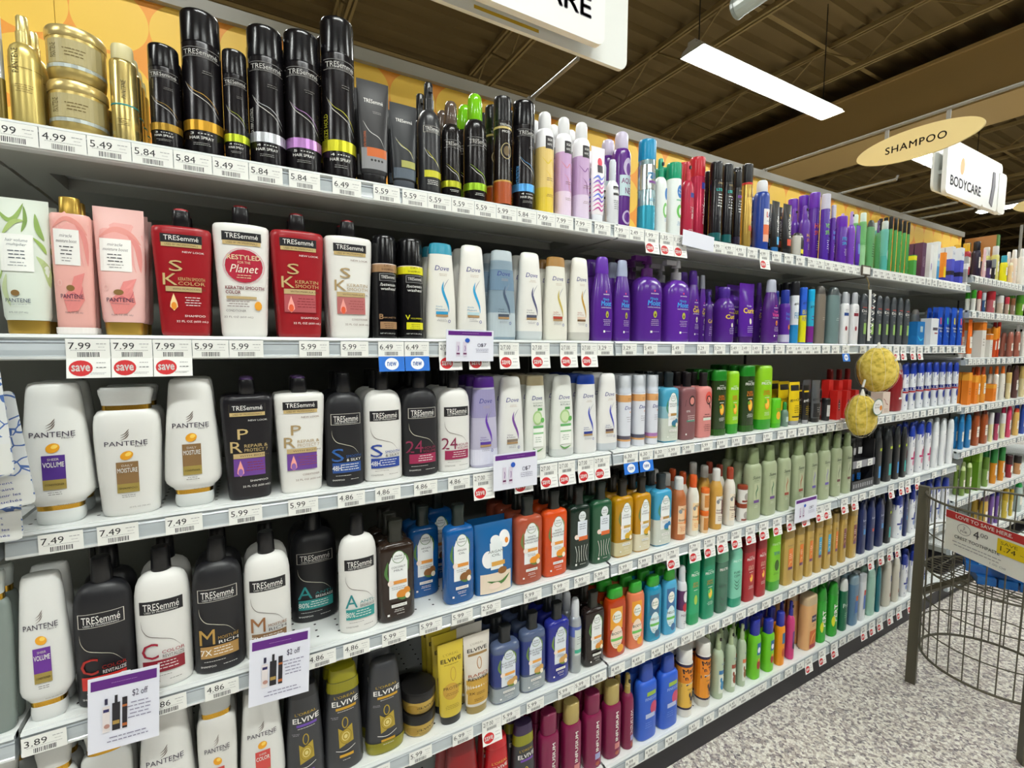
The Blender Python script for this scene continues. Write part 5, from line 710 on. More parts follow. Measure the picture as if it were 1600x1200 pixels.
BAYN = [
"n1 1502 1516 380|n2 1518 1532 377|n3 1533 1542 389|n4 1539 1549 407|n5 1548 1556 405|n6 1548 1561 384|n7 1562 1574 399|n8 1575 1583 410|n9 1580 1589 392|n10 1590 1602 388",
"j1 1517 1525 453|j2 1526 1533 454|j3 1534 1540 457|j4 1541 1555 455|j5 1557 1568 462|j6 1569 1577 464|j7 1578 1586 466|j8 1587 1600 461",
"o1 1509 1521 492|o2 1522 1538 502|o2 1539 1551 522|o3 1552 1562 513|o3 1563 1572 511|o5 1540 1550 502|o6 1573 1583 519|o6 1584 1594 518|n10 1595 1604 503",
"o7 1504 1516 582|o7 1517 1532 586|o8 1518 1528 574|o8 1530 1540 573|o7 1541 1555 600|o9 1551 1560 573|o9 1561 1570 572|o11 1571 1580 582|o10 1581 1591 571|o11 1592 1602 572",
"b1 1497 1506 652|b1 1507 1517 648|b2 1518 1530 640|b2 1531 1543 638|b3 1544 1552 645|b4 1553 1561 645|b3 1562 1571 646|b5 1572 1580 634|b6 1582 1592 638|b7 1593 1602 632",
"c1 1499 1508 729|c1 1509 1518 724|c2 1519 1532 696|c6 1533 1545 715|c3 1546 1558 702|c3 1559 1570 699|c4 1571 1582 712|c5 1583 1596 712",
"d1 1530 1543 776|d2 1544 1553 768|d2 1554 1561 768|d3 1565 1575 764|d3 1576 1583 765|d4 1584 1597 755",
]
# ------------------------------------------------------------------ placing the stock
def ordn(i): return ['first', 'second', 'third', 'fourth', 'fifth', 'sixth', 'seventh', 'eighth', 'ninth', 'tenth'][i]
def ordw(i):
    if i < 10: return ordn(i)
    t = ['tenth', 'eleventh', 'twelfth', 'thirteenth', 'fourteenth', 'fifteenth', 'sixteenth', 'seventeenth', 'eighteenth', 'nineteenth']
    n = i+1
    if n < 20: return t[n-10]
    q = ['', '', 'twent', 'thirt', 'fort', 'fift', 'sixt', 'sevent'][n//10]
    return q+'ieth' if n % 10 == 0 else q+'y-'+ordn(n % 10-1)
def num(i): return ['zero', 'one', 'two', 'three', 'four', 'five', 'six', 'seven', 'eight', 'nine', 'ten', 'eleven', 'twelve'][i]
def copy_thing(src, loc, name=None):
    c = src.copy(); COL.objects.link(c); c.location = loc
    for ch in src.children:
        k = ch.copy(); COL.objects.link(k); k.parent = c
    return c
def measure(ent, z0, y0):
    p = ent.split(); sku, l, r, top = p[0], float(p[1]), float(p[2]), float(p[3])
    n = int(p[4]) if len(p) > 4 else 1; yo = float(p[5]) if len(p) > 5 else 0.0; ex = p[6] if len(p) > 6 else ''
    q = SKU[sku]; dr = q.get('dr', DR[q['k']]); cx = (l+r)/2; Wd = 0.06
    for _ in range(6):
        yc = y0+0.008+yo+Wd*dr/2
        pt = at(cx, top, yc); mid = (top+proj((pt.x, yc, z0))[1])/2
        a, b = at(l, mid, yc), at(r, mid, yc); c = at(cx, mid, yc); t = abs(c.x)/yc
        Wd = (b.x-a.x)/sqrt(1+(dr*t)**2)
    return dict(sku=sku, x=c.x, y=yc, W=Wd, H=max(.02, pt.z-z0), n=n, D=Wd*dr, ex=ex, z=z0)
def proj(p):
    p = Vector(p)-Vector((0, 0, CH)); d = p.dot(_w); return 800+FPX*p.dot(_r)/d, 600-FPX*p.dot(_u)/d
KEYS = {}
#SKIPLINE
SKIP = set('A13-2 A14-3 A15-3 A17-2 A24-1 A26-1 A29-1 A30-2 A31-2 A46-1 A49-1 A49-2 A50-2 A51-1 A51-2 A52-1 A55-1 A57-1 A59-1 B4-1 B9-2 B9-3 B10-3 B11-2 B11-3 B12-2 B12-3 B13-2 B13-3 B14-2 B14-3 B15-2 B15-3 B16-2 B16-3 B17-2 B19-2 B22-2 B28-2 B29-1 B29-2 B31-2 B32-2 B36-2 C15-2 C15-3 C22-2 C22-3 C26-1 C39-1 C39-2 C40-2 E11-3 E14-3 E17-3 E18-3 E19-3 E20-3 E23-2 E24-2 E25-2 E27-2 E28-2 E29-2 E30-1 E31-1 E31-2 E32-2 E33-1 E33-2 E34-2 E35-2 E36-2 E37-2 E41-2 F5-2 F6-2 F8-3 F9-2 F9-3 F10-2 F11-2 F12-2 F20-2 F23-2 N0_2-1 N1_1-1 N1_2-1 N1_5-1 N1_6-1 N2_2-1 N3_1-1 N3_4-1 N5_3-1 N5_5-1 N6_4-1'.split())
def stock(key, ents, z0, rown, y0=YF, yback=YB-0.01, maxh=None, lim=None, block=None):
    L = [measure(e, z0, y0) for e in ents.split('|')]
    for a in L:                                   # never taller than the gap
        if maxh: a['H'] = min(a['H'], maxh)
    if block: L.append(dict(sku=None, x=(block[0]+block[1])/2, y=y0+.085, W=block[1]-block[0], D=.17, fix=1)); L.sort(key=lambda a: a['x'])
    if lim:
        m = max(a['x']+a['W']/2 for a in L)
        if m > lim:
            x0 = lim-1.0; q = (lim-x0)/(m-x0)
            for a in L:
                if a['x'] > x0 and not a.get('fix'): a['x'] = x0+(a['x']-x0)*q; a['W'] *= q; a['D'] *= q
    gap = .0012
    for _ in range(90):                           # push neighbours apart where they touch
        bad = False
        for i, a in enumerate(L):
            for b in L[i+1:i+4]:
                if abs(a['y']-b['y']) >= (a['D']+b['D'])/2: continue
                o = (a['x']+a['W']/2+gap)-(b['x']-b['W']/2)
                if o > 1e-5:
                    bad = True; s = o/(a['W']+b['W']); 
                    for k in (a, b):
                        if k.get('fix'): continue
                        f = 1-min(.06, s*.5); k['W'] *= f; k['D'] *= f
                    if b.get('fix'): a['x'] -= o*.6
                    elif a.get('fix'): b['x'] += o*.6
                    elif lim and b['x']+b['W']/2+o*.26 > lim: a['x'] -= o*.5
                    else: a['x'] -= o*.26; b['x'] += o*.26
        if not bad: break
    BL = L; L = [a for a in L if a['sku']]
    cnt = {}
    for a in L: cnt[a['sku']] = cnt.get(a['sku'], 0)+1
    idx = {}; fronts = []
    for a in L:
        s = SKU[a['sku']]; k = idx.get(a['sku'], 0); idx[a['sku']] = k+1
        near = abs(a['x']) < 1.3
        root = bottle(a['sku'], a['W'], a['H'], 28 if near else 16, a['D']); root.location = (a['x'], a['y'], z0)
        a['root'] = root; dpt = a['W'] if False else a['D']
        col = '' if cnt[a['sku']] == 1 else ', %s from left' % ordn(k)
        tagit(root, s, a, col, 0, rown); fronts.append(a); a['i'] = len(fronts)-1; KEYS[root.name] = '%s%d-0' % (key, a['i'])
    for a in fronts:                              # the rank behind each facing
        s = SKU[a['sku']]; step = a['D']+.004; root = a['root']
        for k in range(1, a['n']+1):
            y = a['y']+step*k
            if y+a['D']/2 > yback: break
            if any(b is not a and abs(b['x']-a['x']) < (a['W']+b['W'])/2 and (abs(b['y']-y) < (a['D']+b['D'])/2) for b in BL): continue
            if '%s%d-%d' % (key, a['i'], k) in SKIP: continue
            c = copy_thing(root, (a['x'], y, z0))
            cols = '' if cnt[a['sku']] == 1 else ', %s from left' % ordn(L_index(L, a))
            tagit(c, s, a, cols, k, rown); KEYS[c.name] = '%s%d-%d' % (key, a['i'], k)
    return L
def L_index(L, a):
    return [b for b in L if b['sku'] == a['sku']].index(a)
USED = {}
def tagit(o, s, a, col, k, rown):
    d = s['desc']
    where = {'low': 'lower one', 'low2': 'lower one', 'lower': 'lower one', 'up': 'upper one'}.get(a['ex'], '')
    t = d + (', '+where if where else '') + col
    if k: t += ', %s behind' % ordn(k-1)
    t += ', '+rown
    o['label'] = t; o['category'] = s['cat']
    c = s['cat']; c += ' containers' if c in ('shampoo', 'conditioner', 'hair spray', 'mousse', 'dry shampoo', 'hair gel', 'spray') else 'es' if c[-1] in 'xh' else 's'
    o['group'] = '%s on the %s' % (c, rown)
# ------------------------------------------------------------------ the building
mf = MB(); mf.box(-14, 34, -16, 22, -.1, 0, m_floor()); struct(mf.build('floor'))
DZ = CH+3.95                                     # underside of the roof deck
dk = m_noisy('roof_deck_paint', '6c5830', '7c663a', 1.2, .8)
mc = MB(); y = -16.0; vs = []; xs = (-14, 34)
while y < 22:
    for dy, dz in ((0, 0), (.09, 0), (.12, .07), (.27, .07), (.30, 0)): vs.append((y+dy, DZ+dz))
    y += .30
mc.add([(xs[0], a, b) for a, b in vs]+[(xs[1], a, b) for a, b in vs], [(i, i+1, len(vs)+i+1, len(vs)+i) for i in range(len(vs)-1)], dk)
mc.box(-14, 34, -16, 22, DZ+.12, DZ+.2, dk)
struct(mc.build('ceiling'))
wm = m_noisy('far_wall_paint', '3a3120', '463a24', .6, .9)
for nm, b in (('wall_far', (34, 34.2, -16, 22)), ('wall_back', (-14, 34, 22, 22.2)), ('wall_front', (-14, 34, -16.2, -16)), ('wall_left', (-14.2, -14, -16, 22))):
    mb = MB(); mb.box(*b, 0, DZ+.2, wm); struct(mb.build(nm))
# open-web roof joists running across the aisle
jm = m_noisy('joist_paint', '8f7848', '9c8450', 2, .7); jd = mat('3d3220', .8)
def joist():
    mb = MB(); zt, zb = DZ-.02, DZ-.42; y0, y1 = -15.5, 21.5
    for zz in (zt, zb):
        for dx in (-.04, .012): mb.box(dx, dx+.028, y0, y1, zz-.05, zz, jm)
    y = y0; k = 0
    while y+.55 < y1:
        mb.bar((0, y, zb if k % 2 == 0 else zt), (0, y+.55, zt if k % 2 == 0 else zb), .011, jm, 5); y += .55; k += 1
    return mb.build('roof_joist')
jp = [3.0, 4.9, 6.8, 9.9, 11.8, 13.7, 15.6, 17.5, 19.4, 21.3, 23.5, 26.0, 1.1, -.8]
js = joist(); js.location = (jp[0], 0, 0)
tag(js, 'tan open-web roof joist, nearest whole one crossing the frame', 'roof joist', 'roof joists')
for i, x in enumerate(jp[1:]):
    c = js.copy(); COL.objects.link(c); c.location = (x, 0, 0)
    c['label'] = 'tan open-web steel roof joist under the dark deck, %s' % (['second beyond the near one', 'just before the wide beam', 'first beyond the wide beam', 'second beyond the wide beam', 'third beyond the wide beam', 'fourth beyond the wide beam', 'fifth beyond the wide beam', 'sixth beyond the wide beam', 'seventh beyond the wide beam', 'eighth beyond the wide beam', 'ninth beyond the wide beam', 'above the hair spray cans', 'above the left frame edge'][i])
# bridging rods along the aisle
rb = MB()
for yy in (-6.2, -3.1, .4, 3.6, 6.5, 9.5): rb.bar((-6, yy, DZ-.10), (33, yy, DZ-.10), .028, jm, 4)
o = rb.build('bridging_rods'); tag(o, 'thin tan bridging rods running along under the roof joists', 'rods')
# wide painted beam
bm_ = m_noisy('beam_paint', 'b3965c', 'bf9f64', .5, .55); mb = MB()
mb.box(7.9, 8.75, -15.9, 21.9, CH+3.02, CH+3.66, bm_); mb.box(7.86, 8.79, -15.9, 21.9, CH+3.66, CH+3.70, bm_); mb.box(7.86, 8.79, -15.9, 21.9, CH+2.98, CH+3.02, bm_)
tag(mb.build('ceiling_beam'), 'wide tan boxed beam crossing the ceiling beyond the lit fixture', 'beam')
# fluorescent fixtures
wp = mat('d9dad2', .4); lens = mat('fbfffa', .5, emit=LAMP)
def fixture():
    root = bpy.data.objects.new('fluorescent_light', None); COL.objects.link(root)
    mb = MB(); L = 2.44
    sec = [(-.125, 0), (-.10, .045), (-.045, .065), (-.04, .10), (.04, .10), (.045, .065), (.10, .045), (.125, 0)]
    vs = [(x, a, b) for x in (0, L) for a, b in sec]; n = len(sec)
    mb.add(vs, [(i, i+1, n+i+1, n+i) for i in range(n-1)]+[tuple(range(n)), tuple(range(n, 2*n))], wp); mb.build('housing', root)
    mb = MB(); mb.box(.03, L-.03, -.115, .115, .004, .02, lens); mb.build('lens', root)
    for x in (.10, L-.22):
        mb = MB(); mb.bar((x, 0, .10), (x, 0, DZ-LZ-.05), .006, mat('2a2418', .6), 6); mb.build('hanging_wire', root)
    return root
fx = fixture(); fx.location = (3.71, 3.2, LZ)
tag(fx, 'bright fluorescent strip light hanging before the wide beam', 'ceiling light', 'fluorescent strip lights')
def addfix(x, y, lab, rz=0, z=LZ):
    c = copy_thing(fx, (x, y, z)); c['label'] = lab; c.rotation_euler = (0, 0, rz); return c
addfix(8.25, 3.2, 'fluorescent strip light glowing behind the oval hanging sign'); addfix(13.0, 3.9, 'farthest fluorescent strip light, right of the white hanging sign', -pi/2)
for i, x in enumerate((-5.4, -.85, 3.71, 8.25)):
    addfix(x, -.75, 'fluorescent strip light in the row above the shopper\u2019s aisle, %s of four along it' % ordn(i))
for i, x in enumerate((-3.2, 1.3, 5.8)):
    addfix(x, -4.6, 'fluorescent strip light over the aisle behind the shopper, %s of three' % ordn(i))
addfix(-.85, 3.2, 'fluorescent strip light behind the tall shelving, left of the view')
# unlit tube at the top edge
mb = MB(); gl = mat('c3cdc4', .25); a = ray(1150, 14); k = 2.2/a.z; P0 = Vector((a.x*k, a.y*k, CH+2.2))
mb.bar(P0, P0+Vector((0, -1.6, 0)), .062, gl, 16); mb.bar(P0+Vector((0, 0, 0)), P0+Vector((0, -.02, 0)), .066, mat('9aa39a', .3), 16)
r_ = thing('tube_fixture', 'pale unlit tube fixture cut by the top edge of the frame', 'light fixture'); mb.build('tube', r_)
mb = MB(); mb.bar(P0+Vector((0, -.4, .05)), (P0.x, P0.y-.4, DZ-.05), .006, jd, 6); mb.build('hanging_wire', r_)

# ------------------------------------------------------------------ gondola shelving
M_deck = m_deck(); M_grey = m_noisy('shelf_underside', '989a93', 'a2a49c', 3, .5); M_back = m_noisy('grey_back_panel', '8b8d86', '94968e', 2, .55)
M_trim = mat('8e8a80', .45); M_hdr = m_header(); M_kick = mat('1b1820', .5)
railm = mat('b4bcc0', .18, coat=.4); raill = mat('dfe3e2', .25); railg = mat('8e9499', .2, coat=.3)
def rail(mb, x0, x1, z, y=YF, h=.040):          # price channel profile swept along the shelf front
    sec = [(0.012, 0), (-.004, -.001), (-.006, -.005), (-.001, -.008), (-.004, -h*.30), (-.005, -h*.33), (-.004, -h*.36), (-.006, -h*.62), (-.0065, -h*.82), (-.0075, -h*.86), (-.0075, -h*.95), (-.005, -h), (.012, -h)]
    ms = [raill, raill, raill, railm, railg, railg, railm, railm, railm, raill, raill, raill]
    for i, m in enumerate(ms):
        (a, b), (c, d) = sec[i], sec[i+1]; mb.add([(x0, y+a, z+b), (x1, y+a, z+b), (x1, y+c, z+d), (x0, y+c, z+d)], [(0, 1, 2, 3)], m)
    for x in (x0, x1): mb.add([(x, y+a, z+b) for a, b in sec], [tuple(range(len(sec)))], railm)
def bay(x0, x1, zs, zbase, label, ztop=CH+.837, hdr=True):
    root = thing('gondola_shelving', label, 'shelving', (0, 0, 0), 0, 'bays of gondola shelving')
    g = .0035
    mb = MB(); mb.box(x0+g, x1-g, YB, YB+.03, .14, ztop-.02 if not hdr else zs[0]-.03, M_back); mb.build('back_panel', root)
    if hdr:
        mb = MB(); mb.box(x0+.0005, x1-.0005, YB+.004, YB+.03, zs[0]-.03, ztop-.03, M_hdr); mb.build('header_panel', root)
        mb = MB(); mb.box(x0+.0005, x1-.0005, YB-.012, YB+.045, ztop-.034, ztop, M_trim); mb.build('header_trim', root)
    for x in (x0+.005, ):
        mb = MB(); mb.box(x-.004, x+.004, YB-.006, YB+.001, .14, zs[0]-.02, mat('26261f', .6)); mb.build('upright', root)
    for z in zs:
        top = z == zs[0]
        mb = MB(); mb.box(x0+g, x1-g, YF+.002, YB-.002, z-.012, z-.0005, M_deck)
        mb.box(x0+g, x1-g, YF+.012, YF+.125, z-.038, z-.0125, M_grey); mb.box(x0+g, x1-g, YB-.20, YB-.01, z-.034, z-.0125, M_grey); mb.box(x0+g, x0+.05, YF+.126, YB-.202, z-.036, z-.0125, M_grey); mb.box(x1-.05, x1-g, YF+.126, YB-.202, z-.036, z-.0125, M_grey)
        s = mb.build('shelf', root)
        mb = MB(); rail(mb, x0+g, x1-g, z-.0008); mb.build('price_rail', s)
    mb = MB(); mb.box(x0+g, x1-g, YF+.002, YB+.03, zbase-.02, zbase-.0005, M_deck); d = mb.build('base_deck', root)
    mb = MB(); rail(mb, x0+g, x1-g, zbase-.0008, YF, .046); mb.build('price_rail', d)
    mb = MB(); mb.box(x0+.001, x1-.001, YF+.03, YF+.05, .001, zbase-.021, M_kick); mb.box(x0+.001, x1-.001, YF+.05, YB+.03, .001, .13, M_kick); mb.build('kick_plate', root)
    return root
zz = [ZSH[k] for k in 'ABCDE']
for i, t in enumerate(['leftmost shelving bay, cut by the left frame edge', 'shelving bay with the large white and red bottles', 'shelving bay with the purple and green bottles', 'shelving bay with the hanging sponges']):
    bay(XS[i], XS[i+1], zz, ZSH['F'], 'grey steel gondola '+t)
bay(3.302, 4.56, NB[:7], .12, 'grey steel gondola shelving bay at the far right, with orange goods')
bay(4.562, 5.80, NB[:7], .12, 'grey steel gondola shelving bay past the right frame edge', hdr=False, ztop=CH+.45)
# crosswise panel beyond the header end
mb = MB(); mb.box(4.60, 4.64, 1.27, 1.438, CH+.60, CH+.795, mat('b07a45', .5)); mb.box(4.60, 4.64, 1.262, 1.2695, CH+.60, CH+.795, mat('4a7a3a', .5))
tag(mb.build('end_panel'), 'small tan panel with green edge beyond the orange header', 'panel')
mb = MB(); mb.bar((8.0, 2.0, .0005), (8.0, 2.0, CH+1.45), .014, M_trim, 8); tag(mb.build('sign_post'), 'thin grey upright post at the far right of the top goods', 'post')

# ------------------------------------------------------------------ header brackets and hanging signs
def bracket(x, y1, label, z=CH+.843, r=.0065):
    mb = MB(); mb.bar((x, YB+.01, z), (x, y1, z), r, M_trim, 8); mb.box(x-.012, x+.012, YB-.012, YB+.02, z-.006, z+.004, M_trim)
    mb.bar((x, y1+.002, z), (x, y1-.004, z+.018), r*.8, M_trim, 6)
    return tag(mb.build('sign_bracket'), label, 'bracket', 'sign brackets on the header')
bracket(.885, 1.175, 'grey bracket arm under the big white hanging sign'); bracket(2.19, -.35, 'long grey bracket arm carrying the oval sign')
bracket(2.87, 1.175, 'grey bracket arm between the oval and the far white sign'); bracket(3.62, 1.175, 'grey bracket arm under the far white sign, left of the close pair'); bracket(3.86, 1.175, 'grey bracket arm under the far white sign, right of the close pair')
def rrect(x0, z0, x1, z1, r, n=6):
    P = []
    for cx, cz, a0 in ((x1-r, z0+r, -pi/2), (x1-r, z1-r, 0), (x0+r, z1-r, pi/2), (x0+r, z0+r, pi)):
        for i in range(n+1): t = a0+pi/2*i/n; P.append((cx+r*cos(t), cz+r*sin(t)))
    return P
def slab(mb, P, y0, y1, m):
    n = len(P); mb.add([(x, y, z) for y in (y0, y1) for x, z in P], [tuple(range(n)), tuple(range(2*n-1, n-1, -1))]+[(i, n+i, n+(i+1) % n, (i+1) % n) for i in range(n)], m)
Mw = mat('e9ebe6', .35); Mw2 = mat('f2f3f0', .3); Medge = mat('bfe0c8', .2)
def hsign(x0, x1, z0, z1, y, word_, label, wcol, tw, th, tx, tz, blobs, bar, p0, p1):
    root = thing('hanging_sign', label, 'sign')
    mb = MB(); slab(mb, rrect(x0, z0, x1, z1, .03), y-.006, y+.006, Mw); mb.build('back_plate', root)
    mb = MB(); slab(mb, rrect(p0[0], p0[1], p1[0], p1[1], .025), y-.055, y-.035, Mw2)
    for px_ in (p0[0]+.05, p1[0]-.05): mb.box(px_-.01, px_+.01, y-.0352, y-.0061, (p0[1]+p1[1])/2-.01, (p0[1]+p1[1])/2+.01, Mw)
    mb.build('front_panel', root)
    d = Decal(lambda x, z: y-.006, 1, 1)
    for a, b, c in bar:
        d = Decal(lambda x, z: y-.006, 1, 1); d.rect(a, z0+.012, b, p0[1]+.012, c); d.mb.build('colour_band', root)
    d = Decal(lambda x, z: y-.055, 1, 1); d.text(word_, tx, tz, tw, wcol, h=th, bold=.035, res=4)
    for bx, bz, rx, rz_, c in blobs: d.oval(bx, bz, rx, rz_, c, rot=-.15)
    d.mb.build('lettering', root)
    return root
hsign(.055, 1.055, CH+.843, CH+1.16, 1.16, 'HAIRCARE', 'large white hanging sign cut by the top frame edge', '6a6572', .42, .057, .667, 2.337, [],
      [(.54, .735, 'c9a42a'), (.30, .42, 'e8b83a')], (.40, 2.252), (.925, 2.50))
mb = MB(); slab(mb, rrect(.13, 2.252, .385, 2.50, .025), 1.112, 1.13, Mw2); o_ = mb.build('picture_panel', bpy.data.objects['hanging_sign'])
s2 = hsign(3.22, 4.19, CH+.843, CH+1.15, 1.16, 'BODYCARE', 'white hanging sign with grey letters and one orange leaf', '8d8f96', .42, .055, 3.495, 2.293,
      [(3.43, 2.385, .028, .045, 'e9a24a')], [(3.40, 3.56, 'd8b24a'), (3.62, 3.74, 'e0b23a')], (3.235, 2.218), (3.74, 2.465))
d = Decal(lambda x, z: 1.105, 1, 1)
for bx in (3.36, 3.50, 3.58): d.ring(bx, 2.385, .03, .045, .002, 'd9dcd8')
d.mb.build('leaf_outline', s2)
mb = MB(); slab(mb, rrect(3.76, 2.225, 3.985, 2.46, .025), 1.112, 1.13, Mw2); slab(mb, rrect(4.0, 2.225, 4.12, 2.46, .025), 1.112, 1.13, Mw2); slab(mb, [(3.86, 2.26), (3.90, 2.24), (3.93, 2.36), (3.92, 2.44), (3.89, 2.44), (3.885, 2.35)], 1.108, 1.112, mat('6a6670', .4)); mb.build('picture_panel', s2)
# oval aisle sign
cream = m_noisy('cream_sign', 'e9cf8c', 'ecd596', 2, .45)
def oval_sign(x, yc, zc, ry, rz, txt, label, rodz, tw, th):
    root = thing('aisle_sign', label, 'sign')
    P = [(yc+ry*cos(2*pi*i/48), zc+rz*sin(2*pi*i/48)) for i in range(48)]; n = 48
    mb = MB(); mb.add([(xx, a, b) for xx in (x-.004, x+.004) for a, b in P], [tuple(range(n)), tuple(range(2*n-1, n-1, -1))]+[(i, n+i, n+(i+1) % n, (i+1) % n) for i in range(n)], cream)
    mb.build('oval_board', root)
    vs, fs, x0, x1, y0, y1 = text2d(txt, 4, .01, 0, 1.15); kx = tw/(x1-x0); kz = th/(y1-y0)
    mb = MB(); mb.add([(x-.0046, yc-(a-(x0+x1)/2)*kx, zc+(b-(y0+y1)/2)*kz) for a, b in vs], fs, mat('4a4034', .5)); mb.build('lettering', root)
    for yy in (yc+ry*.48, yc-ry*.48):
        mb = MB(); mb.box(x-.003, x+.003, yy-.006, yy+.006, zc+rz*.72, rodz-.004, M_trim); mb.build('hanger', root)
    return root
oval_sign(2.19, .846, CH+.757, .192, .055, 'SHAMPOO', 'cream oval aisle sign hanging from the long bracket arm', CH+.843, .185, .026)
oval_sign(4.45, 1.02, CH+.925, .14, .045, 'RELA', 'cream oval aisle sign cut by the right frame edge', CH+1.2, .08, .02)

# ------------------------------------------------------------------ price tags
PT = 0
def price_tag(x, z, price, label, kind='', w=.054, h=.031, y=YF-.0085, grp='price tags on the shelf edges', tilt=0):
    root_mb = MB(); H2 = h+(.031 if kind in ('save', 'new') else 0)
    f = lambda xx, zz: -.0008 if zz > -h else -.0008-(-h-zz)*.18
    d = Decal(f, w, h, root_mb, 1); d.rough = .5
    d.rect(-w/2, -h, w/2, 0, 'f0f1ec', e=0.0, nx=1)
    if kind == 'save': d.rect(-w/2, -H2, w/2, -h, 'f1f2ee', e=0.0, nx=1)
    if kind == 'new': d.rect(-w/2, -H2, w/2, -h, '1f6fd0', e=0.0, nx=1)
    d.text(price, -w*.19, -h*.36, w*.50, '16161a', h=h*.34)
    d.lines(w*.30, -h*.25, w*.28, 1, .0035, '8f9094'); d.lines(w*.30, -h*.42, w*.2, 1, .002, '8f9094'); d.lines(0, -h*.58, w*.8, 1, .002, '7a7a7e')
    xx = -w*.25; rr = random.Random(int(x*1e4))
    while xx < w*.25: q = rr.uniform(.0006, .0016); d.rect(xx, -h*.93, xx+q, -h*.68, '4c4c50', nx=1, e=.0004); xx += q+rr.uniform(.0005, .0012)
    if kind == 'save':
        d.oval(-w*.18, -h-.0155, w*.27, .0125, 'cc2327'); d.text('save', -w*.18, -h-.0155, w*.42, 'f6f2ee', h=.010, bold=.03)
        d.lines(w*.28, -h-.007, w*.22, 1, .003, '7a7a7e'); d.lines(w*.28, -h-.0145, w*.26, 1, .0045, '55555a'); d.lines(w*.2, -h-.023, w*.4, 2, .002, '9a9a9e')
    if kind == 'new':
        d.oval(0, -h-.0155, w*.27, .0125, 'eef2f8'); d.text('new', 0, -h-.0155, w*.36, '1f5fb8', h=.009, bold=.02)
    o = root_mb.build('price_tag', None, loc=(x, y, z)); o.rotation_euler = (0, 0, 0)
    return tag(o, label, 'price tag', grp)
TAGS = {
'A': "21:7.99 78:4.99 150:5.49 224:5.84 298:5.84 354:3.49 405:5.84 476:5.84 542:6.49 604:5.59 648:5.59 686:5.59 721:5.59 752:5.59 785:5.99 815:5.84 844:7.99 871:7.99 911:7.99 941:7.99 971:7.99 994:2.49 1018:1.99s 1041:1.35s 1061:1.15s 1122:4.99 1139:4.99 1157:4.99 1175:7.99 1194:4.99s 1213:4.99 1232:4.99 1250:4.99 1268:2.79 1280:2.79 1294:2.99 1304:2.99 1315:2.99 1325:2.99 1335:2.99 1368:3.99 1377:3.99 1386:3.99 1395:3.99 1404:3.99 1413:3.99 1421:3.99 1429:3.99 1441:5.99 1451:5.99 1460:5.99 1469:5.99 1477:5.99 1484:5.99 1491:5.99 1498:5.99 1505:5.99",
'B': "138:7.99s 204:7.99s 264:7.99s 324:5.99 381:5.99 491:5.99 554:5.99 611:6.49n 651:6.49n 703:2/7.00s 748:2/7.00s 795:2/7.00s 844:2/7.00s 888:2/7.00s 920:2/7.00s 944:3.29 983:3.29 1016:5.49 1059:5.49 1098:3.29 1124:3.29 1149:5.49 1165:3.49 1182:3.49 1200:2.29 1218:2.29 1235:3.49 1248:6.49 1261:6.49 1275:6.49 1290:6.49 1305:6.49 1321:2.99n 1348:5.99 1362:5.99 1374:5.99 1388:5.99s 1400:5.99s 1411:5.99s 1426:5.99s 1437:5.99s 1448:4.99 1460:4.99 1471:4.99 1482:4.99 1493:4.99 1504:4.99",
'C': "96:7.49 185:7.49 288:7.49 384:5.99 474:5.99 549:4.86 606:4.86 665:4.86 717:4.86 755:2/7.00s 817:2/7.00s 857:2/7.00s 885:2/7.00s 915:2/7.00s 940:2/7.00s 985:6.30n 1009:6.30n 1032:6.30 1051:5.99 1075:5.99 1104:5.99 1128:3.99 1151:3.99 1172:5.99 1199:3.99 1221:7.99 1237:5.49 1253:5.99 1269:5.99 1283:6.79 1297:5.79 1311:5.99 1376:5.99 1388:5.99 1403:5.99 1412:5.99 1421:5.99 1431:5.99 1442:5.99 1453:5.99 1463:5.99 1477:5.99 1487:5.99 1498:5.99",
'D': "70:3.89 172:4.86 263:4.86 347:4.86 440:4.86 503:4.86 557:4.86 616:5.99 673:5.99 722:5.99 767:2.50 832:5.99 876:5.99 909:5.99 939:5.99 977:5.99 1007:5.99 1031:5.99 1050:5.79s 1085:5.79s 1108:2.99s 1128:5.79s 1150:3.99s 1172:2.99s 1193:2.99s 1214:2.99s 1235:2.99s 1258:2.99s 1280:2.99s 1292:2.99s 1319:2.99s 1335:2.99s 1347:5.99 1362:5.99 1392:5.99s 1408:5.99s 1418:5.99s 1433:5.99s 1459:5.99 1475:5.99 1497:5.99",
'E': "470:5.99 590:5.99 657:5.99 723:6.99 768:2/7.00s 793:5.99 836:5.99 884:5.99 908:5.99 935:5.99 965:4.49 997:4.49 1027:4.49 1048:4.49 1073:5.49 1092:3.99 1115:3.99 1136:3.99 1157:3.99 1175:3.99 1197:3.99 1215:4.99 1238:4.99 1255:4.99 1272:4.99 1288:4.99 1303:4.99 1317:4.99 1331:4.99 1344:4.99 1360:4.99s 1376:4.99s 1390:4.99s 1402:4.99s 1414:4.99 1427:5.99 1445:5.99 1462:5.99 1478:5.99 1492:5.99",
'F': "987:6.99 1017:4.99 1048:4.99 1084:6.45 1107:6.45 1130:6.45 1146:6.45 1160:6.45 1172:4.47 1190:3.47 1212:2.19 1232:2.19 1250:2.19 1263:2.99s 1284:2.99s 1303:2.99s 1316:1.99 1329:1.99 1349:2.99s 1362:2.99s 1374:2.99s 1390:2.99s 1404:2.99s 1421:2.99s 1440:5.99 1455:5.99",
}
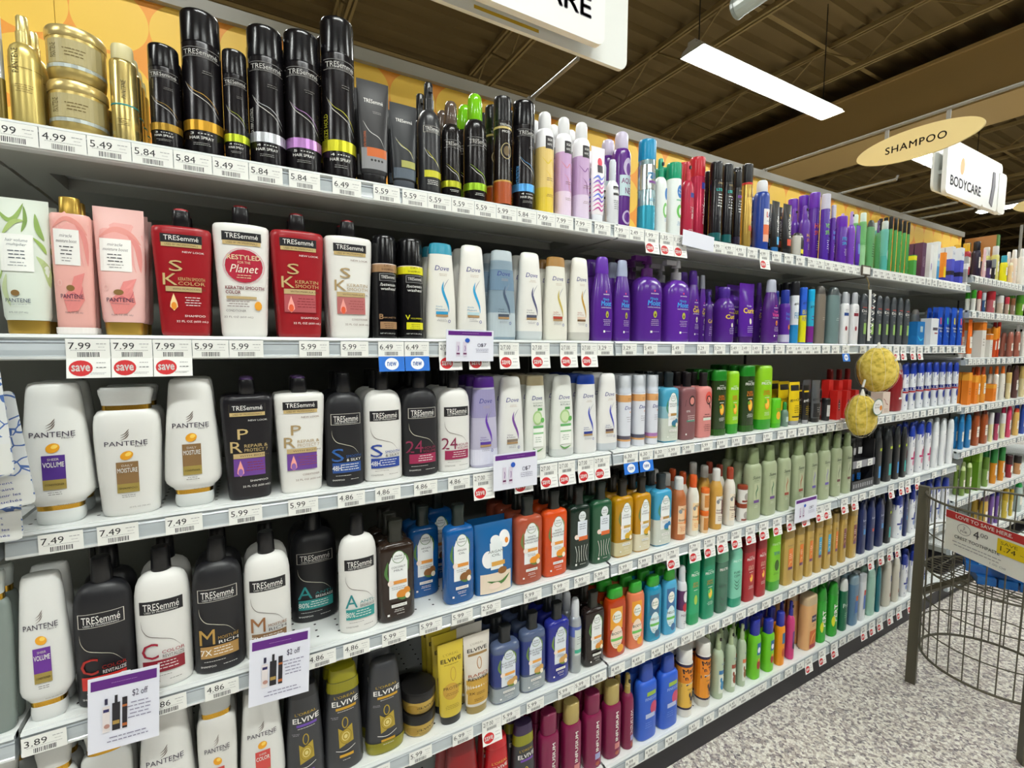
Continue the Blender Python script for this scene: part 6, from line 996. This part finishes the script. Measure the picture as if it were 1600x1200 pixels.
for row, s in TAGS.items():
    z = ZSH[row]; es = s.split(); lastx = -9
    bs = [x for x in es]
    for i, e in enumerate(bs):
        px, pr = e.split(':'); k = ''
        if pr[-1] in 'sn': k = {'s': 'save', 'n': 'new'}[pr[-1]]; pr = pr[:-1]
        x = 0; py = 600
        for _ in range(5): q = at(float(px), py, YF-.008); x = q.x; py = proj((x, YF-.008, z-.02))[1]
        w = .054
        if x-w/2 < lastx+.001: x = lastx+.001+w/2
        if x > 3.27: break
        for xsm in XS:                           # keep clear of the rail joints
            if abs(x-xsm) < w/2+.003 and x-w > lastx: x = xsm-w/2-.004 if x < xsm else xsm+w/2+.004
        lastx = x+w/2
        lab = 'price tag reading %s%s, %s from left, %s edge' % (pr, {'save': ' above red save oval', 'new': ' above blue new flap', '': ''}[k], ordw(i), ROWN[row])
        price_tag(x, z-.0075, pr, lab, k, grp='price tags on the %s edge' % ROWN[row])
nt = 0
for li, z in enumerate(NB):
    x = 3.36; i = 0; rr = random.Random(li)
    while x < 4.5:
        i += 1; price_tag(x, z-.0075, '%d.99' % rr.randint(2, 8), 'price tag, %s from left, far right bay, %s shelf edge' % (ordw(i-1), ordn(li)), '', w=.05, grp='price tags on the far right bay'); x += rr.choice((.058, .062, .085))

# ------------------------------------------------------------------ coupon cards stuck in the rails
def card(px0, py0, px1, py1, kind, label, rot=0.0, y=YF-.022):
    a, b = at(px0, py0, y), at(px1, py1, y); w = b.x-a.x; h = a.z-b.z; cx = (a.x+b.x)/2; cz = (a.z+b.z)/2
    root = thing('coupon_card', label, 'coupon', (cx, y, cz), 0, 'coupon cards in the price rails'); root.rotation_euler = (0, rot, 0)
    mb = MB(); mb.box(-w/2, w/2, 0, .0008, -h/2, h/2, mat('e6e8f4', .4)); mb.box(-.006, .006, .0008, .011, h/2-.02, h/2-.004, mat('c9ccd2', .3)) ; mb.build('paper', root)
    if kind == 'blank': return root
    d = Decal(lambda x, z: -.0002, w, h, None, 1)
    d.rect(-w*.46, h*.33, w*.46, h*.46, '5f1c80', nx=1); d.lines(0, h*.395, w*.4, 1, .002, 'c8a8d8')
    if kind == '2off':
        d.text('$2 off', w*.22, h*.19, w*.22, '3a3350', h=h*.10); d.lines(w*.22, h*.07, w*.36, 5, h*.05, '8a86a0'); d.lines(w*.05, -h*.34, w*.62, 2, h*.05, '8a86a0')
        d.rect(-w*.17, -h*.25, -w*.06, h*.12, '1c1a22', nx=1); d.rect(-w*.135, h*.12, -w*.095, h*.22, '1c1a22', nx=1); d.rect(-w*.16, -h*.17, -w*.07, -h*.12, 'b0904a', nx=1)
        d.rect(-w*.03, -h*.25, w*.04, h*.17, '1f1a22', nx=1); d.rect(-w*.03, h*.04, w*.04, h*.07, 'b0602a', nx=1); d.rect(-w*.03, -h*.22, w*.04, -h*.18, 'b0602a', nx=1)
        d.rect(-w*.30, -h*.25, -w*.20, h*.10, 'e4dcdc', nx=1); d.rect(-w*.27, h*.12, -w*.23, h*.20, '231f40', nx=1); d.rect(-w*.29, h*.02, -w*.21, h*.06, '2a2560', nx=1); d.oval(-w*.24, -h*.17, w*.04, h*.03, 'b88a80')
    else:
        d.text('$7', w*.28, h*.02, w*.12, '3a3350', h=h*.12); d.ring(w*.18, h*.02, w*.03, h*.05, w*.008, '6a6680'); d.lines(w*.25, -h*.1, w*.3, 3, h*.05, '8a86a0')
        for q in (-.26, -.12): d.rect(w*(q-.04), -h*.34, w*(q+.04), h*.12, 'd8cfe0', nx=1); d.rect(w*(q-.035), -h*.28, w*(q+.035), -h*.23, '6a2a5a', nx=1); d.stroke([(w*q, -h*.18), (w*(q+.01), -h*.08), (w*q, 0)], w*.012, '6a3a8c')
        d.oval(-w*.07, h*.17, w*.05, h*.07, '2a5ac0')
    d.mb.build('print', root); return root
card(697, 515, 771, 564, '7', 'white card with purple band before the tall white bottles, second shelf', .01)
card(771, 711, 839, 757, '7', 'white card with purple band under the frosted lilac bottle, third shelf', 0)
card(133, 1066, 252, 1146, '2off', 'white two dollar coupon below the charcoal red-panel bottle', .05)
card(387, 1004, 485, 1077, '2off', 'white two dollar coupon below the bronze moisture bottle', .05)
card(1243, 782, 1275, 808, '7', 'small purple-banded card under the sage green bottles', 0)
card(1067, 360, 1115, 392, 'blank', 'blank white paper slip on the top shelf edge under the red cans', .06)

# ------------------------------------------------------------------ stock
SPC = {}
ks_ = list('ABCDEF')
for i, k in enumerate(ks_):
    mh = (ZSH[ks_[i-1]]-.045-ZSH[k]) if i else None
    SPC[k] = stock(k, ROWS[k], ZSH[k], ROWN[k], maxh=mh, lim=3.294, block=(2.243, 2.437) if k == 'D' else None)
for i, s in enumerate(BAYN):
    stock('N%d_' % i, s, NB[i], 'far right bay, %s shelf' % ordn(i), maxh=(NB[i-1]-NB[i]-.045) if i else None, lim=4.55)
def on_top(sku, a, top_px, l, r, desc_ex, rown):
    """a second container resting on the one below"""
    c = copy_thing(a['root'], (a['x']+.001, a['y'], a['z']+a['H']+.0008)); tagit(c, SKU[sku], dict(a, ex='up'), '', 0, rown)
for k, sku in (('A', 'gjar'), ('D', 'f3'), ('D', 'f6'), ('E', 'ej')):
    a = [q for q in SPC[k] if q['sku'] == sku][0]; on_top(sku, a, 0, 0, 0, '', ROWN[k])
for sku in ('jr', 'jb'):
    for j, a in enumerate([q for q in SPC['C'] if q['sku'] == sku]):
        c = copy_thing(a['root'], (a['x'], a['y']+a['D']+.004, a['z'])); c.scale = (1, 1, 1.35)
        c['label'] = '%s, %s from left in taller back row, third shelf' % (SKU[sku]['desc'], ordn(j)); c['category'] = SKU[sku]['cat']; c['group'] = 'back row boxes on the third shelf'

# ------------------------------------------------------------------ black display rack on the fourth shelf
def rack():
    x0, x1, y0 = 2.247, 2.433, YF+.014; z0 = ZSH['D']; root = thing('display_rack', 'black two-tier display rack of small men\u2019s grooming tubs', 'display rack', (0, 0, 0))
    bk = mat('17171a', .45); h = .235
    mb = MB(); mb.box(x0, x1, y0, y0+.16, z0, z0+.006, bk); mb.box(x0, x1, y0+.154, y0+.16, z0+.006, z0+h, bk); mb.box(x0, x0+.005, y0, y0+.154, z0+.006, z0+h*.9, bk); mb.box(x1-.005, x1, y0, y0+.154, z0+.006, z0+h*.9, bk); mb.build('frame', root)
    mb = MB(); mb.box(x0+.005, x1-.005, y0+.01, y0+.154, z0+h*.5, z0+h*.5+.005, bk); mb.build('tier', root)
    mb = MB(); mb.box(x0, x1, y0-.004, y0, z0+h*.42, z0+h*.55, mat('8f8f98', .3)); mb.build('tag_strip', root)
    for i in range(2): price_tag(x0+.045+i*.095, z0+h*.55, '5.99', 'white price tag on the black display rack, %s' % ['left one', 'right one'][i], '', w=.042, h=.03, y=y0-.0046, grp='tags on the display rack')
    mb = MB(); mb.box(x0, x1, y0-.003, y0, z0, z0+.04, mat('3a3a3e', .4))
    for i in range(9): mb.box(x0+.01+i*.019, x0+.02+i*.019, y0-.0045, y0-.003, z0+.012, z0+.028, mat('9a9a9e', .4))
    mb.build('front_lip', root)
    n = 0
    for tier, zz_ in ((0, z0+.0065), (1, z0+h*.5+.0055)):
        for i in range(3):
            cx = x0+.037+i*.056; t = thing('hair_putty_tub', 'small black grooming tub, %s on the %s tier of the black rack' % (['left one', 'middle one', 'right one'][i], ['lower', 'upper'][tier]), 'tub', (cx, y0+.06, zz_), 0, 'tubs in the black rack')
            mb = MB(); mb.loft([(0, .022, .022, 2), (.045, .025, .025, 2), (.07, .025, .025, 2)], mat('1d1d20', .3), 18); mb.build('body', t, True)
            mb = MB(); mb.loft([(.070, .026, .026, 2), (.09, .026, .026, 2), (.094, .023, .023, 2)], mat('0f0f11', .35), 18); mb.build('lid', t, True)
            d = Decal(lambda x, z: -sqrt(max(1e-6, .0256**2-x*x)), .06, .09); d.rect(-.016, .02, .016, .05, ['a09060', '1f74d0', '2a84e0', 'c8c8c8', 'b8b8b8', 'd0d0d0'][n]); d.lines(0, .04, .025, 2, .008, 'e8e8f0'); d.mb.build('label', t); n += 1
rack()

# ------------------------------------------------------------------ hanging strip and sea sponges
def sponge(cx, cy, cz, rx, rz, label, seed, tagged):
    root = thing('bath_sponge', label, 'sponge', (cx, cy, cz), 0, 'yellow bath sponges on the hanging strip')
    bm2 = bmesh.new(); bmesh.ops.create_icosphere(bm2, subdivisions=5, radius=1.0); rr = random.Random(seed)
    pits = [Vector((rr.gauss(0, 1), rr.gauss(0, 1), rr.gauss(0, 1))).normalized() for _ in range(130)]
    from mathutils import noise as mn
    for v in bm2.verts:
        n = v.co.normalized(); k = 1+.07*mn.noise(n*1.6+Vector((seed, 0, 0)))+.03*mn.noise(n*5)+.012*mn.noise(n*16)
        for p in pits:
            dd = (n-p).length
            if dd < .09: k -= .035*(1-dd/.09)
        v.co = Vector((n.x*rx*k, n.y*rx*k, n.z*rz*k*(1 if n.z > 0 else .98)))
    me = bpy.data.meshes.new('sponge_body'); bm2.to_mesh(me); bm2.free()
    t = NT('sponge_yellow_%d' % seed, .9); nz = t.noise(60, 4); c = t.ramp(nz, [(.3, 'b09a38'), (.5, 'ddc152'), (.7, 'e8d272')]); t.base(c); t.bump(nz, .003, .8)
    me.materials.append(t.m); me.polygons.foreach_set('use_smooth', [True]*len(me.polygons)); o = bpy.data.objects.new('sponge_body', me); COL.objects.link(o); o.parent = root
    cord = mat('e6e4da', .6); net = MB()
    for i in range(10):                            # sheer net gathered at top and bottom
        a = 2*pi*i/10; pts = []
        for j in range(13):
            th = pi*j/12; s_ = sin(th)*1.045+.02; pts.append((rx*s_*cos(a+.25*j/12), rx*s_*sin(a+.25*j/12), rz*1.05*cos(th)))
        net.tube(pts, .00035, cord, 4)
    net.bar((0, 0, rz*.96), (0, 0, rz+.022), .010, cord, 8, .003); net.build('net', root)
    lp = MB(); P = [(-rx*.45+rx*.95*sin(t_*.9), -rx*1.04+.012*t_*t_, rz*.45+.014*sin(t_*2.2)) for t_ in [i*.16 for i in range(14)]]
    lp.tube(P if not tagged else [(0, 0, rz+.03), (.003, -.004, rz+.06), (-.003, 0, rz+.03)], .0038, cord, 6); lp.build('cord_loop', root)
    if tagged:
        mb = MB(); d = Decal(lambda x, z: -rx*1.02-.006, .1, .1, mb)
        d.oval(-.012, rz*.50, .040, .032, '4a7a66', 24); d.oval(-.012, rz*.50, .036, .0285, 'e4e2de', 24); d.text('Shower', -.018, rz*.50+.010, .036, '5a3a3a', h=.007, shear=.2); d.text('Sponge', -.018, rz*.50-.001, .04, '5a3a3a', h=.008, shear=.2); d.oval(.010, rz*.50-.004, .010, .010, 'd8862a')
        mb.build('paper_tag', root)
    return root
root = thing('hanging_strip', 'white plastic merchandising strip hooked under the top shelf', 'display strip', (0, 0, 0))
mb = MB(); mb.box(2.165, 2.235, .984, .988, CH+.293, CH+.333, mat('5a5044', .4)); mb.box(2.172, 2.228, .9835, .9838, CH+.299, CH+.327, mat('e2e0d8', .5)); mb.box(2.195, 2.207, .988, 1.16, CH+.283, CH+.287, mat('4a4238', .4)); mb.box(2.195, 2.207, .984, .988, CH+.283, CH+.30, mat('4a4238', .4)); mb.build('metal_clip', root)
mb = MB(); mb.tube([(2.2, .982, CH+.285), (2.195, .975, CH+.272), (2.2, .972, CH+.258), (2.192, .97, CH+.245), (2.2, .968, CH+.232)], .0022, mat('8c7a50', .3, metal=.8), 6); mb.build('hook', root)
mb = MB(); pts = [(2.20, .966, CH+.235), (2.197, .962, CH+.15), (2.188, .958, CH+.08), (2.178, .952, CH+.03)]
for a, b in zip(pts, pts[1:]):
    mb.add([(a[0]-.010, a[1], a[2]), (a[0]+.010, a[1], a[2]), (b[0]+.010, b[1], b[2]), (b[0]-.010, b[1], b[2])], [(0, 1, 2, 3)], mat('dcdcd6', .35)); mb.add([(a[0]-.010, a[1]+.0012, a[2]), (a[0]+.010, a[1]+.0012, a[2]), (b[0]+.010, b[1]+.0012, b[2]), (b[0]-.010, b[1]+.0012, b[2])], [(0, 1, 2, 3)], mat('dcdcd6', .35))
for i in range(8): zq = CH+.22-i*.024; xq = 2.2-.022*(i/8)**2; mb.tube([(xq+.008, .958, zq), (xq+.02, .955, zq-.006), (xq+.008, .956, zq-.012)], .0016, mat('e8e8e2', .4), 5)
mb.build('strip', root)
sponge(2.20, .925, CH-.085, .068, .088, 'larger yellow bath sponge in white net, hanging on top', 3, False)
sponge(2.095, .925, CH-.262, .052, .082, 'smaller yellow bath sponge with oval paper tag, hanging below', 9, True)

# ------------------------------------------------------------------ drain protector packs at the left edge
def m_branches():
    t = NT('blue_branch_print', .35); n = t.n('ShaderNodeTexVoronoi', feature='DISTANCE_TO_EDGE'); n.inputs['Scale'].default_value = 55
    w = t.n('ShaderNodeTexNoise'); w.inputs['Scale'].default_value = 14; t.link(t.pos, w.inputs['Vector'])
    ad = t.n('ShaderNodeVectorMath', operation='ADD'); t.link(t.pos, ad.inputs[0]); sc_ = t.n('ShaderNodeVectorMath', operation='SCALE'); t.link(w.outputs[1], sc_.inputs[0]); sc_.inputs['Scale'].default_value = .06; t.link(sc_.outputs[0], ad.inputs[1]); t.link(ad.outputs[0], n.inputs['Vector'])
    m_ = t.noise(9, 3); f = t.math('MULTIPLY', t.math('LESS_THAN', n.outputs[0], .055), t.math('GREATER_THAN', m_, .47))
    return t.base(t.mix(f, 'd9dcdc', '4a6aa8'))
mbr = m_branches()
for i, (xr, zt, zb, yy, rt, dsc) in enumerate([(-.289, CH+.02, 1.215, .915, -.05, 'front one, topmost'), (-.279, 1.33, 1.162, .940, -.09, 'behind, lower right'), (-.296, 1.25, 1.109, .965, 0, 'lowest, at the back')]):
    w_ = .13; h_ = zt-zb; root = thing('drain_protector_pack', 'white hanging pack with blue branch print at the left frame edge, '+dsc, 'hanging pack', (xr-w_/2, yy, (zt+zb)/2), 0, 'hanging packs at the left edge'); root.rotation_euler = (0, rt, 0)
    mb = MB(); slab(mb, rrect(-w_/2, -h_/2, w_/2, h_/2, .008), 0, .0015, mbr); mb.build('card', root)
    mb = MB(); mb.loft([(0, .04, .04, 2), (.006, .042, .042, 2), (.016, .036, .036, 2), (.020, .02, .02, 2)], mat('e6eaea', .08, alpha=.5), 24); o = mb.build('clear_blister', root, True); o.rotation_euler = (pi/2, 0, 0); o.location = (-.03, 0, 0)
    d = Decal(lambda x, z: -.0003, w_, h_); d.rect(-w_/2+.001, -h_/2+.002, w_/2-.001, -h_/2+.045, 'dadcd8')
    for j, tx in enumerate(['Helps prevent', 'clogged drains', 'Aide \u00e0 pr\u00e9venir les', 'tuyaux bouch\u00e9s']): d.text(tx, .02, -h_/2+.036-j*.009, .05 if j < 2 else .062, '3a4a9c', h=.005)
    d.mb.build('print', root)
# ------------------------------------------------------------------ round wire basket
BK = m_noisy('bronze_powder_coat', '4e4a3e', '57523f', 5, .5)
bx, by, R0 = 2.435, .590, .208; ZT = CH-.575; ZL = CH-1.205
def ringp(r, z, n=56, a0=0): return [(bx+r*cos(2*pi*i/n+a0), by+r*sin(2*pi*i/n+a0), z) for i in range(n+1)]
root = thing('wire_basket', 'round bronze wire display basket standing on the aisle floor', 'basket', (0, 0, 0))
for a in (99, 218, 338):
    t = radians(a); p = (bx+(R0+.022)*cos(t), by+(R0+.022)*sin(t)); mb = MB(); s = .0165
    mb.box(-s, s, -s*.75, s*.75, 0, CH-.558, BK); o = mb.build('leg', root, loc=(p[0], p[1], .0005)); o.rotation_euler = (0, 0, t)
mb = MB(); mb.tube(ringp(R0+.012, ZT), .0045, BK); mb.build('top_rim', root)
mb = MB(); mb.tube(ringp(R0, ZL), .005, BK); mb.build('bottom_rim', root)
mb = MB()
for z in (CH-1.10, CH-.98, CH-.72): mb.tube(ringp(R0+.002, z), .0025, BK, 5)
mb.build('hoops', root)
mb = MB()
for i in range(30): t = 2*pi*i/30+.1; mb.bar((bx+R0*cos(t), by+R0*sin(t), ZL), (bx+(R0+.012)*cos(t), by+(R0+.012)*sin(t), ZT), .0022, BK, 5)
mb.build('uprights', root)
mb = MB(); zf = CH-.865
mb.tube(ringp(R0, zf), .004, BK); mb.tube(ringp(R0*.66, zf), .0025, BK, 5); mb.tube(ringp(R0*.33, zf), .0025, BK, 5)
for i in range(-7, 8):
    q = i*R0/7.5; L = sqrt(max(0, R0*R0-q*q)); mb.bar((bx+q, by-L, zf+.003), (bx+q, by+L, zf+.003), .002, BK, 5)
    if i % 2 == 0: mb.bar((bx-L, by+q, zf-.003), (bx+L, by+q, zf-.003), .002, BK, 5)
mb.build('wire_floor', root)
for a in (99,):
    t = radians(a); mb = MB(); mb.bar((bx+(R0+.008)*cos(t), by+(R0+.008)*sin(t), CH-1.0), (bx+R0*.35*cos(t), by+R0*.35*sin(t), zf-.012), .013, BK, 4); mb.build('brace', root)
# toothpaste cartons lying in the basket
rr = random.Random(5); tb = []
for i in range(9):
    a = i*2.4; r_ = .03+.11*((i*37) % 10)/10; zq = zf+.022+.030*(i//3); rz_ = rr.uniform(0, pi)
    x_ = bx+[-.06, .05, 0][i % 3]+rr.uniform(-.01, .01); y_ = by+[-.05, .0, .055][i % 3]; rz_ = [.5, 1.9, 1.1][i // 3]
    off = Vector((cos(rz_+pi/2), sin(rz_+pi/2)))*[-.056, 0, .056][i % 3]
    q = bpy.data.objects.new('toothpaste_carton', None); COL.objects.link(q); q.location = (bx+off.x, by+off.y, zq); q.rotation_euler = (0, 0, rz_)
    mb = MB(); mb.box(-.095, .095, -.025, .025, -.0145, .0145, m_noisy('blue_foil_print', '164a9c', '2f7cc0', 30, .25) if i == 0 else tb[0]); mb.build('carton', q)
    if i == 0: tb.append(mb.ms[0])
    d = MB(); d.box(-.06, -.02, -.0254, -.025, -.010, .010, mat('c8303a', .3)); d.box(-.01, .07, -.0254, -.025, -.008, .008, mat('dfe6ee', .3)); d.box(-.05, .06, -.012, .012, .0145, .0149, mat('7ab8e0', .3)); d.build('print', q)
    tag(q, 'blue toothpaste carton in the wire basket, %s from left in the %s layer' % (ordn(i % 3), ['bottom', 'middle', 'top'][i//3]), 'box', 'toothpaste cartons in the basket')
# sale sign on the basket
sd = Vector((-.11, -.214, 0)).normalized(); So = Vector((2.195, .680, CH-.577)); ang = atan2(sd.y, sd.x)
root = thing('sale_sign', 'white sale placard with red band clipped to the wire basket', 'sign', So, ang)
Wd, Hd = .355, .143
mb = MB(); mb.box(0, Wd, 0, .003, -Hd, 0, mat('e6e6e0', .4)); mb.build('placard', root)
mb = MB(); mb.box(.10, .13, .003, .03, -.03, -.01, mat('c9c9c4', .3)); mb.build('clip', root)
d = Decal(lambda x, z: -.0002, .3, .15, None, 1)
d.rect(0, -.027, Wd, 0, 'b8282c'); d.text('LOVE TO SAVE HERE.', .128, -.0135, .185, 'f4f0ec', h=.0125, bold=.03, res=3)
d.ring(.068, -.052, .023, .0185, .0014, '5a5560', 28); d.text('2', .068, -.0455, .008, '4a4450', h=.010); d.text('FOR', .068, -.0585, .024, '4a4450', h=.008)
d.text('4', .110, -.053, .019, '33303a', h=.028, res=4); d.text('00', .136, -.047, .024, '4a4650', h=.014)
d.text('CREST TOOTHPASTE', .112, -.085, .150, '3d3a42', h=.011, bold=.01); d.lines(.112, -.104, .18, 2, .011, '9a989c'); d.text('1.00 Off', .185, -.127, .05, '9a989c', h=.007)
d.rect(.178, -.083, Wd, -.034, 'e2c412'); d.text('SAVE', .213, -.046, .05, '6a5a10', h=.010); d.text('1.74', .211, -.064, .045, '3a3210', h=.016); d.lines(.26, -.064, .03, 1, .006, '8a7a20')
d.mb.build('print', root)
